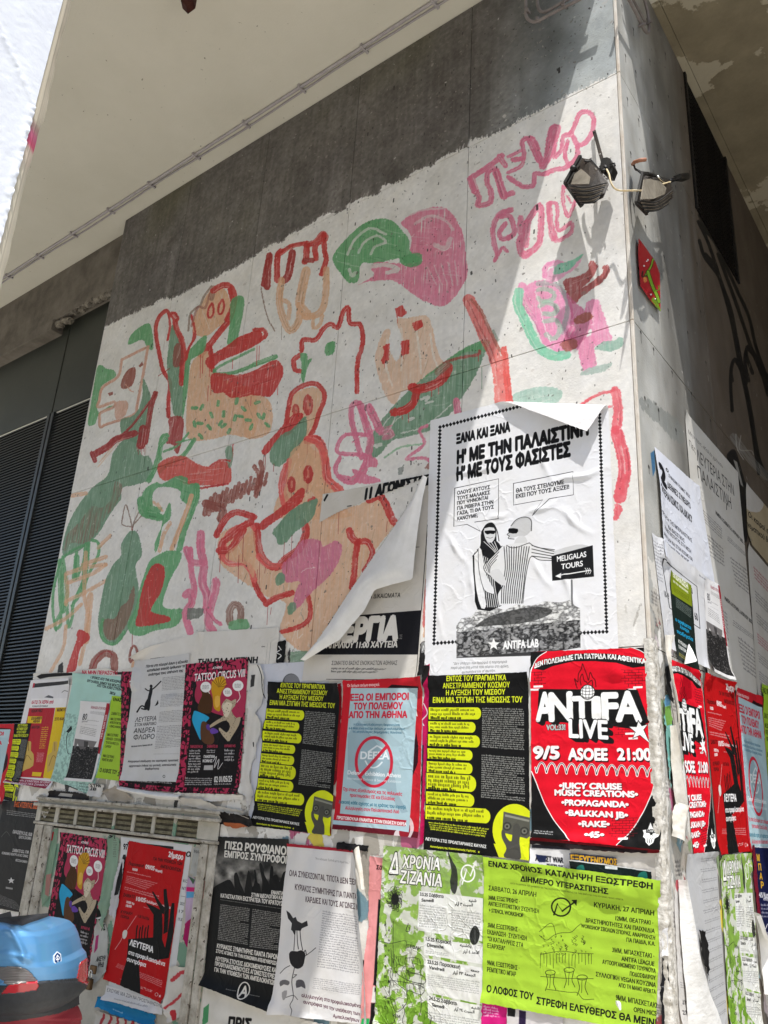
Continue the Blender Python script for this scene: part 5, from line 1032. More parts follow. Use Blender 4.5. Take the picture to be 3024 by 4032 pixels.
for t, a, b, h in ((AR['sn'], (938, 662), (995, 664), 24), (AR['ay']+' ٣ '+AR['sb'], (828, 690), (968, 700), 24), (AR['yk'], (868, 1025), (955, 1035), 24), (AR['ay']+' ٤ '+AR['ah'], (890, 1078), (1015, 1088), 24), (AR['jm'], (952, 1230), (1018, 1238), 24), (AR['ay']+' ٢٣ '+AR['jj'], (812, 1248), (988, 1275), 24), (AR['sn'], (958, 1535), (1018, 1540), 24), (AR['ay']+' ٢٤ '+AR['sb'], (820, 1548), (980, 1572), 24)): c.text(t, a, b, h, '242523', .02)
for q, n in (('545 680 760 710 760 890 540 870', 9), ('800 720 1030 750 1030 950 800 900', 9), ('595 1055 780 1085 780 1110 595 1085', 2), ('610 1250 1020 1310 1020 1420 612 1350', 6), ('622 1555 1020 1620 1020 1700 622 1640', 4)): c.lines(q, n, '8b8c8a', .75, .45, seed=n)
c.fill('985 855 1010 880 1022 930 1000 1000 965 1010 942 950 955 890', '232523', .95, 3); c.stroke('985 860 985 1000', 2, '8b8c8a', smooth=0)
lk = '1f211d'
for p in ('300 1040 310 1180 300 1280 420 1380', '330 1090 335 1220 440 1300 580 1340', '430 1120 540 1130 545 1240 440 1220 430 1120', '480 1150 500 1210 470 1190', '300 1300 560 1350 560 1420 440 1390 440 1480 350 1560 290 1420 300 1300', '250 820 260 900', '310 850 305 870', '320 820 320 1160', '200 980 300 1000 420 980 440 1020', '440 1240 580 1270 580 1330 440 1300 440 1240', '230 1440 340 1480 330 1640 240 1660', '400 1500 420 1560 400 1640 440 1680 500 1640', '540 1340 560 1500 540 1600', '590 1560 640 1600 620 1700'): c.stroke(p, 4.5, lk, .9)
for k in range(40):
    x, y = g_.uniform(300, 580), g_.uniform(1040, 1380); c.stroke([(x, y), (x+g_.uniform(-8, 8), y+g_.uniform(15, 60))], 3.5, lk, .8, smooth=0)
for k, t in enumerate('ΚΑΛΗΝΥΧΤΑΓΕΙΤΟΝΕΣ'): c.text(t, (245+(k % 2)*30, 860+k*42), (262+(k % 2)*30, 862+k*42), 20, lk, .02)
c.stroke('450 840 430 900 460 900 455 870', 5, lk); c.text('ΞΕΦΛΗ', (445, 1035), (550, 1060), 28, lk, .02); c.text('КЕИ', (320, 1600), (380, 1612), 24, lk, .01)
i_ziz = c.image('green_festival_print')
# ---- red two-day event sheet with raised hands
c = design(CE, '1060 162 1525 255 1340 1490 858 1290', bg='b50d12')
c.text('2ήμερο', (1378, 290), (1500, 318), 42, 'e6e2e2', .05)
for t, a, b, h in (('ΓΙΑ ΤΗΝ ΥΠΟΘΕΣΗ ΤΩΝ', (1255, 318), (1492, 362), 24), ('ΑΜΠΕΛΟΚΗΠΩΝ', (1312, 378), (1482, 415), 26), ('Παρασκευή', (1055, 355), (1180, 378), 24), ('ΣΑΒΒΑΤΟ', (1012, 610), (1105, 628), 24), ('ΚΥΡΙΑΚΗ', (990, 748), (1085, 765), 24), ('ΠΟΡΕΙΑ', (990, 782), (1060, 800), 22), ('11.05 ΠΛΑΤΕΙΑ', (1130, 780), (1225, 808), 22)): c.text(t, a, b, h, '4c0a0c', .04)
for t, a, b, h in (('09/05', (1190, 385), (1265, 402), 34), ('Νομική', (1272, 408), (1328, 420), 20), ('18:00', (1085, 400), (1128, 408), 20), ('10/05', (1115, 645), (1195, 660), 34), ('Πολύδημος Μοσχολάγιου', (1200, 660), (1398, 712), 20), ('10:00 πμ', (1038, 665), (1100, 680), 20), ('18:00', (1033, 695), (1078, 703), 20)): c.text(t, a, b, h, 'e6e2e2', .04)
for q, n in (('1045 405 1238 448 1236 462 1043 418', 1), ('1040 440 1300 500 1190 560 1030 500', 5), ('1025 530 1308 600 1300 640 1020 555', 2), ('1180 690 1352 745 1345 755 1178 702', 1), ('970 1160 1335 1300 1325 1360 950 1190', 4), ('965 1275 1260 1385 1250 1402 1085 1350', 2)): c.lines(q, n, 'd9b9b9', .85, .45, seed=n)
c.fill('1245 570 1260 575 1330 680 1350 700 1345 760 1320 740 1300 690', BK, smooth=0); c.fill('1340 555 1365 548 1380 650 1390 700 1375 900 1340 920 1350 700', BK, smooth=0); c.fill('1408 665 1432 665 1425 900 1385 1115 1340 1110 1370 950', BK, smooth=0)
c.fill('1195 665 1260 690 1330 730 1335 900 1330 960 1385 1115 1300 1130 1140 1130 1155 1430 985 1340 1010 1230 1040 1130 1055 960 1120 955 1255 945 1260 760', BK, smooth=0)
for i, x in enumerate((1120, 1145, 1165, 1190, 1212)): c.stroke([(x+8, 850+(i % 2)*14), (x, 900), (x-4, 960)], 11, '1f0b0b')
c.text('ΛΕΥΤΕΡΙΑ', (1062, 1008), (1255, 1072), 48, 'f0eeee', .045); c.text('στα προφυλακισμένα', (1052, 1082), (1352, 1182), 34, 'f0eeee', .035); c.text('συντρόφια', (1040, 1138), (1195, 1190), 34, 'f0eeee', .035)
c.stroke('1118 770 1040 890 1010 940 985 985 945 1045', 4, 'd9a9a9', smooth=0); c.fill('1025 885 1045 895 1040 940 1020 960 1008 940 1010 905', 'd9d4cf', smooth=3)
c.text('★', (1300, 1438), (1322, 1442), 24, 'e8e0e0', 0); c.stroke([(1285+12*math.cos(t), 1415+14*math.sin(t)) for t in np.linspace(0, 6.283, 12)], 3, 'e8e0e0', smooth=0)
i_red2 = c.image('red_hands_print')
# ---- tattoo festival sheet: leopard border, three dressed animals
c = design(CM, '72 240 585 190 505 1300 5 1290', bg='b22f52')
nn = np.abs(vnoise(c.h, c.w, 34, 24, 61, 1)-.5); k_ = np.clip((nn-.085)*30, 0, 1)*np.clip((vnoise(c.h, c.w, 46, 34, 62, 2)-.36)*12, 0, 1); c.a += (np.array([.10, .05, .07])-c.a)*(1-k_)[..., None]*.92
c.fill('130 400 190 370 400 330 540 360 560 420 540 640 515 900 470 1255 60 1250 80 1000 110 760 120 560', '141113', .98, 0); c.fill('190 380 560 350 545 640 500 700 300 660 150 560 160 430', 'a93050', 1, 3)
c.text('ATHENS', (290, 285), (368, 278), 20, 'e9e6e6', .02); c.text('TATTOO CIRCUS VIII', (140, 390), (552, 352), 66, 'f0eeee', .015)
c.fill('190 460 205 500 180 560 170 640 270 660 290 560 270 500 255 470 230 480', '4a2d12', 1, 3); c.fill('150 640 255 690 245 720 195 780 190 880 150 800 120 720 130 660', '2aa0cf', 1, 3); c.fill('195 740 240 740 300 860 285 910 230 910 190 860', '5b3a24', 1, 3)
c.fill('330 355 380 350 400 400 390 440 350 520 350 640 300 620 290 540 280 440 290 390', 'c8951c', 1, 3); c.fill('310 520 345 520 345 590 320 615 305 580', 'e0b04a', 1, 2)
for i in range(14): a = -2.6+i*.2; c.stroke([(338, 440), (338+70*math.cos(a), 430+75*math.sin(a))], 5, '6b4a0c' if i % 2 else 'dba92c', .8, smooth=0)
c.fill('360 600 400 540 440 560 480 540 470 600 440 640 480 700 515 690 500 760 440 860 410 890 340 800 350 780 400 820 430 770 400 720 340 740 270 780 265 760 320 720 380 680 370 640', 'b5a58c', 1, 2); c.fill('370 580 440 575 440 620 410 690 380 680', 'd8cbb4', 1, 2)
for i in range(120):
    x, y = g_.uniform(270, 510), g_.uniform(540, 880); Pp = np.array([[x, y]]); 
    if inpoly(Pp, arr('360 600 400 540 480 540 515 690 500 760 410 890 340 800 430 770 400 720 265 770 380 680'))[0]: c.disc(x, y, 3.2, '4d4233', alpha=.8)
c.fill('235 760 260 750 265 800 240 790', '5a3a93', 1, 2); c.fill('265 800 290 780 330 800 330 820 280 830', '6a45a8', 1, 2)
for x, y, r in ((235, 440, 44), (412, 485, 36), (497, 430, 44)): c.disc(x, y, r, 'ecebe9', r*1.05); c.lines([(x-r*.6, y-r*.4), (x+r*.6, y-r*.4), (x+r*.6, y+r*.45), (x-r*.6, y+r*.45)], 4, '55504f', .8, .4)
c.stroke('505 475 510 530 485 570', 5, 'ecebe9'); c.stroke('255 475 265 495', 5, 'ecebe9', smooth=0)
for t, a, b in (('ΠΑΡΑΣΚΕΥΗ 2/5', (105, 942), (205, 942)), ('ΣΑΒΒΑΤΟ 3/5', (242, 940), (328, 940)), ('ΚΥΡΙΑΚΗ 4/5', (385, 938), (472, 936))): c.text(t, a, b, 22, 'c23a58', .02)
for q, n in (('100 955 190 955 195 1140 82 1140', 9), ('240 955 310 955 305 985 240 985', 2), ('385 950 470 950 465 1050 385 1050', 4), ('65 1170 290 1175 280 1235 60 1235', 4), ('300 1215 440 1215 440 1232 300 1232', 1)): c.lines(q, n, 'd6d2d2', .85, .5, seed=n)
c.text('ΠΑΝΟΠΛΙΑ', (215, 1022), (305, 1020), 22, 'e9e6e6', .03); c.text('ΚΟΙΝΗΣ', (207, 1055), (285, 1055), 22, 'e9e6e6', .03); c.stroke('290 1050 320 1010 300 1100 340 1030 330 1110 370 1060', 4, 'e9e6e6'); c.fill('220 1080 290 1078 290 1115 215 1115', 'd9d6d6', .8)
c.text('02 01/05/25', (300, 1210), (445, 1205), 46, 'f0eeee', .015)
i_tat = c.image('leopard_border_print')
# ---- small sheet: 80 years, crowd photograph
def photo_crowd(c, q, seed, dark=.13):
    p = c.P(arr(q)); x0, y0 = np.clip(p.min(0).astype(int), 0, None); x1, y1 = p.max(0).astype(int); x1, y1 = min(x1, c.w), min(y1, c.h)
    n = vnoise(y1-y0, x1-x0, (y1-y0)/5, (x1-x0)/5, seed, 2); v = dark+np.clip((n-.62)*3, 0, 1)*.6; c.a[y0:y1, x0:x1] = v[..., None]*np.array([1, .97, .97])
c = design(CL, '672 540 910 553 770 1205 545 1190', bg='dddbdb')
c.text('80', (675, 705), (712, 703), 52, '2a2828', .01); c.text('χρόνια', (672, 722), (718, 724), 14, '3a3838', 0); c.fill('880 560 910 562 822 985 792 980', '9d1c2c'); c.text('1945-9 ΜΑΗ 2025', (835, 860), (880, 660), 16, 'e8dada', .02, up=(-14, 0))
c.text('ΕΚΔΗΛΩΣΗ-ΣΥΖΗΤΗΣΗ', (748, 605), (868, 618), 20, '8a2a3a', .01)
for q, n in (('745 625 862 640 860 670 742 650', 3), ('715 700 815 712 812 722 714 712', 1), ('665 755 795 780 785 850 655 820', 5), ('700 740 800 750 798 755 700 745', 1)): c.lines(q, n, '7a7878', .8, .4, seed=n)
photo_crowd(c, '612 920 800 990 760 1180 550 1170', 11); c.fill('615 860 795 885 760 950 735 940 720 900 705 940 660 950 640 900 625 930 605 945', '6a6666', .9); c.fill('690 880 725 885 722 930 690 930', '454242')
c.fill('548 1168 770 1185 765 1210 545 1195', 'dddbdb')
i_80 = c.image('crowd_photo_print')
m_crumple = noise_mat('crumpled_white_paper', 'cfccc6', 'e2e0dc', 7, .6, bump=.005, bscale=26, stretch=(1, 1, 2.2))
# ================= placing sheets on the front wall, lowest layer first
m_by, m_def, m_live, m_green, m_ziz, m_red2, m_tat, m_80 = [paper_mat(n, i, back='d9d7d2', grime=g, crease=.0035 if 'festival' in n else .0016, cscale=26 if 'festival' in n else 11) for n, i, g in (('yellow_bubble_sheet', i_by, .1), ('pale_blue_sheet', i_defea, .1), ('red_concert_sheet', i_live, .06), ('bright_green_sheet', i_green, .08), ('green_festival_sheet', i_ziz, .08), ('red_hands_sheet', i_red2, .12), ('leopard_border_sheet', i_tat, .12), ('crowd_photo_sheet', i_80, .1))]
C4 = crop(450, 2500, 2.37)
# blank back sheets with a cut-off headline
c = design(C4, '200 150 810 -25 770 420 190 420', bg='d9d5cf'); c.stroke('300 235 410 222', 4, '2a2826', smooth=0); ia = c.image('blank_sheet_print')
sheet('poster', 'blank cream sheet with a lifted corner, above the poster of a leaping figure', C4, '200 150 810 -25 770 420 190 420', 'F', ia, fold=((205, 262), (640, -40), .03), wr='soft', seed=21, cut='200 150 350 100 640 -40 810 -25 770 420 190 420')
c = design(C4, '808 -25 1545 -70 1525 520 770 520', bg='d7d3cd'); c.text('ΣΤΗΝ ΠΑΛΑΙΣΤΙΝΗ', (735, 282), (1340, 262), 52, '1a1a1c', .05, shear=.12); c.text('ου', (1378, 116), (1410, 114), 14, '3a3a3a', .02); c.stroke('1465 70 1445 270', 3, '8a8782', smooth=0); c.stroke('1435 80 1415 270', 2, '9a9792', smooth=0)
sheet('poster', 'blank white sheet with a cut-off bold black headline above the leopard bordered poster', C4, '808 -25 1545 -70 1525 520 770 520', 'F', c.image('cut_headline_print'), wr='soft', seed=22)
scrap('narrow black strip with white letter bits beside the strike poster', H_, '215 1825 287 1822 268 2014 198 2012', 'F', '151515', draw=lambda c: (c.stroke('228 1905 205 1925 240 1950 215 1980', 8, WH), c.stroke('222 1870 240 1900', 7, WH)))
# pale sheet with half a head, behind the bubble poster
c = design(CM, '640 245 1240 205 1225 1500 590 1500', bg='c9cbd4'); c.disc(935, 400, 72, '57585c', 84); c.disc(940, 372, 60, '7c7d82', 50); c.text('Φ|□●=', (1112, 288), (1200, 285), 22, '3a3a40', .03); c.stroke('660 245 690 320 700 460 720 520', 7, '1c1c1e'); c.stroke('1240 370 1340 390', 4, '222', smooth=0)
sheet('poster', 'pale lilac sheet showing only the top of a head, behind the left bubble poster', CM, '640 245 1240 205 1225 1500 590 1500', 'F', c.image('half_head_print'), wr='soft', seed=24)
# strike poster, torn and peeled
ERQ = '600 548 1572 362 1425 2170 425 2170'
c = design(H_, ERQ, bg='cdc8c0')
c.text('11 ΑΓΩΝΙΣΤΕΣ', (962, 592), (1545, 452), 92, '151515', .09, shear=.05); c.fill('610 600 640 545 655 550 620 615', '151515'); c.stroke('815 655 850 650', 8, '151515', smooth=0)
c.fill('420 1648 1462 1568 1432 1948 420 1948', '17161a', smooth=0); c.text('ΑΠΕΡΓΙΑ', (520, 1835), (1258, 1815), 172, 'dedad3', .085, shear=.08); c.text('9 ΑΠΡΙΛΙΟΥ 11:00 ΧΑΥΤΕΙΑ', (590, 1893), (1250, 1885), 48, 'dedad3', .045, shear=.08)
c.text('ΣΩΜΑΤΕΙΟ ΒΑΣΗΣ ΕΝΟΙΚΙΑΣΤΩΝ ΑΘΗΝΑΣ', (680, 2036), (1248, 2036), 34, '2a2828', .0); c.lines('678 2052 1190 2060 1030 2110 675 2105', 2, '4a4846', .8, .5)
c.text('ΔΗΜΟΚΡΑΤΙΚΑ ΔΙΚΑΙΩΜΑΤΑ', (770, 1478), (1275, 1455), 36, '2a2828', .01); c.text('ΑΝΘΡΩΠΙΝΑ', (1020, 1335), (1212, 1328), 30, '2a2828', .01); c.stroke('1545 392 1460 1570', 6, '1b1a1c', smooth=0); c.stroke('1515 392 1545 392', 6, '1b1a1c', smooth=0); c.stroke('1430 1950 1415 2150', 5, '1b1a1c', smooth=0); c.stroke('640 2158 1420 2165', 5, '1b1a1c', smooth=0); c.stroke('1385 1020 1440 1018', 4, '1b1a1c', smooth=0); c.text('2025', (1268, 1815), (1290, 1815), 40, 'aaa6a0', 0)
i_erg = c.image('strike_print')
e_main = sheet('strike_poster', 'torn strike poster with a black band, its left half peeled into a white curl', H_, ERQ, 'F', i_erg, cat='poster', wr='soft', seed=25, cell=.008, cut='1600 340 1480 425 1360 620 1240 800 1000 1150 850 1370 600 1750 440 1990 400 2200 1500 2200')
sheet('torn_headline', None, H_, ERQ, 'F', i_erg, wr='flat', seed=25, cell=.006, layer=sheet.last, cut='565 797 608 540 1600 340 1500 400 1140 540 1000 592 850 652 735 702').parent = e_main
ribbon('peeled_curl', H_, '1500 392 1370 600 1240 800 1000 1150 850 1370 600 1750 436 1995', '1508 400 1470 560 1440 760 1400 1060 1380 1285 1200 1330 1050 1378 960 1560 880 1650 740 1815 600 1895 448 1992', 'F', [0, .022, .042, .052, .05, .042, .036], m_paper, 70, 22, .010, e_main, .004, 8, True)
# big white poster with folded top corner
BQ = '92 215 1492 -155 1590 2215 38 2300'
c = design(CB, BQ, bg='e3e3e6')
def diamonds(a, b, n):
    a, b = np.array(a, float), np.array(b, float)
    for k in range(n+1):
        x, y = a+(b-a)*k/n; c.fill([(x, y-17), (x+15, y), (x, y+17), (x-15, y)], '141416')
diamonds((170, 268), (1425, -58), 45); diamonds((1425, -58), (1490, 1892), 68); diamonds((170, 268), (122, 1985), 60); diamonds((122, 1985), (300, 1972), 6); diamonds((1285, 1902), (1490, 1892), 7)
for t, a, b, h in (('ΞΑΝΑ ΚΑΙ ΞΑΝΑ', (298, 402), (730, 302), 72), ("Η' ΜΕ ΤΗΝ ΠΑΛΑΙΣΤΙΝΗ", (302, 562), (1350, 330), 98), ("Η' ΜΕ ΤΟΥΣ ΦΑΣΙΣΤΕΣ", (300, 697), (1208, 500), 100)): c.text(t, a, b, h, '141416', .075)
for k, (t, y) in enumerate((('ΟΛΟΥΣ ΑΥΤΟΥΣ', 812), ('ΤΟΥΣ ΜΑΛΑΚΕΣ', 855), ('ΠΟΥ ΨΗΝΟΝΤΑΙ', 893), ('ΓΙΑ ΡΙΒΙΕΡΑ ΣΤΗΝ', 935), ('ΓΑΖΑ, ΤΙ ΘΑ ΤΟΥΣ', 976), ('ΚΑΝΟΥΜΕ;', 1017))): c.text(t, (307, y), (307+(262, 262, 245, 288, 292, 165)[k], y-(48, 48, 45, 52, 54, 28)[k]), 28, '1c1c20', .03)
c.text('ΘΑ ΤΟΥΣ ΣΤΕΙΛΟΥΜΕ', (775, 797), (1155, 728), 32, '1c1c20', .03); c.text('ΕΚΕΙ ΠΟΥ ΤΟΥΣ ΑΞΙΖΕΙ!', (775, 842), (1195, 765), 32, '1c1c20', .03)
c.stroke('287 760 636 685 636 1003 448 1030 490 1102 385 1048 280 1064 287 760', 5, '1c1c20', smooth=0); c.stroke('755 723 1225 630 1228 815 1040 845 905 978 985 855 755 895 755 723', 5, '1c1c20', smooth=0)
G1, G2, G3 = '1d1d1f', 'a9a9aa', 'd0d0d1'
c.fill('300 1850 340 1790 430 1770 470 1715 600 1700 690 1725 780 1680 900 1690 1000 1655 1120 1665 1200 1645 1240 1690 1280 1710 1285 2010 900 2080 302 2095', '8a8a8a', smooth=0)
c.fill('302 1900 1280 1800 1285 2015 880 2080 302 2098', '3c3c3d', smooth=0)
p = c.P(arr('302 1700 1285 1650 1285 2015 302 2095')); x0, y0 = p.min(0).astype(int); x1, y1 = p.max(0).astype(int); nn = vnoise(y1-y0, x1-x0, 26, 50, 77, 4)*.45+.55*(1-np.abs(vnoise(y1-y0, x1-x0, 16, 26, 78, 3)-.5)*5).clip(0, 1)*-1+.72; reg = c.a[y0:y1, x0:x1]; mk_ = (reg.mean(2) < .6); reg += ((nn-.5)*.75)[..., None]*mk_[..., None]; np.clip(reg, .08, .9, reg)
c.fill('450 1850 600 1760 900 1700 1060 1720 1000 1780 800 1830 500 1850', '2b2b2b', .7, 3)
# standing figure in shawl
c.fill('500 1110 540 1050 590 1040 620 1100 620 1180 660 1230 640 1400 660 1690 470 1720 450 1560 430 1300 490 1230 495 1160', G1, 1, 2); c.fill('525 1080 600 1075 612 1140 585 1190 545 1185 522 1130', G3, 1, 2); c.fill('525 1100 610 1098 600 1125 570 1122 545 1128', '0f0f10', 1, 2)
c.fill('440 1300 480 1260 500 1500 540 1680 500 1710 460 1560', 'e6e6e7', 1, 2)
for k in range(9): c.stroke([(520+k*15, 1300+k*8), (490+k*14, 1480), (500+k*17, 1700)], 6, 'dededf', .95)
for k in range(4): c.stroke([(520+k*28, 1185), (600+k*10, 1260), (640, 1330+k*20)], 5, 'dededf')
for p in ('500 1110 540 1050 590 1040 625 1100 640 1180', '430 1300 490 1230 500 1160', '440 1300 450 1560 470 1710', '520 1240 505 1300 520 1400'): c.stroke(p, 6, '0f0f10')
c.stroke('540 1150 570 1158 590 1150', 3, '2a2a2c'); c.fill('475 1250 500 1250 540 1450 600 1560 590 1600 520 1560 480 1400', 'e0e0e1', 1, 2); c.stroke('475 1250 480 1400 520 1560 590 1600', 4, '2a2a2c')
# figure with turban and striped tunic pointing at a sign
c.fill('735 1060 780 1010 850 990 895 1020 895 1100 830 1150 800 1140 730 1160 715 1120', 'c3c3c4', 1, 2); c.fill('720 1080 790 1085 780 1120 720 1115', '0f0f10', 1, 2); c.stroke('740 1060 800 1010 890 1000 900 1100', 5, G2); c.fill('800 1140 850 1150 860 1200 760 1200', G3, 1, 2)
c.fill('665 1220 760 1200 880 1195 940 1230 1080 1250 1130 1240 1060 1335 960 1330 890 1310 850 1480 830 1670 780 1660 640 1690 630 1600 680 1500 560 1450 520 1380 600 1290', 'dcdcdd', 1, 2)
for k in range(11): c.stroke([(680+k*20, 1225), (690+k*16, 1400), (665+k*17, 1540), (660+k*16, 1670)], 6.5, '2b2b2d')
for k in range(4): c.stroke([(900, 1215+k*28), (1000, 1245+k*22), (1075, 1262+k*20)], 6, '2b2b2d'); c.stroke([(650-k*10, 1235+k*30), (560+k*4, 1330+k*18), (530+k*12, 1400+k*14)], 5, '2b2b2d')
for p in ('665 1220 600 1290 520 1380 560 1450 680 1500 630 1600 640 1690', '880 1195 940 1230 1080 1250', '1060 1335 960 1330 890 1310 850 1480 830 1670', '735 1060 780 1010 850 990 895 1020 895 1100', '700 1215 760 1235 880 1195', '720 1115 705 1130 722 1140 715 1160 760 1165'): c.stroke(p, 5, '151516')
c.fill('560 1440 640 1400 700 1510 660 1530', G3, 1, 2); c.fill('1080 1260 1250 1210 1330 1215 1340 1230 1200 1260 1100 1290', 'c9c9ca', 1, 2)
c.fill('1055 1300 1380 1215 1390 1462 1062 1495', '1d1d1f', smooth=0); c.text('MELIGALAS', (1100, 1345), (1330, 1305), 44, 'ececed', .02); c.text('TOURS', (1135, 1405), (1303, 1378), 44, 'ececed', .02); c.stroke('1100 1455 1360 1412', 8, 'ececed', smooth=0); c.fill('1085 1458 1135 1432 1130 1475', 'ececed')
for k in range(3): c.stroke([(1320+k*16, 1395), (1335+k*16, 1416), (1325+k*16, 1440)], 5, 'ececed', smooth=0)
c.stroke('1215 1490 1220 1690', 14, '6d6d6f', smooth=0); c.fill(st(598, 1992, 50), 'ececec') ; c.text('ANTIFA LAB', (672, 2028), (955, 2010), 62, 'ececec', .045)
for k, t in enumerate(('"Δεν υπάρχει πια ομορφιά ή παρηγοριά', 'παρά μόνο στη ματιά που πέφτει στη φρίκη,', 'αντιστέκεται σ\' αυτήν.')): c.text(t, (275-k*20+(k == 2)*110, 2150+k*34), (702+k*15-(k == 2)*120, 2135+k*34), 20, '5a5a5c', .0, shear=.15)
i_big = c.image('big_white_print')
def bumps(U, V):
    z = 0*U
    for x0, y0, x1, y1, a in ((.1, .46, .25, .6, .006), (.25, .6, .3, .75, .005), (.62, .2, .72, .36, .006), (.7, .36, .98, .34, .007), (.72, .44, .9, .56, .006), (.55, .46, .75, .42, .005), (.58, .6, .7, .72, .005), (.72, .6, .82, .8, .006), (.3, .12, .36, .26, .006), (.05, .26, .5, .24, .005), (.06, .72, .12, .86, .004), (.45, .3, .47, .1, .003), (.35, .45, .5, .43, .004)):
        dx, dy = (x1-x0)*.78, (y1-y0)*1.15; L = math.hypot(dx, dy); px_, py_ = (U-x0)*.78, (V-y0)*1.15; t = np.clip((px_*dx+py_*dy)/L**2, 0, 1); dd = np.hypot(px_-t*dx, py_-t*dy+0.008*np.sin(t*7)); z = z+a*np.exp(-(dd/.0085)**2)*np.sin(np.clip(t*3.14, .25, 2.9))
    return z*1.25
m_big = paper_mat('big_white_sheet', i_big, back='e6e3e2', rough=.42, grime=.04)
sheet('poster', 'big white poster of two figures in striped robes, its top corner folded over', CB, BQ, 'F', None, mat=m_big, wr='soft', seed=27, cell=.0095, lift=bumps, fold=((470, 84), (1580, 128), .0125))
# small left sheets
c = design(CL, '255 372 582 352 430 1262 58 1205', bg='dbd9dc')
c.fill('285 395 575 372 570 395 280 425', '2c2a2d', smooth=0); c.fill('275 392 290 392 280 425 268 425', 'b3203a'); c.fill('365 495 400 478 440 490 440 502', '5d5d62'); c.stroke('510 458 530 445 560 450', 4, '3a3a3a')
c.fill('262 505 575 500 570 570 250 572', 'e6e4e5', smooth=0); c.text('ΚΑΤΩ ΤΑ ΧΕΡΙΑ από', (262, 545), (440, 540), 22, 'b3203a', .04); c.text('τη Δομνα Σεντουκίων', (268, 568), (395, 566), 13, '2a2a2a', .01)
c.fill('245 578 455 574 365 1160 130 1150', 'ad1726', smooth=0); c.fill('460 572 588 566 420 1165 355 1155 400 900', 'd9b80f', smooth=0); c.fill('236 640 352 640 342 695 230 695', 'd9b80f', smooth=0); c.fill('330 720 420 715 395 900 310 905', 'ad1726')
for t, a, b in (('ΚΩΛΟΚΥΘΙΕΣ', (262, 610), (352, 606)), ('ΑΘΛΙΑ', (275, 690), (330, 688)), ('ΕΛΛΗΝΙΚΗ', (262, 668), (345, 664)), ('ΑΘΛΗΤΩΝ', (262, 738), (328, 736)), ('ΒΙΩΣΙΜΟΤΗΤΑ ΑΕΤ', (470, 600), (580, 598)), ('ΣΤΟ ΚΑΝΟΝΙ...', (452, 672), (575, 665))): c.text(t, a, b, 20, '3a1012', .04)
c.lines('350 720 405 718 378 905 325 905', 11, 'd9c02a', .9, .45); c.lines('310 935 370 935 350 1020 300 1020', 8, 'e4c9c9', .8, .45); c.fill('268 1105 345 1108 335 1145 262 1142', 'd9b80f')
for dx in (0, 215): c.fill([(x+dx, y) for x, y in arr('175 1100 180 960 215 930 225 850 245 840 262 850 258 920 280 950 275 1050 215 1085 190 1100')], 'c2a352', 1, 2); c.stroke([(190+dx, 1050), (225+dx, 960), (260+dx, 1000)], 4, '6b5020'); c.stroke([(240+dx, 850), (240+dx, 920)], 4, '6b5020', smooth=0)
c.fill('100 1155 430 1190 395 1260 58 1195', '8c1838', smooth=0); c.text('ΑΠΟΨΗ ΣΥΝΕΠΕΙΑ ΑΓΩΝΑ', (120, 1190), (415, 1208), 16, 'e3d5d9', .02); c.text('ΣΥΝΔΙΚΑΛΙΣΤΙΚΑ ΣΧΗΜΑΤΑ', (108, 1215), (405, 1235), 16, 'e3d5d9', .02)
i_kat = c.image('red_yellow_print')
scrap('frayed white strip with black marks along the top of the lowest left posters', CL, '275 312 560 308 650 290 880 268 940 300 1115 262 1112 420 1000 380 640 350 575 372 275 372', 'F', 'd6d3cd', draw=lambda c: (c.fill('300 340 340 320 460 312 600 310 600 330 400 345 330 360', '1c1a1a'), c.fill('935 305 1110 300 1110 322 940 325', '2a2628'), c.text('ΝΑ ΜΗΝ ΠΕΡΑΣΟΥΝ', (672, 318), (960, 325), 26, 'b3203a', .03)))
scrap('torn black and white strip between the mint sheet and the leaping figure poster', CL, '1040 340 1112 335 1112 420 1090 630 1060 760 1030 560 1030 480', 'F', 'cfcbc6', draw=lambda c: (c.stroke('1045 350 1110 350', 12, '151515', smooth=0), c.stroke('1100 400 1085 620', 14, '151515', smooth=0), c.stroke('1050 400 1075 470 1050 500', 16, '3a3438'), c.fill('1040 370 1100 370 1090 395 1040 395', '7fb5aa')))
sheet('poster', 'red and yellow poster with two perfume bottles, leftmost in its row', CL, '255 372 582 352 430 1262 58 1205', 'F', i_kat, wr='soft', seed=31, lift=lambda U, V: .02*np.clip(V-.9, 0, 1)/.1*np.clip(V-.9, 0, 1)/.1*.8)
c = design(CL, '625 315 1035 345 752 1312 440 1190', bg='a9cfc5')
c.a *= (1-.16*np.clip((vnoise(c.h, c.w, 50, 34, 66, 3)-.5)*8, 0, 1)*(np.linspace(0, 1, c.h)[:, None] > .38))[..., None]
for t, a, b in (('1 ΧΡΟΝΟΣ ΑΠΟ ΤΗΝ ΑΠΟΧΩΡΗΣΗ', (738, 362), (1000, 412)), ('ΕΡΓΟΛΑΒΩΝ, ΔΗΜΟΥ ΚΑΙ ΜΠΑΤΣΩΝ', (710, 398), (992, 452)), ('ΑΠΟ ΤΟΝ ΛΟΦΟ ΣΤΡΕΦΗ', (782, 442), (985, 484)), ('ΣΑΒΒΑΤΟ 26/4', (885, 512), (930, 525))): c.text(t, a, b, 22, '1f2a2c', .04)
c.fill('540 840 575 790 580 820 555 850', '1f2426'); c.stroke('560 820 540 900 545 1000 575 1010', 4, '2b3638'); c.fill('535 1220 636 1260 632 1272 532 1235', '22282a'); c.lines('640 1210 760 1230 740 1290 650 1270', 3, '3f5050', .7, .4)
i_mint = c.image('mint_print')
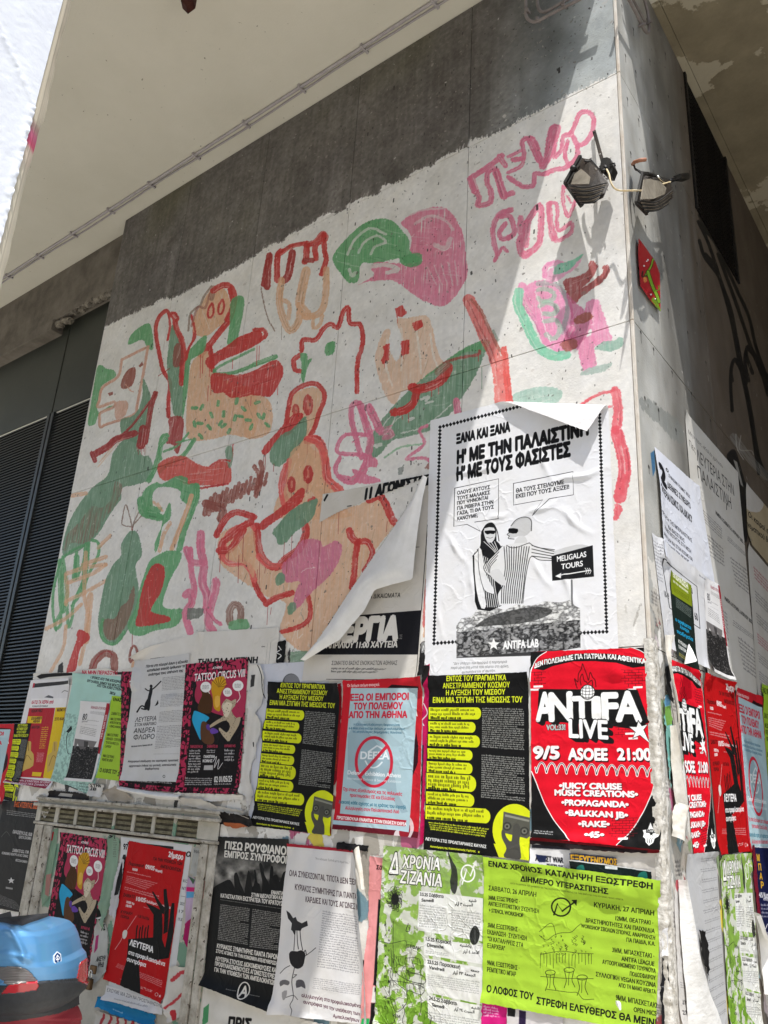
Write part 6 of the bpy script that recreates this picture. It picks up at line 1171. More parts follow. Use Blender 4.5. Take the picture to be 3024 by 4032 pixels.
sheet('poster', 'pale mint poster with small slanted black capitals, beside the red and yellow one', CL, '625 315 1035 345 752 1312 440 1190', 'F', i_mint, wr='strong', seed=32, lift=lambda U, V: .012*np.exp(-(U/.12)**2))
sheet('poster', 'small white sheet headed 80 above a dark crowd photograph, pasted over the mint poster', CL, '672 540 910 553 770 1205 545 1190', 'F', None, mat=m_80, wr='soft', seed=33)
sheet('poster', 'green sheet half hidden behind the poster of a leaping figure', CL, '932 498 1420 540 1290 1235 795 1168', 'F', None, mat=m_green, wr='soft', seed=34)
scrap('narrow blue strip beside the green sheet', CL, '1062 758 1082 758 1008 1198 984 1192', 'F', '2f6fae')
c = design(CL, '1122 215 1560 150 1462 1202 1002 1190', bg='c9c8c8')
for t, a, b in (('Πάντα στο πλευρό όσων η εξουσία', (1195, 268), (1538, 225)), ('καταδιώκει επειδή όρθωσαν το', (1205, 302), (1515, 262)), ('ανάστημα τους απέναντι της', (1215, 335), (1500, 300))): c.text(t, a, b, 20, '222', .04, shear=.15)
[c.stroke(p, w, '1a191b') for p, w in (('1238 440 1232 480 1222 530', 26), ('1234 450 1262 432 1290 408 1320 378', 10), ('1230 455 1210 452 1190 438', 9), ('1222 525 1205 560 1198 600', 26), ('1225 525 1224 565 1218 608', 20), ('1198 592 1170 578 1150 592 1128 628', 12), ('1218 600 1190 606 1165 600', 12))]; c.disc(1238, 418, 12, '1a191b', 14); c.fill('1270 580 1295 530 1300 560', '1a191b'); c.fill('1268 578 1285 556 1296 530 1300 556 1290 572', '1a191b', smooth=0)
for t, a, b, h in (('ΛΕΥΤΕΡΙΑ', (1113, 710), (1282, 696), 36), ('ΣΤΟΝ ΑΝΑΡΧΙΚΟ', (1110, 745), (1280, 732), 24), ('ΑΝΔΡΕΑ', (1102, 800), (1270, 790), 38), ('ΦΛΩΡΟ', (1098, 853), (1266, 846), 38)): c.text(t, a, b, h, '222224', .01, shear=.05)
for q, n in (('1335 345 1530 325 1520 440 1325 455', 9), ('1322 485 1520 470 1515 580 1312 590', 9), ('1310 625 1508 605 1500 705 1300 715', 8), ('1290 740 1495 730 1485 910 1270 930', 14), ('1260 968 1465 965 1465 972 1260 975', 1)): c.lines(q, n, '6f6e70', .75, .4, seed=n)
for t, a, b in (('Αποχωρισμοί αποδόμησης στις καρατερικές προοπτικές', (1055, 1040), (1462, 1030)), ('αρχετονικών ένθεσις της κρατικής, καπιταλιστικής', (1062, 1078), (1445, 1066)), ('βαρβαρότητας', (1190, 1100), (1305, 1098))): c.text(t, a, b, 16, '2a2a2c', .03, shear=.15)
c.text('δίκη: Κρατικών Λακωνίας, Παρασκευή 16.05.25, 9:00', (1082, 915), (1250, 900), 12, '2a2a2c', .02); c.disc(1345, 1155, 9, '2a2a2c', 12); c.disc(1345, 1155, 6, 'c9c8c8', 8)
i_leap = c.image('leaping_figure_print')
sheet('poster', 'leopard bordered sheet almost hidden, only its pink lower edge below the leaping figure poster', CL, '1000 300 1475 300 1478 1292 982 1245', 'F', None, mat=m_tat, wr='soft', seed=36)
sheet('poster', 'grey poster with a black leaping figure and columns of small print', CL, '1122 215 1560 150 1462 1202 1002 1190', 'F', i_leap, wr='soft', seed=37, lift=lambda U, V: .010*np.exp(-(U/.08)**2)*np.clip(1-V*3, 0, 1))
sheet('poster', 'pink leopard bordered poster of three animals in the upper row', CM, '72 240 585 190 505 1300 5 1290', 'F', None, mat=m_tat, wr='soft', seed=38)
scrap('torn white layered paper hanging between the leopard poster and the left bubble poster', CM, '600 250 690 245 715 330 720 460 700 560 645 640 690 700 690 800 655 900 650 1000 610 1060 600 1180 625 1300 590 1440 560 1310 520 1300 545 1000 585 640', 'F', 'd3d0cb', curl=.012, draw=lambda c: (c.stroke('665 250 690 330 700 440 715 500', 7, '1b1b1b'), c.stroke('622 880 625 910', 10, '3c3c3c', smooth=0), c.fill('610 330 640 325 630 420 600 430', '3b3a3a')))
scrap('white torn edge strip under the leopard bordered poster', CM, '0 1290 500 1305 560 1310 560 1360 470 1350 300 1360 60 1345 0 1330', 'F', 'd9d6d1', curl=.01)
ribbon('rolled', CL, '985 1238 1100 1258 1300 1285 1490 1302', '975 1268 1090 1300 1290 1340 1480 1352', 'F', [0, .02, .028, .02, .004], m_paper, 24, 12, .016, None, .003, 9); o = bpy.context.scene.collection.objects[-1]; o.name = 'paper_roll'; tag(o, 'rolled white paper edge hanging under the leaping figure poster', 'paper scrap')
# lowest left corner
sheet('poster', 'pale blue sheet with crimson capitals cut by the left edge of the wall', CL, '-330 735 128 726 32 1385 -420 1380', 'F', None, mat=m_def, wr='soft', seed=41)
sheet('poster', 'dark sheet with yellow bubbles mostly covered, beside the pale blue sheet at far left', CL, '128 728 262 720 130 1400 28 1392', 'F', None, mat=m_by, wr='strong', seed=42)
c = design(CE, '40 -165 342 -160 212 755 -150 690', bg='1f1e1f')
c.K = CL
c.text('ΕΚΔΗΛΩΣΗ - ΠΑΡΟΥΣΙΑΣΗ', (68, 1345), (315, 1362), 30, 'cf5f2c', .04); c.text('ΤΗΣ ΑΤΖΕΝΤΑΣ 2025', (122, 1395), (308, 1412), 32, 'cf5f2c', .04); c.lines('62 1415 300 1445 295 1480 60 1455', 3, 'b5b3b3', .8, .4); c.text('ΠΑΡΑΣΚΕΥΗ 21.02, 18.00', (112, 1590), (268, 1612), 24, 'b9b7b7', .04); c.text('ΧΩΡΙΣΤΑ ΣΑΛΟΝΙΚΑ', (160, 1628), (262, 1640), 20, 'b9b7b7', .03)
c.K = CE
c.text('ΣΑΒΒΑΤΟ 22.2, 17.00', (110, 215), (242, 230), 22, 'b9b7b7', .04); c.text('ΚΟΙΝΩΝΙΚΟ ΚΕΝΤΡΟ ΑΓΙΑΣ ΓΩΝΙΑΣ', (25, 235), (238, 262), 18, 'b9b7b7', .03); c.text('ΘΕΣΣΑΛΟΝΙΚΗ', (135, 292), (230, 308), 18, 'b9b7b7', .03); c.fill(st(100, 458, 30), 'c9c7c7'); c.fill('55 512 112 522 110 538 55 530', '8c8a8a'); c.lines('0 580 130 640 200 740 0 680', 8, '9a9898', .8, .45); c.stroke('20 100 60 60 90 90', 3, '5c5a5a')
sheet('poster', 'black event poster with orange heading and a small white star, lower left', CE, '40 -165 342 -160 212 755 -150 690', 'F', c.image('black_orange_print'), wr='strong', seed=43)
# long pieces in the gaps of the upper row
scrap('crimson and magenta strip between the pale blue poster and the right bubble poster', CN, '545 250 615 245 606 450 612 560 600 700 585 1000 575 1200 560 1700 530 1710 535 1500 545 1100 535 740 565 500', 'F', 'b3124e', draw=lambda c: (c.fill('545 250 612 250 605 330 560 420 545 440', '1a1818'), c.fill('580 430 610 430 606 520 590 540', 'c5135a'), c.fill('540 900 560 900 550 1250 530 1500', '1b1a1c'), c.stroke('560 560 590 640 545 700 560 740', 8, 'd9d9d9'), c.fill('530 700 552 700 545 1150 528 1150', '9aa4b4')))
scrap('thin strip of small portraits beside the strike poster', CN, '540 55 575 52 570 330 522 340 530 150', 'F', '1c1b1c', draw=lambda c: (c.fill('542 60 572 58 570 145 542 148', '8b8b8b'), c.stroke('550 130 562 90 568 120', 6, 'dadada')))
scrap('red strip with orange dashes beside the left bubble poster', CM, '1310 400 1345 395 1335 900 1300 1200 1262 1250 1255 1640 1230 1640 1240 1250', 'F', '8f1a24', draw=lambda c: c.lines('1290 830 1315 830 1300 1110 1278 1110', 22, 'd08a2c', .9, .5))
sheet('poster', 'pale blue poster with a crossed-out emblem, on the front wall between the two bubble posters', CM, '1365 375 2010 345 1980 1660 1275 1585', 'F', None, mat=m_def, wr='strong', seed=44)
BYQ = '755 385 1342 400 1255 1640 612 1560'
sheet('poster', 'left black poster with yellow bubbles, beside the leopard bordered one', CM, BYQ, 'F', None, mat=m_by, wr='soft', seed=45, lift=lambda U, V: .012*np.exp(-((1-U)/.1)**2)*np.exp(-(V/.1)**2))
sheet('poster', 'right black poster with yellow bubbles, below the striped robe figures', CN, '612 335 1415 305 1428 1842 562 1752', 'F', None, mat=m_by, wr='soft', seed=46)
# below the concert poster
scrap('white sheet with cut-off WAR lettering under the red concert poster', CX, '150 1300 420 1320 410 1500 150 1470', 'F', 'd6d5d6', draw=lambda c: (c.fill('158 1335 400 1350 400 1372 158 1358', '2a2a33'), c.text('ΑΝΤΙΣΤ WAR', (178, 1440), (356, 1455), 34, '1c1c22', .04), c.fill('178 1400 250 1410 240 1450 200 1450', '1f2748'), c.text('INDUSTRIAL MUSIC', (250, 1470), (358, 1482), 13, '33333a', .02)))
scrap('grey blank sheet under the red concert poster near the corner', CX, '410 1330 985 1370 990 1620 760 1620 400 1500', 'F', 'c4bfb8', curl=.008)
c = design(CX, '412 1392 702 1420 700 1600 410 1600', bg='202a4c'); c.text('ΕΞΕΥΓΕΝΙΣΜΟΣ', (418, 1448), (705, 1470), 46, 'd9a52c', .05)
sheet('poster', 'dark blue sheet with cut-off yellow capitals above the bright green poster', CX, '412 1392 702 1420 700 1600 410 1600', 'F', c.image('yellow_capitals_print'), wr='soft', seed=47)
c = design(CX, '415 1432 922 1502 925 1700 415 1640', bg='0e1d1c'); c.stroke('415 1437 922 1507', 8, 'd9d9d9', smooth=0); c.fill('460 1480 500 1470 505 1540 455 1530', '1f7f70', .8, 3); c.fill('850 1520 890 1510 895 1560 840 1560', '1f7f70', .8, 3); c.fill('640 1475 720 1480 720 1500 640 1492', 'dfe6e6')
sheet('poster', 'black sheet with teal glow and white border above the bright green poster', CX, '415 1432 922 1502 925 1700 415 1640', 'F', c.image('teal_glow_print'), wr='soft', seed=48)
scrap('glossy dark red strip with black brick print under the concert poster', CX, '146 1288 980 1352 975 1392 860 1395 500 1370 150 1335', 'F', '6d1018', draw=lambda c: c.fill('150 1310 900 1375 890 1400 150 1345', '1c1214', smooth=0))
sheet('poster', 'red concert poster with huge white block letters on the front wall by the corner', CX, '148 110 910 80 985 1372 155 1290', 'F', None, mat=m_live, wr='ribs', seed=49, rough=.5)
# lower row
c = design(CE, '1000 130 1572 200 1392 1480 880 1440', bg='cfcfd0'); c.fill('1050 180 1430 215 1430 240 1050 200', '1c1b1d', smooth=0); c.text('97', (1010, 250), (1050, 255), 56, '1f1f20', .04); c.fill('960 500 1010 300 1040 340 1000 500 985 600 960 620 940 610', '1b1a1b', 1, 2); c.fill('940 700 975 560 990 760 950 820 930 790', '1b1a1b', 1, 2)
c.text('α', (1520, 300), (1560, 306), 60, '2a2a2a', .03, shear=.2)
for k, t in enumerate(('ΚΟ', 'ΝΤΙ', '—', '2025', '17', '19.30')): c.text(t, (1495-k*9, 525+k*62), (1530-k*9, 530+k*62), 24, '6a6b6d', .02)
c.fill('885 1345 1345 1500 1340 1580 880 1450', 'd5d3d2', smooth=0)
sheet('poster', 'white sheet with black shapes, mostly covered by the red raised hands poster', CE, '1000 130 1572 200 1392 1560 880 1460', 'F', c.image('white_black_print'), wr='strong', seed=51)
scrap('crumpled bright blue paper torn below the raised hands poster', CE, '815 1425 880 1450 1000 1470 1150 1530 1285 1580 1282 1700 1130 1640 980 1590 900 1560 800 1520', 'F', '1f7fb5', curl=.02, draw=lambda c: c.lines('930 1530 1010 1560 1010 1580 930 1545', 1, 'cfe0ea'))
c = design(CE, '885 1340 1350 1492 1338 1585 878 1450', bg='d3d1d0'); c.text('ΕΧΟΥΜΕ ΜΙΑ ΖΩΗ ΝΑ ΠΡΟΣΠΑΘΗΣΟΥΜΕ', (895, 1392), (1350, 1530), 30, '3a3a3d', .0); c.lines('985 1445 1240 1510 1235 1530 985 1460', 1, '8a8a8d')
sheet('poster', 'white strip of thin capitals showing under the red raised hands poster', CE, '885 1340 1350 1492 1338 1585 878 1450', 'F', c.image('thin_capitals_print'), wr='soft', seed=52)
sheet('poster', 'red poster of black raised hands pasted on the cabinet door', CE, '1060 162 1525 255 1340 1490 858 1290', 'F', None, mat=m_red2, wr='soft', seed=53, rough=.7)
sheet('poster', 'leopard bordered poster of three animals on the cabinet behind the scooter', CE, '510 92 892 150 722 1305 320 1200', 'F', None, mat=m_tat, wr='strong', seed=54)
scrap('torn black and white sticker between the cabinet posters', CE, '830 680 880 690 870 800 840 830 795 790 810 740', 'F', '201f1f', curl=.014, draw=lambda c: c.stroke('800 800 860 780', 16, 'd9d6d2', smooth=0))
scrap('pale torn sheet with black hand lettering below the cabinet posters', CE, '790 840 870 820 900 1000 880 1240 780 1330 720 1320 740 1200 770 1000', 'F', 'b9bab6', curl=.01, draw=lambda c: (c.text('ΑΚΕΥΗ', (785, 1150), (860, 1140), 40, '26262a', .03, shear=.2), c.text('ΨΗΔ', (800, 1195), (850, 1190), 40, '26262a', .03), c.text('ΑΣ', (830, 895), (865, 890), 46, '26262a', .05), c.fill('790 940 810 930 800 1040 775 1080', 'a8326c')))
scrap('magenta and lilac torn sheet at the right edge of the cabinet door', CE, '1545 440 1600 480 1620 560 1610 800 1590 1020 1530 1030 1500 960 1520 820 1525 560', 'F', 'b9a3bd', draw=lambda c: (c.fill('1530 540 1615 545 1610 580 1530 575', 'c2256b'), c.fill('1530 580 1612 580 1605 625 1528 630', '5b9fc9'), c.fill('1510 850 1560 800 1605 760 1590 1020 1530 1030 1500 960', 'a31a5c', 1, 2), c.fill('1545 450 1600 480 1580 520', '42604a')))
# black rally poster
c = design(CFc, '318 128 925 150 792 1562 212 1335', bg='151515')
p = c.P(arr('318 128 925 150 905 640 290 590')); x1, y1 = p.max(0).astype(int); nn = vnoise(min(y1, c.h), min(x1, c.w), 5, 6, 83, 4); yy = np.linspace(0, 1, nn.shape[0])[:, None]; g0 = np.clip(.13+.75*np.exp(-((yy-.62)/.28)**2)*np.clip(nn*1.6-.35, 0, 1), 0, 1); c.a[:nn.shape[0], :nn.shape[1]] = g0[..., None]*np.array([1, .98, .94])
for p in ('300 560 360 520 420 500 460 580 470 610 290 600', '450 470 475 440 500 520 530 600 540 620 470 620', '560 440 575 430 590 500 600 560 620 500 612 425 625 420 640 520 660 540 660 640 540 630', '655 370 670 355 690 400 700 460 740 540 750 640 680 640 680 520 665 430', '750 400 772 390 775 460 760 560 740 560', '740 560 770 470 810 460 830 520 860 440 905 430 925 470 918 640 740 640', '290 590 500 610 900 600 900 680 290 660'): c.fill(p, '121212', 1, 3)
c.text('ΠΙΣΩ ΡΟΥΦΙΑΝΟΙ', (380, 232), (905, 290), 62, 'dedad2', .05, out=.05, outcol='1a1a1a'); c.text('ΕΜΠΡΟΣ ΣΥΝΤΡΟΦΟΙ', (375, 305), (888, 362), 54, 'dedad2', .05, out=.05, outcol='1a1a1a')
for t, a, b, h in (('ΕΝΑΝΤΙΑ', (755, 620), (862, 632), 30), ('ΣΤΗΝ ΙΔΕΟΛΟΓΙΚΗ ΚΑΙ', (588, 638), (860, 670), 30), ('ΚΑΤΑΣΤΑΛΤΙΚΗ ΕΚΣΤΡΑΤΕΙΑ ΤΟΥ ΚΡΑΤΟΥΣ', (345, 645), (857, 720), 32), ('ΚΥΡΙΑΚΟΣ ΞΥΜΗΤΗΡΗΣ ΠΑΝΤΑ ΠΑΡΩΝ', (315, 1052), (818, 1155), 34), ('ΣΤΟΥΣ ΑΓΩΝΕΣ ΓΙΑ ΤΗΝ ΚΟΙΝΩΝΙΚΗ ΑΠΕΛΕΥΘΕΡΩΣΗ', (308, 1088), (812, 1200), 26, ), ('ΛΕΥΤΕΡΙΑ ΣΤΟΥΣ/ΙΣ ΔΙΩΚΟΜΕΝΟΥΣ/ΕΣ ΚΑΙ', (303, 1150), (808, 1258), 32), ('ΠΡΟΦΥΛΑΚΙΣΜΕΝΟΥΣ/ΕΣ ΑΓΩΝΙΣΤΕΣ/ΤΡΙΕΣ', (300, 1190), (803, 1308), 32), ('ΓΙΑ ΤΗΝ ΥΠΟΘΕΣΗ ΤΩΝ ΑΜΠΕΛΟΚΗΠΩΝ', (296, 1235), (798, 1355), 32)): c.text(t, a, b, h, 'dedad2', .045)
c.lines('345 700 580 735 560 1035 322 990', 21, 'b5b2ac', .85, .5); c.lines('600 738 845 780 820 1085 575 1050', 21, 'b5b2ac', .85, .5, seed=3); c.lines('345 660 850 740 850 748 345 668', 1, 'b5b2ac')
c.stroke([(537+44*math.cos(t), 1385+62*math.sin(t)) for t in np.linspace(0, 6.283, 24)], 9, 'dedad2', smooth=0); c.text('A', (505, 1425), (570, 1435), 84, 'dedad2', .03); c.lines('405 1365 480 1382 480 1392 405 1375', 1, 'b5b2ac'); c.lines('585 1412 670 1432 670 1442 585 1422', 1, 'b5b2ac')
i_pis = c.image('black_rally_print')
scrap('white backing sheets below the black rally poster', CFc, '225 1330 500 1440 780 1560 1200 1659 1250 1900 200 1900', 'F', 'd6d3cc', curl=.006, draw=lambda c: (c.text('ΠΡΙΣ', (410, 1690), (600, 1710), 90, '161616', .06), c.fill('205 1540 260 1490 250 1640 190 1690', '3f8f5a', .9)))
scrap('orange paper corner beside the black rally poster', CFc, '285 308 322 308 320 400 280 395', 'F', 'd98a1c', draw=lambda c: c.text('Α', (300, 345), (318, 345), 28, '222', .03))
# rose poster
c = design(CFc, '915 185 1478 238 1575 1668 775 1572', bg='d9d7d6'); c.a[int(c.h*.0):int(c.h*.02)] = rgb('a32333')
for t, a, b, h in (('ΟΛΑ ΣΥΝΕΧΙΖΟΝΤΑΙ, ΤΙΠΟΤΑ ΔΕΝ ΞΕΧΝΙΕΤΑΙ', (930, 392), (1560, 480), 38), ('ΚΥΡΙΑΚΟΣ ΞΥΜΗΤΗΡΗΣ ΓΙΑ ΠΑΝΤΑ', (972, 490), (1470, 568), 40), ('ΚΑΡΔΙΕΣ ΚΑΙ ΤΟΥΣ ΑΓΩΝΕΣ ΜΑΣ', (1066, 578), (1530, 650), 40)): c.text(t, a, b, h, '4a3a40', .02)
c.text('"Αν ο κόσμος ξυπνά με το σημα του..."', (1140, 290), (1420, 325), 14, '7a7678', .0); c.lines('1200 640 1490 690 1490 1170 1165 1110', 24, '77747a', .75, .36)
c.lines('1140 1200 1500 1260 1500 1370 1130 1310', 6, '77747a', .7, .35)
for t, a, b in (('αλληλεγγύη στα προφυλακισμένα', (1035, 1390), (1502, 1490)), ('συντρόφια για την υπόθεση των', (1052, 1455), (1498, 1572)), ('Αμπελοκήπων', (1295, 1592), (1495, 1640))): c.text(t, a, b, 36, '5c3a46', .02)
RS = '262527'
c.fill('905 640 930 660 960 700 985 690 1000 720 1040 740 1080 720 1085 760 1040 780 1030 800 990 795 985 840 960 800 945 790 950 740 915 700', RS, .95, 0)
for p in ('985 800 980 880 975 960', '1000 790 1005 900 1010 950', '1025 790 1030 880 1040 960', '1150 940 1100 980 1060 1010', '975 1110 950 1250 960 1400 930 1480 950 1540 945 1620', '1050 985 1060 960 1070 1000', '860 1165 900 1120 940 1095', '960 1210 990 1180 970 1180', '900 1400 960 1380 1000 1420'): c.stroke(p, 6, RS, .9)
c.fill('935 990 960 965 1000 970 1030 960 1060 990 1055 1040 1040 1100 1000 1125 970 1110 945 1070', RS, 1, 2); c.fill('860 1240 900 1225 935 1245 920 1280 890 1270 860 1290', '6a686a', 1, 2); c.fill('985 1235 1030 1225 1060 1250 1068 1310 1030 1290 985 1305', '57555a', 1, 2); c.fill('870 1350 910 1330 900 1400 875 1430', '8a888a', .8, 2)
i_rose = c.image('black_rose_print')
sheet('poster', 'black rally poster of raised fists under a smoky sky', CFc, '318 128 925 150 792 1562 212 1335', 'F', i_pis, wr='soft', seed=55, lift=lambda U, V: .02*np.clip((V-.9)/.1, 0, 1)**2)
sheet('poster', 'white poster with a black ink rose and crimson-grey headings', CFc, '915 185 1478 238 1575 1668 775 1572', 'F', i_rose, wr='strong', seed=56, lift=lambda U, V: .03*np.clip((U-.9)/.1, 0, 1)**2*(1-.5*V)+.008*np.sin(U*9+V*5)**2)
rb = ribbon('paper_curl', CFc, '1478 205 1495 300 1510 420 1520 560', '1440 260 1450 360 1480 450 1508 555', 'F', [.012, .022, .024, .016, .004], m_paper_old, 22, 10, .02, None, .003, 12); tag(rb, 'white curled edge of paper standing off beside the ink rose poster', 'paper scrap')
scrap('pink sheet with black headings between the rose and the festival poster', CG, '120 275 242 300 235 420 222 760 200 1000 170 1350 160 1659 60 1659 75 1300 110 900', 'F', 'd98f8f', draw=lambda c: (c.text('Σάββατο', (172, 395), (330, 405), 34, '3a1e20', .04), c.fill('190 640 222 650 190 1350 150 1340', '1b1a1b', smooth=0), c.fill('150 1350 200 1355 190 1490 140 1480', 'd6d4d0', smooth=0), c.text('ΚΑ', (160, 1395), (192, 1400), 36, '222', .03), c.fill('140 1485 200 1490 180 1700 130 1700', '161616', smooth=0), c.fill('70 1610 130 1610 130 1700 60 1700', '25a85a', smooth=0), c.stroke('120 280 240 300', 14, 'dcdad6', smooth=0)))
scrap('black taped strip under the pale blue poster', CG, '-150 170 115 205 115 250 -150 230', 'F', '191819')
sheet('poster', 'crumpled green and white festival poster with boxed dates, on the front wall', CG, '235 200 1055 285 1040 1870 160 1760', 'F', None, mat=m_ziz, wr='crumple', seed=57, cell=.0075)
scrap('magenta sheet with small pale text under the bright green poster', CG, '1040 1440 1260 1500 1250 1750 1040 1750', 'F', 'cf1f7c', draw=lambda c: c.lines('1055 1500 1180 1530 1180 1610 1050 1600', 4, 'eccfe0', .9, .5))
scrap('pale printed scraps under the bright green poster', CG, '1250 1500 1700 1600 1700 1750 1240 1750', 'F', 'c9c4c4', draw=lambda c: (c.fill('1250 1520 1310 1530 1305 1600 1250 1590', '1b1a1c', smooth=0), c.fill('1340 1545 1395 1555 1390 1700 1335 1700', '2a1c3c', smooth=0)))
sheet('poster', 'bright green poster of assembly dates with a line drawing of stools, front wall', CH, '-651 295 795 485 745 1740 -668 1480', 'F', None, mat=m_green, wr='ribs', seed=58, cell=.009)
o = ribbon('paper_tear', CH, '415 1462 418 1500 450 1545', '440 1470 458 1490 460 1545', 'F', [0, .015, .01], m_paper, 8, 6, .03, None, .001, 3); tag(o, 'small torn paper tongue on the bright green poster', 'paper scrap')

# ================= side wall sheets
def srcq(t): return t
K0 = lambda a: arr(a)
c = design(CR_, '588 30 1012 522 1180 2330 765 2150', 'R', bg='c4c1bb', res=.0014)
c.text('Μην πεις «Καλά χρόνια»', (622, 225), (895, 500), 30, '4a4744', .0); c.text('Πες', (630, 330), (680, 390), 50, '4a4744', .0); c.text('ΛΕΥΤΕΡΙΑ ΣΤΗΝ', (690, 445), (985, 725), 90, '1f1d1d', .0); c.text('ΠΑΛΑΙΣΤΙΝΗ', (700, 590), (965, 835), 95, '1f1d1d', .0); c.stroke('925 790 925 840', 5, '1f1d1d')
for x, y, s in ((700, 780, 1), (860, 1000, 1), (905, 1170, 1), (990, 1450, 1)): pass
c.text('ΗΜΕΡΑ 5 ΣΑΒΒΑΤΟ, 5 ΑΠΡΙΛΙΟΥ 2025, 17.30', (840, 880), (1085, 1140), 26, '262426', .04); c.text('ΗΜΕΡΑ 6 ΚΥΡΙΑΚΗ, 6 ΑΠΡΙΛΙΟΥ 2025, 17.30', (910, 1560), (1155, 1770), 28, '262426', .04)
for q, n in (('665 770 890 990 895 1090 670 880', 5), ('710 980 900 1150 915 1310 740 1180', 6), ('935 1050 1080 1190 1090 1230 930 1090', 3), ('950 1210 1110 1330 1150 1560 1000 1440', 7), ('975 1710 1145 1840 1150 1880 975 1760', 3), ('1010 1830 1170 1960 1200 2200 1060 2100', 8), ('880 1620 930 1660 950 2000 900 1900', 12)): c.lines(q, n, '5f5d60', .8, .4, seed=n)
sheet('poster', 'tall white sheet with handwritten style headline and two columns, on the side wall', CR_, '588 30 1012 522 1180 2330 765 2150', 'R', c.image('tall_white_print'), wr='soft', seed=61)
c = design(CR_, '1085 1075 1330 1370 1500 2700 1165 2330', 'R', bg='bdbab4', res=.002); 
for k in range(7): c.lines([(1130+k*8, 1230+k*160), (1290+k*10, 1400+k*150), (1300+k*10, 1490+k*150), (1140+k*8, 1320+k*160)], 4, '6a676a' if k % 3 else '9c4a54', .8, .45, seed=k)
sheet('poster', 'white text sheet running out of view at the right, side wall', CR_, '1085 1075 1330 1370 1500 2700 1165 2330', 'R', c.image('far_text_print'), wr='soft', seed=62)
c = design(CR_, '1072 600 1330 900 1380 1400 1092 1060', 'R', bg='a5977c', res=.002); c.text('Οι καιροί είναι', (1092, 860), (1300, 1040), 40, '2a2622', .02, shear=.2); c.text('γεματικού θα πουν', (1085, 940), (1330, 1130), 40, '2a2622', .02, shear=.2); c.fill('1065 600 1130 620 1205 740 1195 800 1150 825 1065 790', 'bdb9b4', 1, 2)
sheet('poster', 'yellowed sheet with slanted heading beside a black painted shape, side wall', CR_, '1072 600 1330 900 1380 1400 1092 1060', 'R', c.image('yellowed_print'), wr='soft', seed=63)
c = design(CR_, '350 318 700 635 835 1450 405 1190', 'R', bg='d3d5de', res=.0012)
c.text('2', (378, 540), (450, 620), 120, '1c1c20', .08); c.text('ο', (440, 490), (462, 510), 26, '1c1c20', .04); c.text('ΣΤΗ ΦΙΛΟΣΟΦΙΚΗ ΤΗΣ ΕΘΝΙΚΗΣ ΤΡΑΠΕΖΑΣ', (462, 535), (632, 705), 20, '2a2a30', .03); c.text('ΔΙΕΘΝΕΣ ΣΥΝΕΔΡΙΟ', (452, 605), (636, 778), 38, '1c1c20', .04); c.text('"ΙΜΠΕΡΙΑΛΙΣΜΟΣ ΚΑΙ ΔΙΚΑΙΟ"', (378, 625), (648, 885), 52, '1c1c20', .04)
for t, a, b in (('"ΑΥΞΗΣΗ ΤΗΣ ΙΜΠΕΡΙΑΛΙΣΤΙΚΗΣ', (385, 808), (645, 1040)), ('ΚΑΙ ΦΑΣΙΣΤΙΚΗΣ', (455, 930), (588, 1045)), ('ΕΠΙΘΕΤΙΚΟΤΗΤΑΣ ΣΤΗ ΜΕΣΗ', (412, 935), (640, 1135)), ('ΑΝΑΤΟΛΗ ΚΑΙ ΣΤΟΝ ΚΟΣΜΟ ΚΑΙ', (400, 990), (652, 1205)), ('Ο ΡΟΛΟΣ ΤΟΥ ΔΙΚΑΙΟΥ"', (440, 1080), (625, 1230))): c.text(t, a, b, 30, '2a2a30', .025)
c.lines('345 1050 385 1080 400 1250 365 1230', 4, '6a6a70', .8, .3)
sheet('poster', 'bluish white congress poster with a big black 2, nearest the corner on the side wall', CR_, '350 318 700 635 835 1450 405 1190', 'R', c.image('congress_print'), wr='strong', seed=64, lift=lambda U, V: .014*np.exp(-(U/.1)**2)*np.clip(V*3, 0, 1))
c = design(CR_, '330 1000 840 1420 955 2180 440 1900', 'R', bg='cfcfd2', res=.0013); c.stroke('405 1205 688 1425 712 1755', 5, '232326', smooth=0); c.stroke('405 1205 470 1590 712 1755', 5, '232326', smooth=0); c.text('18-19', (432, 1500), (468, 1525), 44, '232326', .02); c.text('30', (640, 1470), (656, 1485), 40, '232326', .02); c.text('60', (672, 1680), (698, 1695), 50, '232326', .02); c.lines('340 1050 400 1095 420 1400 365 1370', 12, '7a7a80', .8, .3); c.lines('700 1330 800 1400 805 1420 700 1350', 1, '6a6a70')
sheet('poster', 'white sheet with a thin black frame and big numbers, side wall below the congress poster', CR_, '330 1000 840 1420 955 2180 440 1900', 'R', c.image('framed_numbers_print'), wr='soft', seed=65)
c = design(CR_, '458 1298 640 1418 688 2100 522 2000', 'R', bg='1c2622', res=.0012); c.fill('458 1298 640 1418 645 1605 485 1500', '7c8a1c', smooth=0); c.text('ΕΚΔΗΛΩΣΗ', (490, 1350), (612, 1455), 44, 'e0e0cf', .05); c.text('για την υπεράσπιση', (492, 1395), (612, 1490), 20, 'e0e0cf', .03); c.lines('515 1530 640 1620 640 1700 520 1610', 6, '9fa8a2', .8, .4); c.lines('500 1440 620 1520 622 1560 500 1480', 3, '4a5210', .8, .4)
for t, a, b in (('ο ορφέρεται', (515, 1718), (640, 1790)), ('λιναρι', (550, 1775), (622, 1815)), ('ποδησία', (525, 1810), (655, 1880))): c.text(t, a, b, 26, '1f9fd0', .03)
c.text('ΚΥΡΙΑΚΗ ΠΛ', (538, 1885), (622, 1945), 24, 'd9dad6', .03); c.text('ΠΛΑΤΕΙΑ 25/5', (538, 1925), (622, 1980), 24, 'd9dad6', .03); c.lines('535 1950 590 1990 590 2020 535 1980', 2, 'b3a33a', .9, .5)
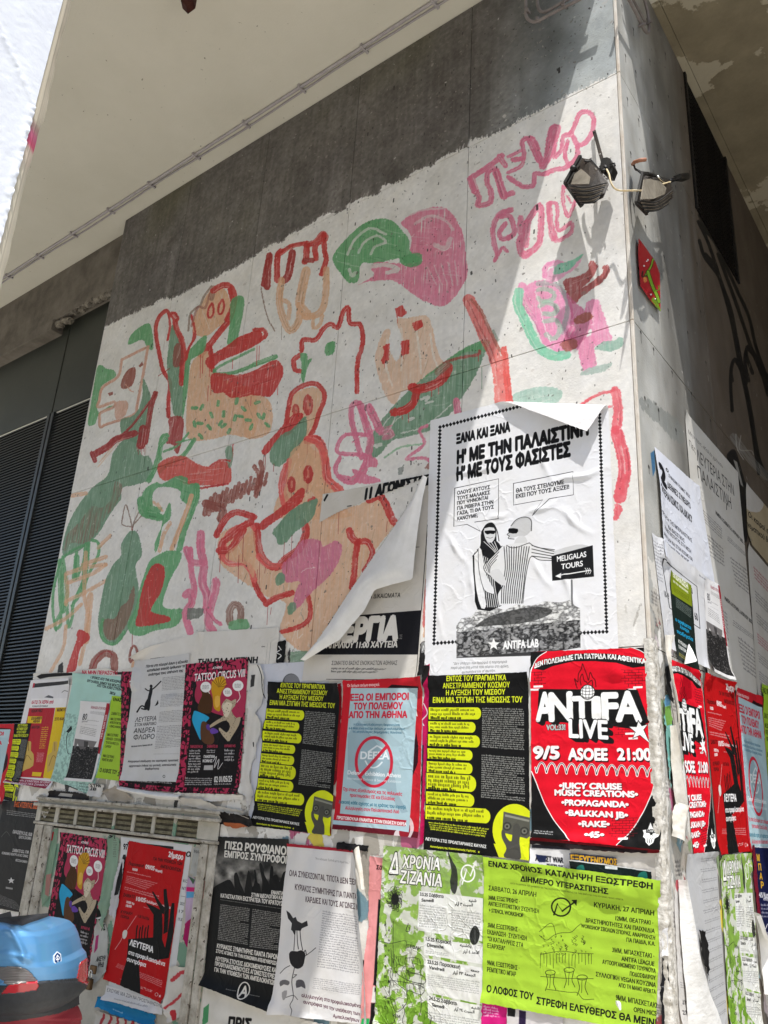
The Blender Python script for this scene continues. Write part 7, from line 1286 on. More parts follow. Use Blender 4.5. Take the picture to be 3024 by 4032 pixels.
sheet('poster', 'olive and black event sheet with blue words, side wall by the corner', CR_, '458 1298 640 1418 688 2100 522 2000', 'R', c.image('olive_black_print'), wr='soft', seed=66)
sheet('poster', 'white sheet headed 80 above a dark crowd photograph, on the side wall', CR_, '732 1355 862 1412 962 2175 772 2085', 'R', None, mat=m_80, wr='soft', seed=67)
o = ribbon('paper_flap', CR_, '628 1880 590 2038', '692 2010 688 2020 595 2040', 'R', [0, .02, .035], m_paper, 8, 6, .012, None, .001, 4); tag(o, 'white triangular paper flap hanging over the olive and black sheet', 'paper scrap')
# side wall lower row: the red concert sheet wraps the corner
yr = pxw(C1(arr('655 465')), 'R')[0]; yb = pxw(C2(arr('708 405')), 'R')[0]
def quadm(pts): return pts
class KM:  # metres on the side wall given directly
    pass
def sheet_m(name, label, q4, **k):
    global pxw
    old = pxw; pxw = lambda p, f: np.asarray(p, float)
    try: return sheet(name, label, lambda a: np.asarray(a, float), q4, 'R', None, **k)
    finally: pxw = old
LQ = [(yr[0]-.5, yr[1]-.01), (yr[0], yr[1]), (yb[0], yb[1]), (yb[0]-.5, yb[1]-.01)]
cutp = np.vstack([pxw(C1(arr('270 250 700 480')), 'R'), pxw(C2(arr('720 400 700 440 470 430')), 'R'), pxw(C1(arr('505 2150 470 1750 432 1450 390 1100 360 820 300 520')), 'R')])
sheet_m('poster', 'red concert poster copy on the side wall, its left side hidden by torn layers', LQ, mat=m_live, wr='ribs', seed=68, cell=.008, cut=cutp)
RQ = np.vstack([pxw(C1(arr('668 462 1057 602')), 'R'), pxw(C2(arr('1060 402 735 442')), 'R')])
sheet_m('poster', 'red poster of raised black hands on the side wall', RQ, mat=m_red2, wr='strong', seed=69)
DQ = pxw(arr('2889 2702 3000 2746 3062 3420 2952 3420'), 'R')
sheet_m('poster', 'pale blue poster with a crossed-out emblem, on the side wall', DQ, mat=m_def, wr='strong', seed=70)
c = design(C2, '385 435 706 402 842 2330 470 2330', 'R', bg='b5b5b6', res=.0013)
for k in range(17): c.lines([(535+k*7-(k % 2)*10, 470+k*104), (700+k*7, 455+k*98), (702+k*7, 495+k*98), (540+k*7, 515+k*104)], 2, '5d5c60', .75, .28, seed=k)
sheet('poster', 'grey sheet of short verse lines under the side wall concert poster', C2, '385 435 706 402 842 2330 470 2330', 'R', c.image('verse_lines_print'), wr='soft', seed=71)
sheet('poster', 'wrinkled green and white festival poster on the side wall', C2, '742 445 1058 418 1200 2330 845 2330', 'R', None, mat=m_ziz, wr='crumple', seed=72)
c = design(C2, '1095 350 1400 372 1560 1620 1185 1560', 'R', bg='151a40', res=.0015); c.stroke('1098 354 1300 368', 8, 'd9d9dd', smooth=0); c.stroke('1098 354 1180 1300', 7, 'd9d9dd', smooth=0)
for k, t in enumerate('ΜΠΑΡ'): c.text(t, (1130+k*14, 485+k*87), (1158+k*14, 487+k*87), 60, 'd9a92c', .04)
c.text('4/5 Κυριακή', (1155, 840), (1300, 850), 50, 'd9d9e0', .04); c.text('στις 20.00', (1195, 870), (1300, 875), 30, 'd9d9e0', .03); c.lines('1170 900 1300 905 1300 1060 1180 1060', 4, 'b9b9c8', .8, .4); c.stroke('1185 1130 1210 1180 1235 1120', 7, 'd9d9e0'); c.stroke('1200 1220 1240 1215 1240 1300', 7, 'd9d9e0', smooth=0); c.fill('1218 1310 1260 1300 1262 1350 1225 1355', 'd9a92c')
sheet('poster', 'dark blue bar poster with yellow vertical letters at the right edge', C2, '1095 350 1400 372 1560 1620 1185 1560', 'R', c.image('dark_blue_bar_print'), wr='soft', seed=73)
scrap('narrow dark crimson strip between the festival and the dark blue poster', C2, '1060 330 1100 345 1190 1300 1150 1200 1110 760 1055 420', 'R', '6d1428')
sheet_m('poster', 'green sheet of black lettering at the far right of the side wall', pxw(arr('2990 2690 3110 2735 3160 3300 3040 3300'), 'R'), mat=m_green, wr='soft', seed=74)
o = ribbon('paper_curl', C2, '1105 1035 1140 1180 1180 1450 1220 1900', '1135 1080 1200 1250 1300 1500 1330 1900', 'R', [0, .03, .045, .03], m_paper, 20, 8, .012, None, .003, 14); tag(o, 'long white curl of paper below the dark blue poster', 'paper scrap')
scrap('torn black shred behind the long white peel on the side wall', C2, '508 1210 540 1240 575 1235 590 1330 612 1420 612 1560 622 1790 590 1640 545 1520', 'R', '1a1919', curl=.01)
o = ribbon('paper_peel', C2, '318 700 335 1000 350 1300 385 1700 430 2260', '405 700 440 860 505 1190 560 1540 640 1830 740 2090 790 2260', 'R', [0, .018, .028, .034, .03], m_crumple, 50, 16, .010, None, .004, 16); tag(o, 'long white peel of crumpled paper flaring out at the bottom, side wall', 'paper scrap')
c = design(C2, '258 700 325 700 440 2260 330 2260', 'R', bg='c9c5c0', res=.0012); c.text('ΔΥΟ', (345, 1890), (412, 1905), 56, '2a282a', .03); c.text('27/4', (345, 2035), (425, 2050), 60, '2a282a', .03); c.fill('258 700 322 700 322 730 290 790 262 740', 'b3303c', .8); c.lines('320 1600 385 1620 390 1700 330 1690', 3, '6a686a', .7, .4)
sheet('poster', 'narrow white strip with cut-off numbers beside the corner', C2, '258 700 325 700 440 2260 330 2260', 'R', c.image('narrow_numbers_print'), wr='strong', seed=75)
# torn layers round the corner edge
for lab, e1, e2, hs, mt_c, sd in (
    ('grey torn strip of layered paper along the corner above the teal one', '205 0 240 300 285 520 330 760 385 1090', '330 0 275 250 300 520 360 820 392 1100', [.004, .012, .018, .012], m_paper_old, 21),
    ('white folded strip of paper hanging beside the side wall concert poster', '275 1130 290 1500 320 1900 360 2120', '330 1120 395 1400 440 1750 505 2160', [.003, .014, .022, .012], m_paper_old, 22),
    ('crumpled white paper wad at the foot of the torn strips', '350 2080 300 2300 310 2500', '510 2140 470 2330 440 2600', [.0, .02, .028, .012], m_paper_old, 23)):
    o = ribbon('torn_strip', C1, e1, e2, 'R', hs, mt_c, 40, 12, .010, None, .006, sd); tag(o, lab, 'paper scrap', None)
scrap('teal and green strip of old poster beside the corner', C1, '175 760 245 740 285 1120 275 1400 260 1900 240 1700 200 1300', 'R', '7fb8b0', curl=.01, draw=lambda c: (c.fill('190 900 270 880 290 1110 230 1130', '6f9a3c', .9), c.fill('190 760 250 745 255 870 195 900', '5f8fb5', .9), c.fill('200 380 250 400 270 740 190 740', '151515', 1)))
scrap('black strip of old poster at the corner above the teal strip', C1, '190 395 262 380 262 560 275 880 200 760 205 560', 'R', '141414', curl=.008)
scrap('black and white strip of old brick print low beside the corner', CH, '800 1100 850 1110 860 1400 870 1700 800 1720 790 1400', 'F', '17171a', draw=lambda c: (c.stroke('800 1200 850 1215', 4, 'c9c9c9'), c.stroke('795 1350 855 1360', 4, 'c9c9c9'), c.stroke('830 1120 820 1700', 3, 'c9c9c9')))
scrap('white strip of bare paper right of the bright green poster', CH, '796 880 850 870 850 1100 800 1105', 'F', 'd6d5d6')
# encrusted corner edge
cr_ = np.random.default_rng(19); ncz, nca = 420, 18; zc = np.linspace(0.5, 2.24, ncz); ang = np.linspace(0, 1, nca); nz_c = vnoise(ncz, nca, 110, 8, 88, 3); vs = []
for i in range(ncz):
    for j in range(nca):
        t = ang[j]; s = (t-.28)*0.09; r_ = 0.003+0.010*nz_c[i, j]*math.sin(math.pi*min(max(t, .04), .96))
        if s < 0: vs.append((s+r_*.3, -r_-0.001, zc[i]))
        else: vs.append((r_+.001, s-r_*.3, zc[i]))
m_crust = noise_mat('encrusted_paste_and_paper', 'a39c8f', 'd6d2ca', 30, .85, bump=.006, bscale=90, spots=('4f4840', 60, .68))
o = mesh('encrusted_edge', vs, [(i*nca+j, i*nca+j+1, (i+1)*nca+j+1, (i+1)*nca+j) for i in range(ncz-1) for j in range(nca-1)], m_crust, True, parent=bld)
# ================= floodlights, frames, plate
L5 = crop(2150, 450, 2.552)
m_blk = noise_mat('sooty_black_plastic', '141313', '26231f', 30, .5, bump=.001, spec=.4)
m_brn = noise_mat('brown_rusted_housing', '1b1713', '3a3027', 14, .55, metal=.2, bump=.002, spec=.4)
m_glass = noise_mat('dusty_lamp_glass', '7d7568', 'a39a8b', 10, .25, bump=.0008, spec=.6)
m_cable = noise_mat('cream_cable', 'cdb489', 'e0cfa8', 20, .45, bump=.0005)
m_rust = noise_mat('rusty_tube', '8a5a40', 'b3806a', 16, .7, bump=.001)
m_hoop = noise_mat('dusty_painted_tube', '6f6763', '857c78', 14, .6, bump=.001)
m_chrome, _, bc = newmat('bright_reflector', .25, .9)
bc.inputs['Base Color'].default_value = (.6, .58, .54, 1)
def pt(v, d, face='F', K=L5): return Vector(W3((PF if face == 'F' else PR)(K(arr(v)), d), face, d)[0])
def pts3(s, ds, face='F', K=L5):
    a = arr(s); ds = np.broadcast_to(ds, len(a)); return [pt(a[i], ds[i], face, K) for i in range(len(a))]
def hexa(name, Fq, Bq, mat, parent, u=(0, 1), v=(0, 1), w=(0, 1), sc=1.0):
    """box between corner quads Fq and Bq (each TL TR BR BL), optionally only a part of it"""
    def P(a, b, c):
        f = Fq[0]*(1-a)*(1-b)+Fq[1]*a*(1-b)+Fq[2]*a*b+Fq[3]*(1-a)*b; g = Bq[0]*(1-a)*(1-b)+Bq[1]*a*(1-b)+Bq[2]*a*b+Bq[3]*(1-a)*b
        p = f*(1-c)+g*c; return p
    cs = [P(a, b, c) for c in w for b in v for a in u]; ctr = sum(cs, Vector())/8; cs = [ctr+(q-ctr)*sc for q in cs]
    bm = bmesh.new(); vv = [bm.verts.new(q) for q in cs]
    for f in ((0, 1, 3, 2), (4, 6, 7, 5), (0, 4, 5, 1), (2, 3, 7, 6), (0, 2, 6, 4), (1, 5, 7, 3)): bm.faces.new([vv[i] for i in f])
    bmesh.ops.recalc_face_normals(bm, faces=bm.faces); bmesh.ops.bevel(bm, geom=bm.edges[:], offset=.0015, segments=1, affect='EDGES'); return bm_obj(name, bm, mat, parent)
def floodlight(label, Fq, Mq, Bq, n=9):
    root = empty('floodlight', tuple(Fq[0])); tag(root, label, 'lamp', 'two broken floodlights at the corner')
    hexa('frame', [q for q in Fq], [q+(m_-q)*.16 for q, m_ in zip(Fq, Mq)], m_blk, root)
    hexa('glass', [q+(sum(Fq, Vector())/4-q)*.12+(q-m_)*.05 for q, m_ in zip(Fq, Mq)], [q+(sum(Fq, Vector())/4-q)*.12+(q-m_)*.02 for q, m_ in zip(Fq, Mq)], m_glass, root)
    hexa('housing', [q+(sum(Fq, Vector())/4-q)*.10+(m_-q)*.17 for q, m_ in zip(Fq, Mq)], Mq, m_brn, root)
    hexa('rear_housing', Mq, Bq, m_brn, root)
    A = [q+(sum(Fq, Vector())/4-q)*.02+(m_-q)*.2 for q, m_ in zip(Fq, Mq)]
    for k in range(n):
        v0 = (k+.25)/n; hexa('cooling_fin', A, [q+(q-sum(Mq, Vector())/4)*.12 for q in Mq], m_brn, root, v=(v0, v0+.4/n)); hexa('cooling_fin', Mq, [q+(q-sum(Bq, Vector())/4)*.10 for q in Bq], m_brn, root, v=(v0, v0+.4/n), sc=1.03)
    return root
# lamp on the front wall
Fq = pts3('345 415 520 640 355 925 190 690', (.06, .10, .13, .09)); Mq = pts3('430 470 615 660 500 880 300 760', (.10, .13, .16, .13)); Bq = pts3('520 560 628 720 580 830 440 760', (.12, .14, .16, .15))
fl = floodlight('broken brown floodlight hanging from a long flat arm on the sunlit front wall', [Fq[0], Fq[3], Fq[2], Fq[1]], [Mq[0], Mq[3], Mq[2], Mq[1]], [Bq[0], Bq[3], Bq[2], Bq[1]])
g1 = pts3('482 165 520 300 575 500', (.012, .03, .075))
def bar(name, P, w, t, mat, parent, nrm=Vector((0, -1, 0))):
    bm = bmesh.new(); rings = []
    for i, p in enumerate(P):
        d = (P[min(i+1, len(P)-1)]-P[max(i-1, 0)]).normalized(); s = d.cross(nrm).normalized(); n_ = s.cross(d).normalized()
        rings.append([bm.verts.new(p+s*a*w/2+n_*b*t/2) for a, b in ((-1, -1), (1, -1), (1, 1), (-1, 1))])
    for i in range(len(rings)-1):
        for k in range(4): bm.faces.new((rings[i][k], rings[i][(k+1) % 4], rings[i+1][(k+1) % 4], rings[i+1][k]))
    bm.faces.new(rings[0][::-1]); bm.faces.new(rings[-1]); bmesh.ops.recalc_face_normals(bm, faces=bm.faces); bmesh.ops.bevel(bm, geom=bm.edges[:], offset=.0008, segments=1, affect='EDGES'); return bm_obj(name, bm, mat, parent)
bar('arm', g1, .017, .004, m_brn, fl); q = pt((548, 412), .058); tube('bolt', [q+Vector((0, -.004, 0)), q+Vector((0, -.009, 0))], .0032, m_chrome, fl, 8); q = pt((482, 182), .016); tube('bolt', [q, q+Vector((0, -.006, 0))], .004, m_blk, fl, 8)
bar('yoke', pts3('440 450 455 470 520 545 570 590', (.07, .08, .09, .09)), .012, .006, m_blk, fl); bar('yoke', pts3('545 520 560 560 640 640', (.075, .085, .09)), .012, .008, m_blk, fl)
def block_px(name, poly, d0, d1, mat, parent, face='F', K=L5):
    a = pts3(poly, d0, face, K); b = pts3(poly, d1, face, K); n = len(a); bm = bmesh.new(); A = [bm.verts.new(p) for p in a]; ctr = sum(a, Vector())/n
    nv = Vector((0, -1, 0)) if face == 'F' else Vector((1, 0, 0)); B = [bm.verts.new(p+nv*(d1-d0)) for p in a]
    bm.faces.new(A); bm.faces.new(B[::-1])
    for k in range(n): bm.faces.new((A[k], A[(k+1) % n], B[(k+1) % n], B[k]))
    bmesh.ops.recalc_face_normals(bm, faces=bm.faces); bmesh.ops.bevel(bm, geom=bm.edges[:], offset=.0012, segments=1, affect='EDGES'); return bm_obj(name, bm, mat, parent)
block_px('junction_box', '600 505 655 495 690 510 722 590 690 672 640 668 580 600', .045, .095, m_blk, fl); tube('cable_gland', pts3('560 580 600 560', (.10, .10)), .009, m_blk, fl); tube('cable_gland', pts3('590 520 605 545', (.10, .105)), .007, m_blk, fl)
for s_ in ('395 455 400 475 440 470', '385 470 455 480 455 440', '640 500 690 490 695 520'): tube('loose_clip', pts3(s_, .10), .0035, m_blk, fl, 6)
tube('reflector_edge', pts3('490 545 530 575', .115), .004, m_chrome, fl, 6)
gp = pts3('285 600 352 548 400 585 445 630 430 700 250 700', .172); 
def pane(name, P, mat, parent, t=Vector((0, .003, 0))):
    bm = bmesh.new(); A = [bm.verts.new(p) for p in P]; B = [bm.verts.new(p+t) for p in P]; bm.faces.new(A); bm.faces.new(B[::-1])
    for k in range(len(P)): bm.faces.new((A[k], A[(k+1) % len(P)], B[(k+1) % len(P)], B[k]))
    bmesh.ops.recalc_face_normals(bm, faces=bm.faces); return bm_obj(name, bm, mat, parent)
pane('glass_pane', gp, m_glass, fl); m_rib = noise_mat('dull_rib', '3d352c', '6b6154', 12, .45, metal=.3, bump=.001)
for k in range(9): tube('rib', [Vector(p) for p in catmull(np.array([list(v) for v in pts3('%g %g %g %g %g %g' % (222+k*16, 712+k*23, 400+k*8, 735+k*19, 606-k*9, 690+k*20), (.150, .178, .168))]), 5)], .0032, m_rib if k % 2 else m_blk, fl, 6)
for s_ in ('345 415 190 690', '190 690 355 925'): bar('frame_edge', pts3(s_, (.10, .12)), .016, .012, m_blk, fl)
tube('frame_knob', pts3('262 535 290 555', .12), .013, m_blk, fl)
# lamp round the corner
Fr = pts3('975 575 1180 640 1150 930 1015 1000', (.07, .10, .11, .09), 'R'); F2 = pts3('972 580 940 720 905 890 1015 998', .06, 'R')
Fq = pts3('965 575 1060 600 1015 1000 900 890', (.055, .075, .085, .05), 'R'); Mq = pts3('1040 640 1200 660 1150 950 960 880', (.08, .10, .11, .09), 'R'); Bq = pts3('1100 700 1255 700 1275 840 1090 920', (.09, .10, .11, .11), 'R')
fr = floodlight('broken dark floodlight round the corner on the side wall, beside a rusty tube', Fq, Mq, Bq, 8)
bar('yoke', pts3('880 495 895 550 960 590 1060 600', (.02, .035, .06, .08), 'R'), .016, .007, m_blk, fr, Vector((1, 0, 0))); bar('yoke', pts3('1060 600 1150 640 1250 665', (.08, .09, .09), 'R'), .012, .006, m_blk, fr, Vector((1, 0, 0)))
tube('loose_clip', pts3('1035 595 1060 598 1072 572', .085, 'R'), .004, m_blk, fr, 6); tube('reflector_edge', pts3('1120 625 1185 690', .10, 'R'), .006, m_chrome, fr, 6)
block_px('junction_box', '1275 625 1350 615 1385 645 1370 680 1290 672', .06, .10, m_blk, fr, 'R'); tube('cable_gland', pts3('1245 672 1290 655', (.09, .085), 'R'), .010, m_blk, fr)
pane('glass_pane', pts3('985 655 1035 648 1150 672 1210 742 1195 800 1080 850 955 852', .135, 'R'), m_glass, fr, Vector((-.003, 0, 0)))
for k in range(7): tube('rib', [Vector(p) for p in catmull(np.array([list(v) for v in pts3('%g %g %g %g %g %g' % (945+k*9, 868+k*18, 1110+k*2, 880+k*14, 1278-k*8, 760+k*24), (.11, .137, .115), 'R')]), 5)], .0030, m_rib if k % 2 else m_blk, fr, 6)
for s_ in ('972 590 905 890', '905 890 1012 1000'): bar('frame_edge', pts3(s_, (.09, .09), 'R'), .015, .012, m_blk, fr, Vector((1, 0, 0)))
tb = tube('rusty_tube', pts3('872 500 890 480 940 462 1000 455', (.02, .05, .08, .10), 'R'), .009, m_rust); tag(tb, 'short pinkish rusty tube sticking out of the side wall above the lamp', 'tube')
cb_pts = pts3('600 540 632 600 650 680 690 745 760 768', (.10, .115, .12, .11, .09))+pts3('880 765 960 768 1060 742 1160 705 1252 680', (.075, .10, .12, .11, .09), 'R')
cb = tube('cable', [Vector(p) for p in catmull(np.array([list(v) for v in cb_pts]), 6)], .0042, m_cable); tag(cb, 'cream cable sagging round the corner between the two broken floodlights', 'cable')
# tube frames near the soffit
KH = crop(2000, 0, 2.37)
hf = empty('tube_frame', (-.4, -.06, 5.8)); tag(hf, 'grey bent double tube frame high on the front wall at the top edge', 'tube frame', 'tube frames under the soffit')
tube('outer_tube', [Vector(p) for p in catmull(np.array([list(v) for v in pts3('165 -260 167 -60 165 100 180 170 235 205 300 185 470 95 660 0 900 -130', .085, K=KH)]), 6)], .0085, m_hoop, hf, 12)
tube('inner_tube', [Vector(p) for p in catmull(np.array([list(v) for v in pts3('270 -240 272 -40 280 60 310 108 360 105 460 50 620 -40 800 -150', .075, K=KH)]), 6)], .0085, m_hoop, hf, 12)
for s_ in ('195 100 200 140', '290 190 300 215', '525 60 545 88'): block_px('clip', ' '.join('%g %g' % (x+dx, y+dy) for (x, y) in [arr(s_).mean(0)] for dx, dy in ((-14, -12), (14, -12), (14, 14), (-14, 14))), .07, .10, m_hoop, hf, K=KH)
tube('cross_tube', pts3('500 60 560 -30', .08, K=KH), .006, m_hoop, hf)
hr = empty('tube_frame', (.06, .4, 5.8)); tag(hr, 'grey bent tube frame high on the side wall at the top edge', 'tube frame', 'tube frames under the soffit')
tube('outer_tube', [Vector(p) for p in catmull(np.array([list(v) for v in pts3('1040 -160 1120 -20 1200 130 1270 270 1305 305 1318 270 1305 120 1270 -20', .06, 'R', KH)]), 6)], .0085, m_hoop, hr, 12)
tube('inner_tube', [Vector(p) for p in catmull(np.array([list(v) for v in pts3('1110 -160 1160 -20 1230 110 1285 215', .05, 'R', KH)]), 5)], .007, m_hoop, hr, 10)
for x, y in ((1225, 245), (1290, 222)): block_px('clip', ' '.join('%g %g' % (x+dx, y+dy) for dx, dy in ((-14, -10), (14, -10), (14, 12), (-14, 12))), .045, .075, m_hoop, hr, 'R', KH)
for nm, ex in (('hf', hf), ('hr', hr)): pass
# enamelled plate
LP = '900 1262 1000 1400 1065 1495 1108 1610 1116 1990 1085 1955 1020 1885 917 1730 895 1400'
c = design(L5, '880 1240 1125 1540 1130 2010 905 1760', 'R', bg='b3202c', res=.0009)
c.fill('890 1440 1000 1560 1130 2010 1110 2000 1020 1885 900 1700', 'a31b27', .5); c.fill('1080 1880 1130 2010 1120 2000 1020 1880 1040 1850', '6f9c28', .9)
c.stroke('1040 1470 1020 1540 985 1600 960 1640', 26, '141414'); c.stroke('1040 1470 1020 1540 985 1600 960 1640', 16, '7fae2e'); c.stroke('985 1600 1010 1680 1040 1760 1075 1830 1100 1900', 40, '141414'); c.stroke('985 1600 1010 1680 1040 1760 1075 1830 1100 1900', 28, '7fae2e')
c.stroke('970 1640 930 1650 935 1600', 14, '141414'); c.stroke('1060 1790 1100 1780 1095 1740', 14, '141414'); c.stroke('1060 1790 1100 1780 1095 1740', 8, '7fae2e'); c.fill('940 1660 965 1650 975 1690 950 1705', 'd98a4a', 1, 2); c.disc(988, 1480, 9, 'e8e8e0'); c.disc(948, 1545, 9, 'e8e8e0'); c.disc(1018, 1825, 9, 'e8e8e0')
ip = c.image('plate_print'); w4 = pxw(L5(arr('880 1240 1125 1540 1130 2010 905 1760')), 'R'); H4 = homog(w4, [(0, 1), (1, 1), (1, 0), (0, 0)])
q2 = pxw(L5(arr(LP)), 'R'); n = len(q2); vs = np.vstack([W3(q2, 'R', .017), W3(q2, 'R', .014)]); uv = happ(H4, q2); uv = np.vstack([uv, uv])
fs = [tuple(range(n)), tuple(range(2*n-1, n-1, -1))]+[(k, (k+1) % n, n+(k+1) % n, n+k) for k in range(n)]
a_ = (q2[:, 0]*np.roll(q2[:, 1], -1)-q2[:, 1]*np.roll(q2[:, 0], -1)).sum()
if a_ < 0: fs = [f[::-1] for f in fs]
pl_ = empty('enamel_plate', tuple(W3(q2.mean(0), 'R', .014)[0])); tag(pl_, 'red enamel plate with a green creature screwed to the side wall below the lamp', 'sign')
m_pl = print_mat('enamel_plate', ip, rough=.3, bump=.0003, grime=.1, spec=.5); mesh('plate', vs, fs, m_pl, False, uv, pl_)
for x, y in ((975, 1490), (1060, 1870)):
    a = pt((x, y), .0, 'R'); a = Vector(W3(PR(L5(arr([x, y]))), 'R', .0)[0]); tube('screw', [a, a+Vector((.021, 0, 0))], .0035, m_chrome, pl_, 8)
# corner of a rusty bracket hanging from the soffit
tip = Vector(PZ((733, 25), 5.95)[0]); rb = empty('rusty_bracket', tuple(tip)); tag(rb, 'dark rust brown bracket corner hanging from the soffit at the top edge', 'bracket')
bm = bmesh.new(); 
for sy in (-.012, .012):
    pass
b_ = [tip+Vector((CR*dx+np.array([0, 0, dz]))) for dx, dz in ((0, 0), (.038, .045), (.038, .214), (-.038, .214), (-.038, .045))]; nvec = Vector((float(CF[0]), float(CF[1]), 0)).normalized()*.05
A = [bm.verts.new(p) for p in b_]; B = [bm.verts.new(p+nvec) for p in b_]; bm.faces.new(A); bm.faces.new(B[::-1])
for k in range(5): bm.faces.new((A[k], A[(k+1) % 5], B[(k+1) % 5], B[k]))
bmesh.ops.recalc_face_normals(bm, faces=bm.faces); bm_obj('bracket_plate', bm, noise_mat('dark_rust', '2e1410', '4a241a', 20, .85, bump=.002), rb)

# ================= metal cabinet under the lower left posters
m_cab = noise_mat('chipped_cream_paint', 'aaa598', 'c6c1b5', 9, .75, bump=.003, bscale=60, spots=('6f927c', 3.0, .54), thr=(.35, .7))
m_cab2 = noise_mat('flaking_paint_rail', '8d8678', 'c4beb2', 16, .8, bump=.005, bscale=50, spots=('4a4036', 30, .62))
m_dark = noise_mat('rusty_dark_gap', '1d1713', '32271f', 12, .9)
cb_ = empty('metal_cabinet', (-3.1, 0, 0)); tag(cb_, 'old cream and green metal cabinet with a row of vent slots and padlocked doors', 'cabinet')
box('body', -3.965, -2.262, -.0018, .01, 0, 1.345, m_cab, cb_)
for x0, x1 in ((-3.965, -3.872), (-3.862, -3.775), (-2.395, -2.335), (-2.322, -2.268)): box('post', x0, x1, -.016, -.0022, 0, 1.343, m_cab2, cb_, .003)
box('hinge_gap', -3.871, -3.863, -.010, -.0022, 0, 1.343, m_dark, cb_); box('door_gap', -3.77, -2.40, -.006, -.0022, 1.335, 1.344, m_dark, cb_)
for z0, z1, d in ((1.452, 1.470, .040), (1.490, 1.506, .030), (1.346, 1.362, .018)): box('rail', -3.99, -2.262, -d, .006, z0, z1, m_cab2, cb_, .003)
box('band_back', -3.98, -2.27, -.004, .004, 1.362, 1.451, noise_mat('grimy_vent_back', '3f392e', '5a5344', 14, .9), cb_); box('band_top', -3.98, -2.27, -.016, .004, 1.471, 1.489, m_cab, cb_)
slots = [(-3.93, -3.77), (-3.73, -3.56), (-3.532, -3.359), (-3.342, -3.172), (-3.15, -2.994), (-2.967, -2.814), (-2.787, -2.631), (-2.605, -2.432)]
xe = [-3.98]+[v for s_ in slots for v in s_]+[-2.27]
for k in range(0, len(xe), 2): box('vent_bar', xe[k], xe[k+1], -.014, -.0045, 1.363, 1.4505, m_cab, cb_, .002)
m_sl = noise_mat('grimy_vent_slot', '5f5a47', '8a846c', 18, .9)
for a, b in slots:
    for k in range(3): box('vent_louvre', a+.001, b-.001, -.009, -.0045, 1.368+k*.027, 1.384+k*.027, m_sl, cb_, .001)
m_pad = noise_mat('tarnished_brass', '4d3a26', '6e5538', 20, .5, metal=.6, bump=.001)
lk_ = Vector(W3(PF(CE(arr('770 1320'))), 'F', .03)[0]); pd = empty('padlock', tuple(lk_)); tag(pd, 'tarnished padlock hanging on the cabinet door beside the scooter', 'padlock')
bm = bmesh.new(); bm_box(bm, lk_.x-.022, lk_.x+.022, -.042, -.020, lk_.z-.03, lk_.z+.022, .004, 2); bm_obj('lock_body', bm, m_pad, pd)
tube('shackle', [Vector((lk_.x+.014*math.cos(t), -.031, lk_.z+.024+.034*math.sin(t)*1.1)) for t in np.linspace(0, math.pi, 12)], .0035, m_chrome, pd, 8)
box('hasp', lk_.x-.02, lk_.x+.03, -.030, -.017, lk_.z+.045, lk_.z+.085, m_pad, pd, .003)
# plinth left of the boards
box('plinth', -9, -4.356, 0.0, .18, 0, 1.93, noise_mat('dirty_grey_plinth', '3a3a38', '55534f', 6, .8, bump=.003), bld)

# ================= scooter tail, lower left
CS = crop(0, 3500, 3.687)
DEP = 2.9; PX = DEP/FPX
sc = empty('scooter', tuple(CAM+rays([100, 3750])[0]*DEP)); tag(sc, 'light blue scooter tail with black bumper and a clear and red rear lamp', 'scooter')
fwd2 = Vector((CF[0], CF[1], 0)).normalized(); right2 = Vector((CR[0], CR[1], 0)).normalized()
prof = [(415, 640, .72), (440, 860, .8), (470, 960, .86), (540, 1040, .9), (640, 1090, .93), (760, 1125, .96), (870, 1150, 1), (935, 1215, 1), (1040, 1238, 1), (1180, 1240, 1), (1290, 1238, 1), (1380, 1222, 1), (1450, 1185, .98), (1520, 1110, .95), (1560, 1075, .9), (1650, 1078, .85), (1700, 1085, .82), (1760, 1120, .82), (1850, 1160, .82), (1961, 1175, .82), (2300, 1150, .8)]
pa = np.array(prof, float); cxp = 330.0
def surf(v, th, off=0.0):
    """v: crop row, th: angle round the tail; returns a world point on the tail's skin"""
    xr = np.interp(v, pa[:, 0], pa[:, 1]); w = (xr-cxp)/3.687*PX; dpt = 0.30*np.interp(v, pa[:, 0], pa[:, 2])
    c, s = math.cos(th), math.sin(th); e = 0.62
    X = (w+off)*math.copysign(abs(c)**e, c); Y = (dpt*.9+off)*abs(s)**e
    q = CAM+rays(CS([[cxp, v]]))[0]*(DEP+.26-0*Y)
    return Vector(q)+right2*X-fwd2*Y
nv_, nt_ = 190, 200; V_ = np.linspace(415, 2300, nv_); TH = np.linspace(-.25, math.pi+.25, nt_)
Pg = np.empty((nv_, nt_, 3))
for i, v in enumerate(V_):
    xr = np.interp(v, pa[:, 0], pa[:, 1]); w = (xr-cxp)/3.687*PX; dpt = 0.27*np.interp(v, pa[:, 0], pa[:, 2])
    q = CAM+rays(CS([[cxp, v]]))[0]*(DEP+.22); 
    c_ = np.cos(TH); s_ = np.sin(TH); X = w*np.sign(c_)*np.abs(c_)**.72; Y = dpt*np.sign(s_)*np.abs(s_)**.72
    Pg[i] = q+X[:, None]*np.array(right2)-Y[:, None]*np.array(fwd2)
def toc(P):   # world -> crop coordinates of the tail survey
    r = P-CAM; a = r@CR; b = r@CU; f = r@CF; x = 1512+FPX*a/f; y = 2016-FPX*b/f; return np.stack([x*3.687, (y-3500)*3.687], -1)
UV = toc(Pg.reshape(-1, 3)).reshape(nv_, nt_, 2)
dU = np.gradient(Pg, axis=0); dT = np.gradient(Pg, axis=1); Nn = np.cross(dU, dT); Nn /= np.linalg.norm(Nn, axis=2, keepdims=True)+1e-9
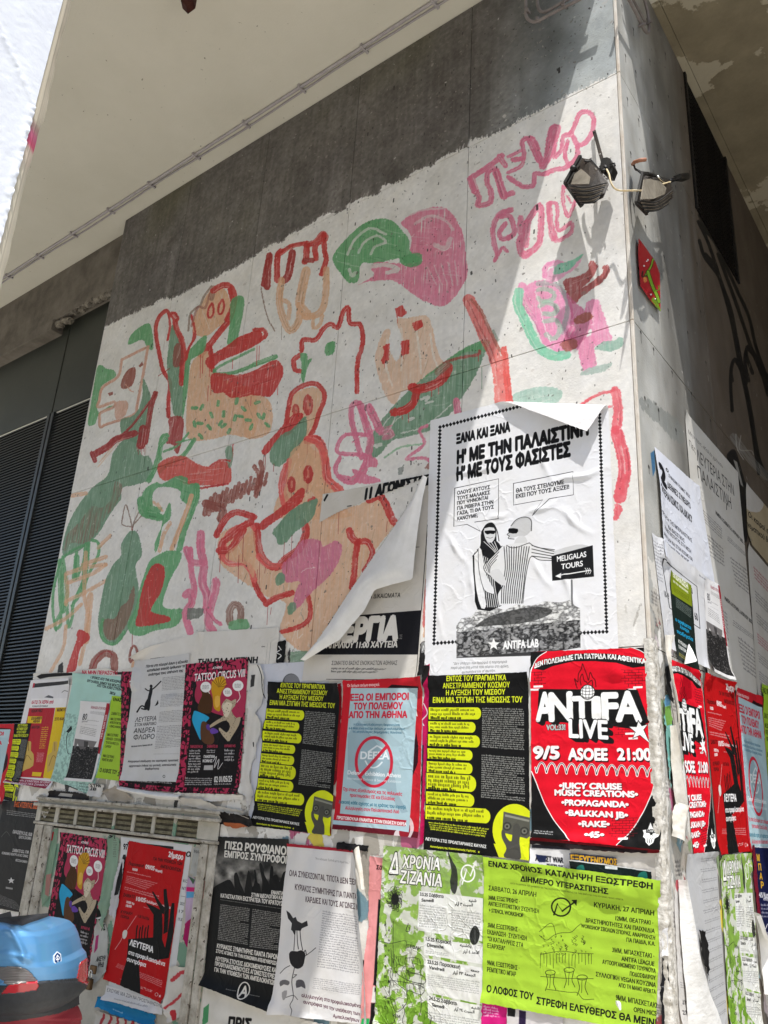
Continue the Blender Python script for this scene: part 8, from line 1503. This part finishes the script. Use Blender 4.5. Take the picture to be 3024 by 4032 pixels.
ctr = Pg.mean((0, 1)); sg = np.sign(((Pg-ctr)*Nn).sum(2)); Nn *= np.where(np.median(sg) < 0, -1, 1)
def seg_d(P, poly):
    best = np.full(P.shape[:2], 1e9)
    for a, b in zip(poly[:-1], poly[1:]):
        d = b-a; t = np.clip(((P-a)@d)/(d@d), 0, 1); best = np.minimum(best, np.linalg.norm(P-(a+t[..., None]*d), axis=2))
    return best
rd_ = seg_d(UV, catmull(arr('-40 515 60 545 150 610 240 740 300 860 345 980 410 1015'), 5)); hgt = .009*np.exp(-(rd_/55)**2)
rd2 = seg_d(UV, catmull(arr('20 935 150 950 330 985'), 5)); hgt += .006*np.exp(-(rd2/42)**2); rd4 = seg_d(UV, catmull(arr('20 1000 160 1020 250 1080 330 1110'), 5)); hgt += .004*np.exp(-(rd4/45)**2)
rd3 = seg_d(UV, catmull(arr('330 530 500 570 700 530'), 5)); hgt += -.007*np.exp(-(rd3/50)**2)
bump_lo = 1330+0*UV[..., 0]; hgt += np.where(UV[..., 1] > 1345, .006, 0)*(UV[..., 1] < 1900)
Pg2 = Pg+Nn*hgt[..., None]
m_blue, tb_, bb = newmat('light_blue_metallic_paint', .38, .35, .5); bb.inputs['Base Color'].default_value = (*lin('5a93c2'), 1); bb.inputs['Coat Weight'].default_value = .7; bb.inputs['Coat Roughness'].default_value = .05
m_bump = noise_mat('textured_black_plastic', '26272a', '303236', 60, .55, bump=.0006, spec=.4)
m_lens, tl_, bl = newmat('clear_ribbed_lens', .12, .2, .6); bl.inputs['Base Color'].default_value = (*lin('6f6a68'), 1); bl.inputs['Coat Weight'].default_value = 1
wv = tl_.nodes.new('ShaderNodeTexWave'); wv.inputs['Scale'].default_value = 60; wv.bands_direction = 'Z'; tcw = tl_.nodes.new('ShaderNodeTexCoord'); tl_.links.new(tcw.outputs['Object'], wv.inputs[0]); bpw = tl_.nodes.new('ShaderNodeBump'); bpw.inputs['Distance'].default_value = .002; tl_.links.new(wv.outputs[0], bpw.inputs['Height']); tl_.links.new(bpw.outputs[0], bl.inputs['Normal'])
m_redl, _, br = newmat('red_lens', .15, .0, .6); br.inputs['Base Color'].default_value = (*lin('b3101f'), 1); br.inputs['Coat Weight'].default_value = 1
m_redp, _, bq = newmat('dusty_red_panel', .5, .0, .4); bq.inputs['Base Color'].default_value = (*lin('8c2430'), 1)
cU = (UV[:-1, :-1]+UV[1:, 1:])/2; flat = cU.reshape(-1, 2)
def region(poly): return inpoly(flat, arr(poly)).reshape(nv_-1, nt_-1)
nf_ = Nn[:-1, :-1]; vd = CAM-(Pg[:-1, :-1]); front = (nf_*vd).sum(2) > 0
R_lens = front & region('-900 1150 40 1130 150 1122 300 1132 390 1170 450 1220 500 1285 535 1330 150 1375 110 1365 0 1300 -900 1290')
R_red = front & region('-300 1480 30 1505 110 1400 160 1375 380 1340 535 1330 560 1395 520 1450 350 1480 100 1500 30 1510 -300 1560') & ~R_lens
R_rr = front & region('1150 1100 1180 1060 1225 1030 1260 1000 1300 1400 1200 1385 1120 1340 1110 1300 1130 1220')
below = flat[:, 1].reshape(nv_-1, nt_-1) > (1348-(cU[..., 0]-545)*.088)
R_bl = ~below & ~R_lens & ~R_red & ~R_rr
R_bk = below & ~R_lens & ~R_red & ~R_rr & (cU[..., 1] < 1790+0*cU[..., 0]+np.clip(900-cU[..., 0], 0, 900)*.13-np.clip(cU[..., 0]-850, 0, 400)*.35)
R_rp = below & ~R_lens & ~R_red & ~R_rr & ~R_bk
def part_from(name, reg, mat, off=0.0):
    P = Pg2+Nn*off; fs = [(i*nt_+j, i*nt_+j+1, (i+1)*nt_+j+1, (i+1)*nt_+j) for i, j in zip(*np.nonzero(reg))]
    used = sorted({v for f in fs for v in f}); mp = {v: k for k, v in enumerate(used)}
    o = mesh(name, P.reshape(-1, 3)[used], [tuple(mp[v] for v in f) for f in fs], mat, True, parent=sc); md = o.modifiers.new('thickness', 'SOLIDIFY'); md.thickness = .003; md.offset = -1; return o
part_from('body_panel', R_bl, m_blue, .001); part_from('bumper', R_bk, m_bump, .004); part_from('lens', R_lens, m_lens, .003); part_from('red_lens', R_red, m_redl, .003); part_from('side_red_lens', R_rr, m_redl, .002); part_from('red_panel', R_rp, m_redp, -.004)
# dark rim along the top, panel seam, closing top
def on_tail(x, y, off=.004):
    d = np.linalg.norm(UV-np.array([x, y]), axis=2)+np.where(Nn@CF > .2, 1e6, 0); i, j = np.unravel_index(np.argmin(d), d.shape); return Vector(Pg2[i, j]+Nn[i, j]*off), Vector(Nn[i, j])
cap = Pg2[0]; cc = cap.mean(0); rim = [Vector(cc+(p-cc)*1.02) for p in cap[::4]]
bm = bmesh.new(); lo = [bm.verts.new(p) for p in rim]; hi = [bm.verts.new(Vector(cc+(np.array(p)-cc)*.93)+Vector((0, 0, .012))) for p in rim]; top = bm.verts.new(Vector(cc)+Vector((0, 0, .016)))
for k in range(len(lo)-1): bm.faces.new((lo[k], lo[k+1], hi[k+1], hi[k])); bm.faces.new((hi[k], hi[k+1], top))
bmesh.ops.recalc_face_normals(bm, faces=bm.faces); bm_obj('grab_rail', bm, m_bump, sc, True)
# hexagonal badge
bc_, bn = on_tail(820, 1015, .002); bn.normalize(); bx = Vector((0, 0, 1)).cross(bn).normalized(); by = bn.cross(bx).normalized(); bx = -bx if bx.dot(right2) < 0 else bx
cbg = Cv(160, 160, 'dfe6ee')
hexp = lambda r: [(80+r*math.sin(k*math.pi/3), 80-r*math.cos(k*math.pi/3)) for k in range(6)]
cbg.fill(hexp(67), '1d3f73'); cbg.stroke('52 92 46 74 60 62 80 44 100 62 114 74 108 92 96 94 86 84', 9, 'f0f3f7'); cbg.stroke('52 92 64 94 74 84', 9, 'f0f3f7'); cbg.stroke('80 50 80 122', 11, 'f0f3f7', smooth=0)
hx = [(math.sin(k*math.pi/3), math.cos(k*math.pi/3)) for k in range(6)]; rB = .0235
vs = [bc_+bx*(u*rB)+by*(v*rB)+bn*.003 for u, v in hx]+[bc_+bx*(u*rB)+by*(v*rB)-bn*.004 for u, v in hx]
uv = np.array([(.5+u*.5, .5+v*.5) for u, v in hx]*2); fs = [tuple(range(5, -1, -1)), tuple(range(6, 12))]+[(k, (k+1) % 6, 6+(k+1) % 6, 6+k) for k in range(6)]
mbd = print_mat('badge_print', cbg.image('badge_print'), rough=.25, bump=0, grime=0, spec=.5); mesh('badge', vs, fs, mbd, False, uv, sc)
# the rest of the scooter below and ahead of its tail
wc = Vector(CAM+rays([60, 3750])[0]*(DEP+.35)); wc.z = .27
bm = bmesh.new(); ax = right2; ring = []
for k in range(28):
    t = k*2*math.pi/28; c0 = wc+(fwd2*math.cos(t)+Vector((0, 0, 1))*math.sin(t))*.215; rr = []
    for j in range(8): u = j*2*math.pi/8; rr.append(bm.verts.new(c0+(fwd2*math.cos(t)+Vector((0, 0, 1))*math.sin(t))*.05*math.cos(u)+ax*.055*math.sin(u)))
    ring.append(rr)
for k in range(28):
    for j in range(8): bm.faces.new((ring[k][j], ring[k][(j+1) % 8], ring[(k+1) % 28][(j+1) % 8], ring[(k+1) % 28][j]))
bm_obj('rear_tyre', bm, noise_mat('tyre_rubber', '17171a', '222224', 40, .8), sc, True)
tube('wheel_hub', [wc-ax*.05, wc+ax*.05], .12, m_hoop, sc, 20)
# scrawls, paint and peeled bits on the cabinet doors and around them
def scr(label, poly, col, K=CE, **k): return scrap(label, K, poly, 'F', col, **k)
scr('green paint flaked sheet at the left cabinet post', '385 80 480 60 470 200 430 420 400 640 350 700 330 560 370 300', '7f9a83', draw=lambda c: (c.fill('415 90 445 90 430 160 418 160', 'b3202c'), c.fill('380 440 430 430 400 620 370 600', 'b96a6a', .7)))
scr('pale green peeled strip between the two cabinet posters', '900 110 990 150 960 420 900 700 860 900 820 680 850 500 890 260', '86a08a', draw=lambda c: (c.text('9τ', (900, 140), (950, 148), 40, '333', .02), c.lines('930 150 960 150 950 300 925 300', 8, '55524c', .6, .4)))
scr('white peeling scrap with red brush marks right of the raised hands poster', '1400 1180 1560 1200 1560 1420 1480 1600 1380 1650 1360 1500', 'cdc9c2', curl=.012, draw=lambda c: (c.stroke('1410 1300 1480 1240 1550 1220', 30, 'b8323a', .9, rough=2), c.stroke('1370 1520 1440 1460 1520 1380', 20, 'b8323a', .9, rough=2), c.stroke('1420 1560 1440 1640', 40, 'b3232c', .9, rough=2)))
scr('white sheet with red brush strokes at the very bottom below the blue paper', '790 1540 1140 1640 1300 1700 1300 1900 760 1900', 'c9c5be', draw=lambda c: [c.stroke([(820+k*70, 1660), (860+k*66, 1580+k*8)], 22, 'a82a33', .9, rough=2) for k in range(7)])
scr('black and white torn print left of the raised hands poster', '930 560 1000 300 1030 320 985 640 950 800 905 760', 'c3c1c4', curl=.01, draw=lambda c: c.fill('960 500 1005 330 1015 480 975 600 940 610', '161516'))
scr('red rust painted patch on the cabinet post', '1625 480 1690 500 1680 640 1615 620', 'a5423c')
scr('grey patched strip with faint letters right of the raised hands poster', '1590 210 1640 230 1640 440 1600 460 1560 420', 'a9aaa6', draw=lambda c: c.text('ΝΑ', (1590, 260), (1630, 268), 24, '6c6d6b', .02))
scr2 = lambda label, poly, col, **k: scrap(label, CL, poly, 'F', col, curl=.014, **k)
scr2('black and grey torn shred above the cabinet ledge under the mint poster', '430 1270 640 1285 760 1310 745 1350 560 1345 400 1330', '2c2a2b', draw=lambda c: c.fill('500 1290 600 1300 590 1325 480 1315', 'b5b2ad'))
scr2('small white sheet with cut-off capitals hanging between mint and green sheets', '748 1215 860 1225 850 1290 835 1330 750 1315', 'd0cdc8', draw=lambda c: (c.text('ΣΤΗΝ', (758, 1240), (830, 1245), 22, '232323', .04), c.text('ΣΕΙ', (755, 1268), (790, 1270), 20, '232323', .05)))
scr2('brown and white torn wad on the ledge under the leaping figure poster', '850 1280 960 1230 1050 1290 1100 1340 1040 1370 900 1350', 'a89f93')
scr2('pale grey torn strip drooping over the left end of the cabinet ledge', '330 1300 420 1330 470 1370 420 1420 380 1500 345 1440', 'c2bdb5')
scr2('long torn off-white sheet edge above the right end of the cabinet ledge', '1480 1330 1659 1340 1800 1400 2020 1440 1990 1480 1760 1440 1500 1390', 'cbc6bd')
scrap('orange and black torn print above the black rally poster', CM, '365 1445 620 1480 640 1560 470 1580 350 1540', 'F', '201d1d', curl=.01, draw=lambda c: (c.fill('380 1530 520 1540 640 1590 400 1600', 'b8663c'), c.stroke('440 1470 470 1450 600 1500', 6, 'c9c4bc')))
bpy.data.objects.remove(_txto); bpy.data.curves.remove(_txt)
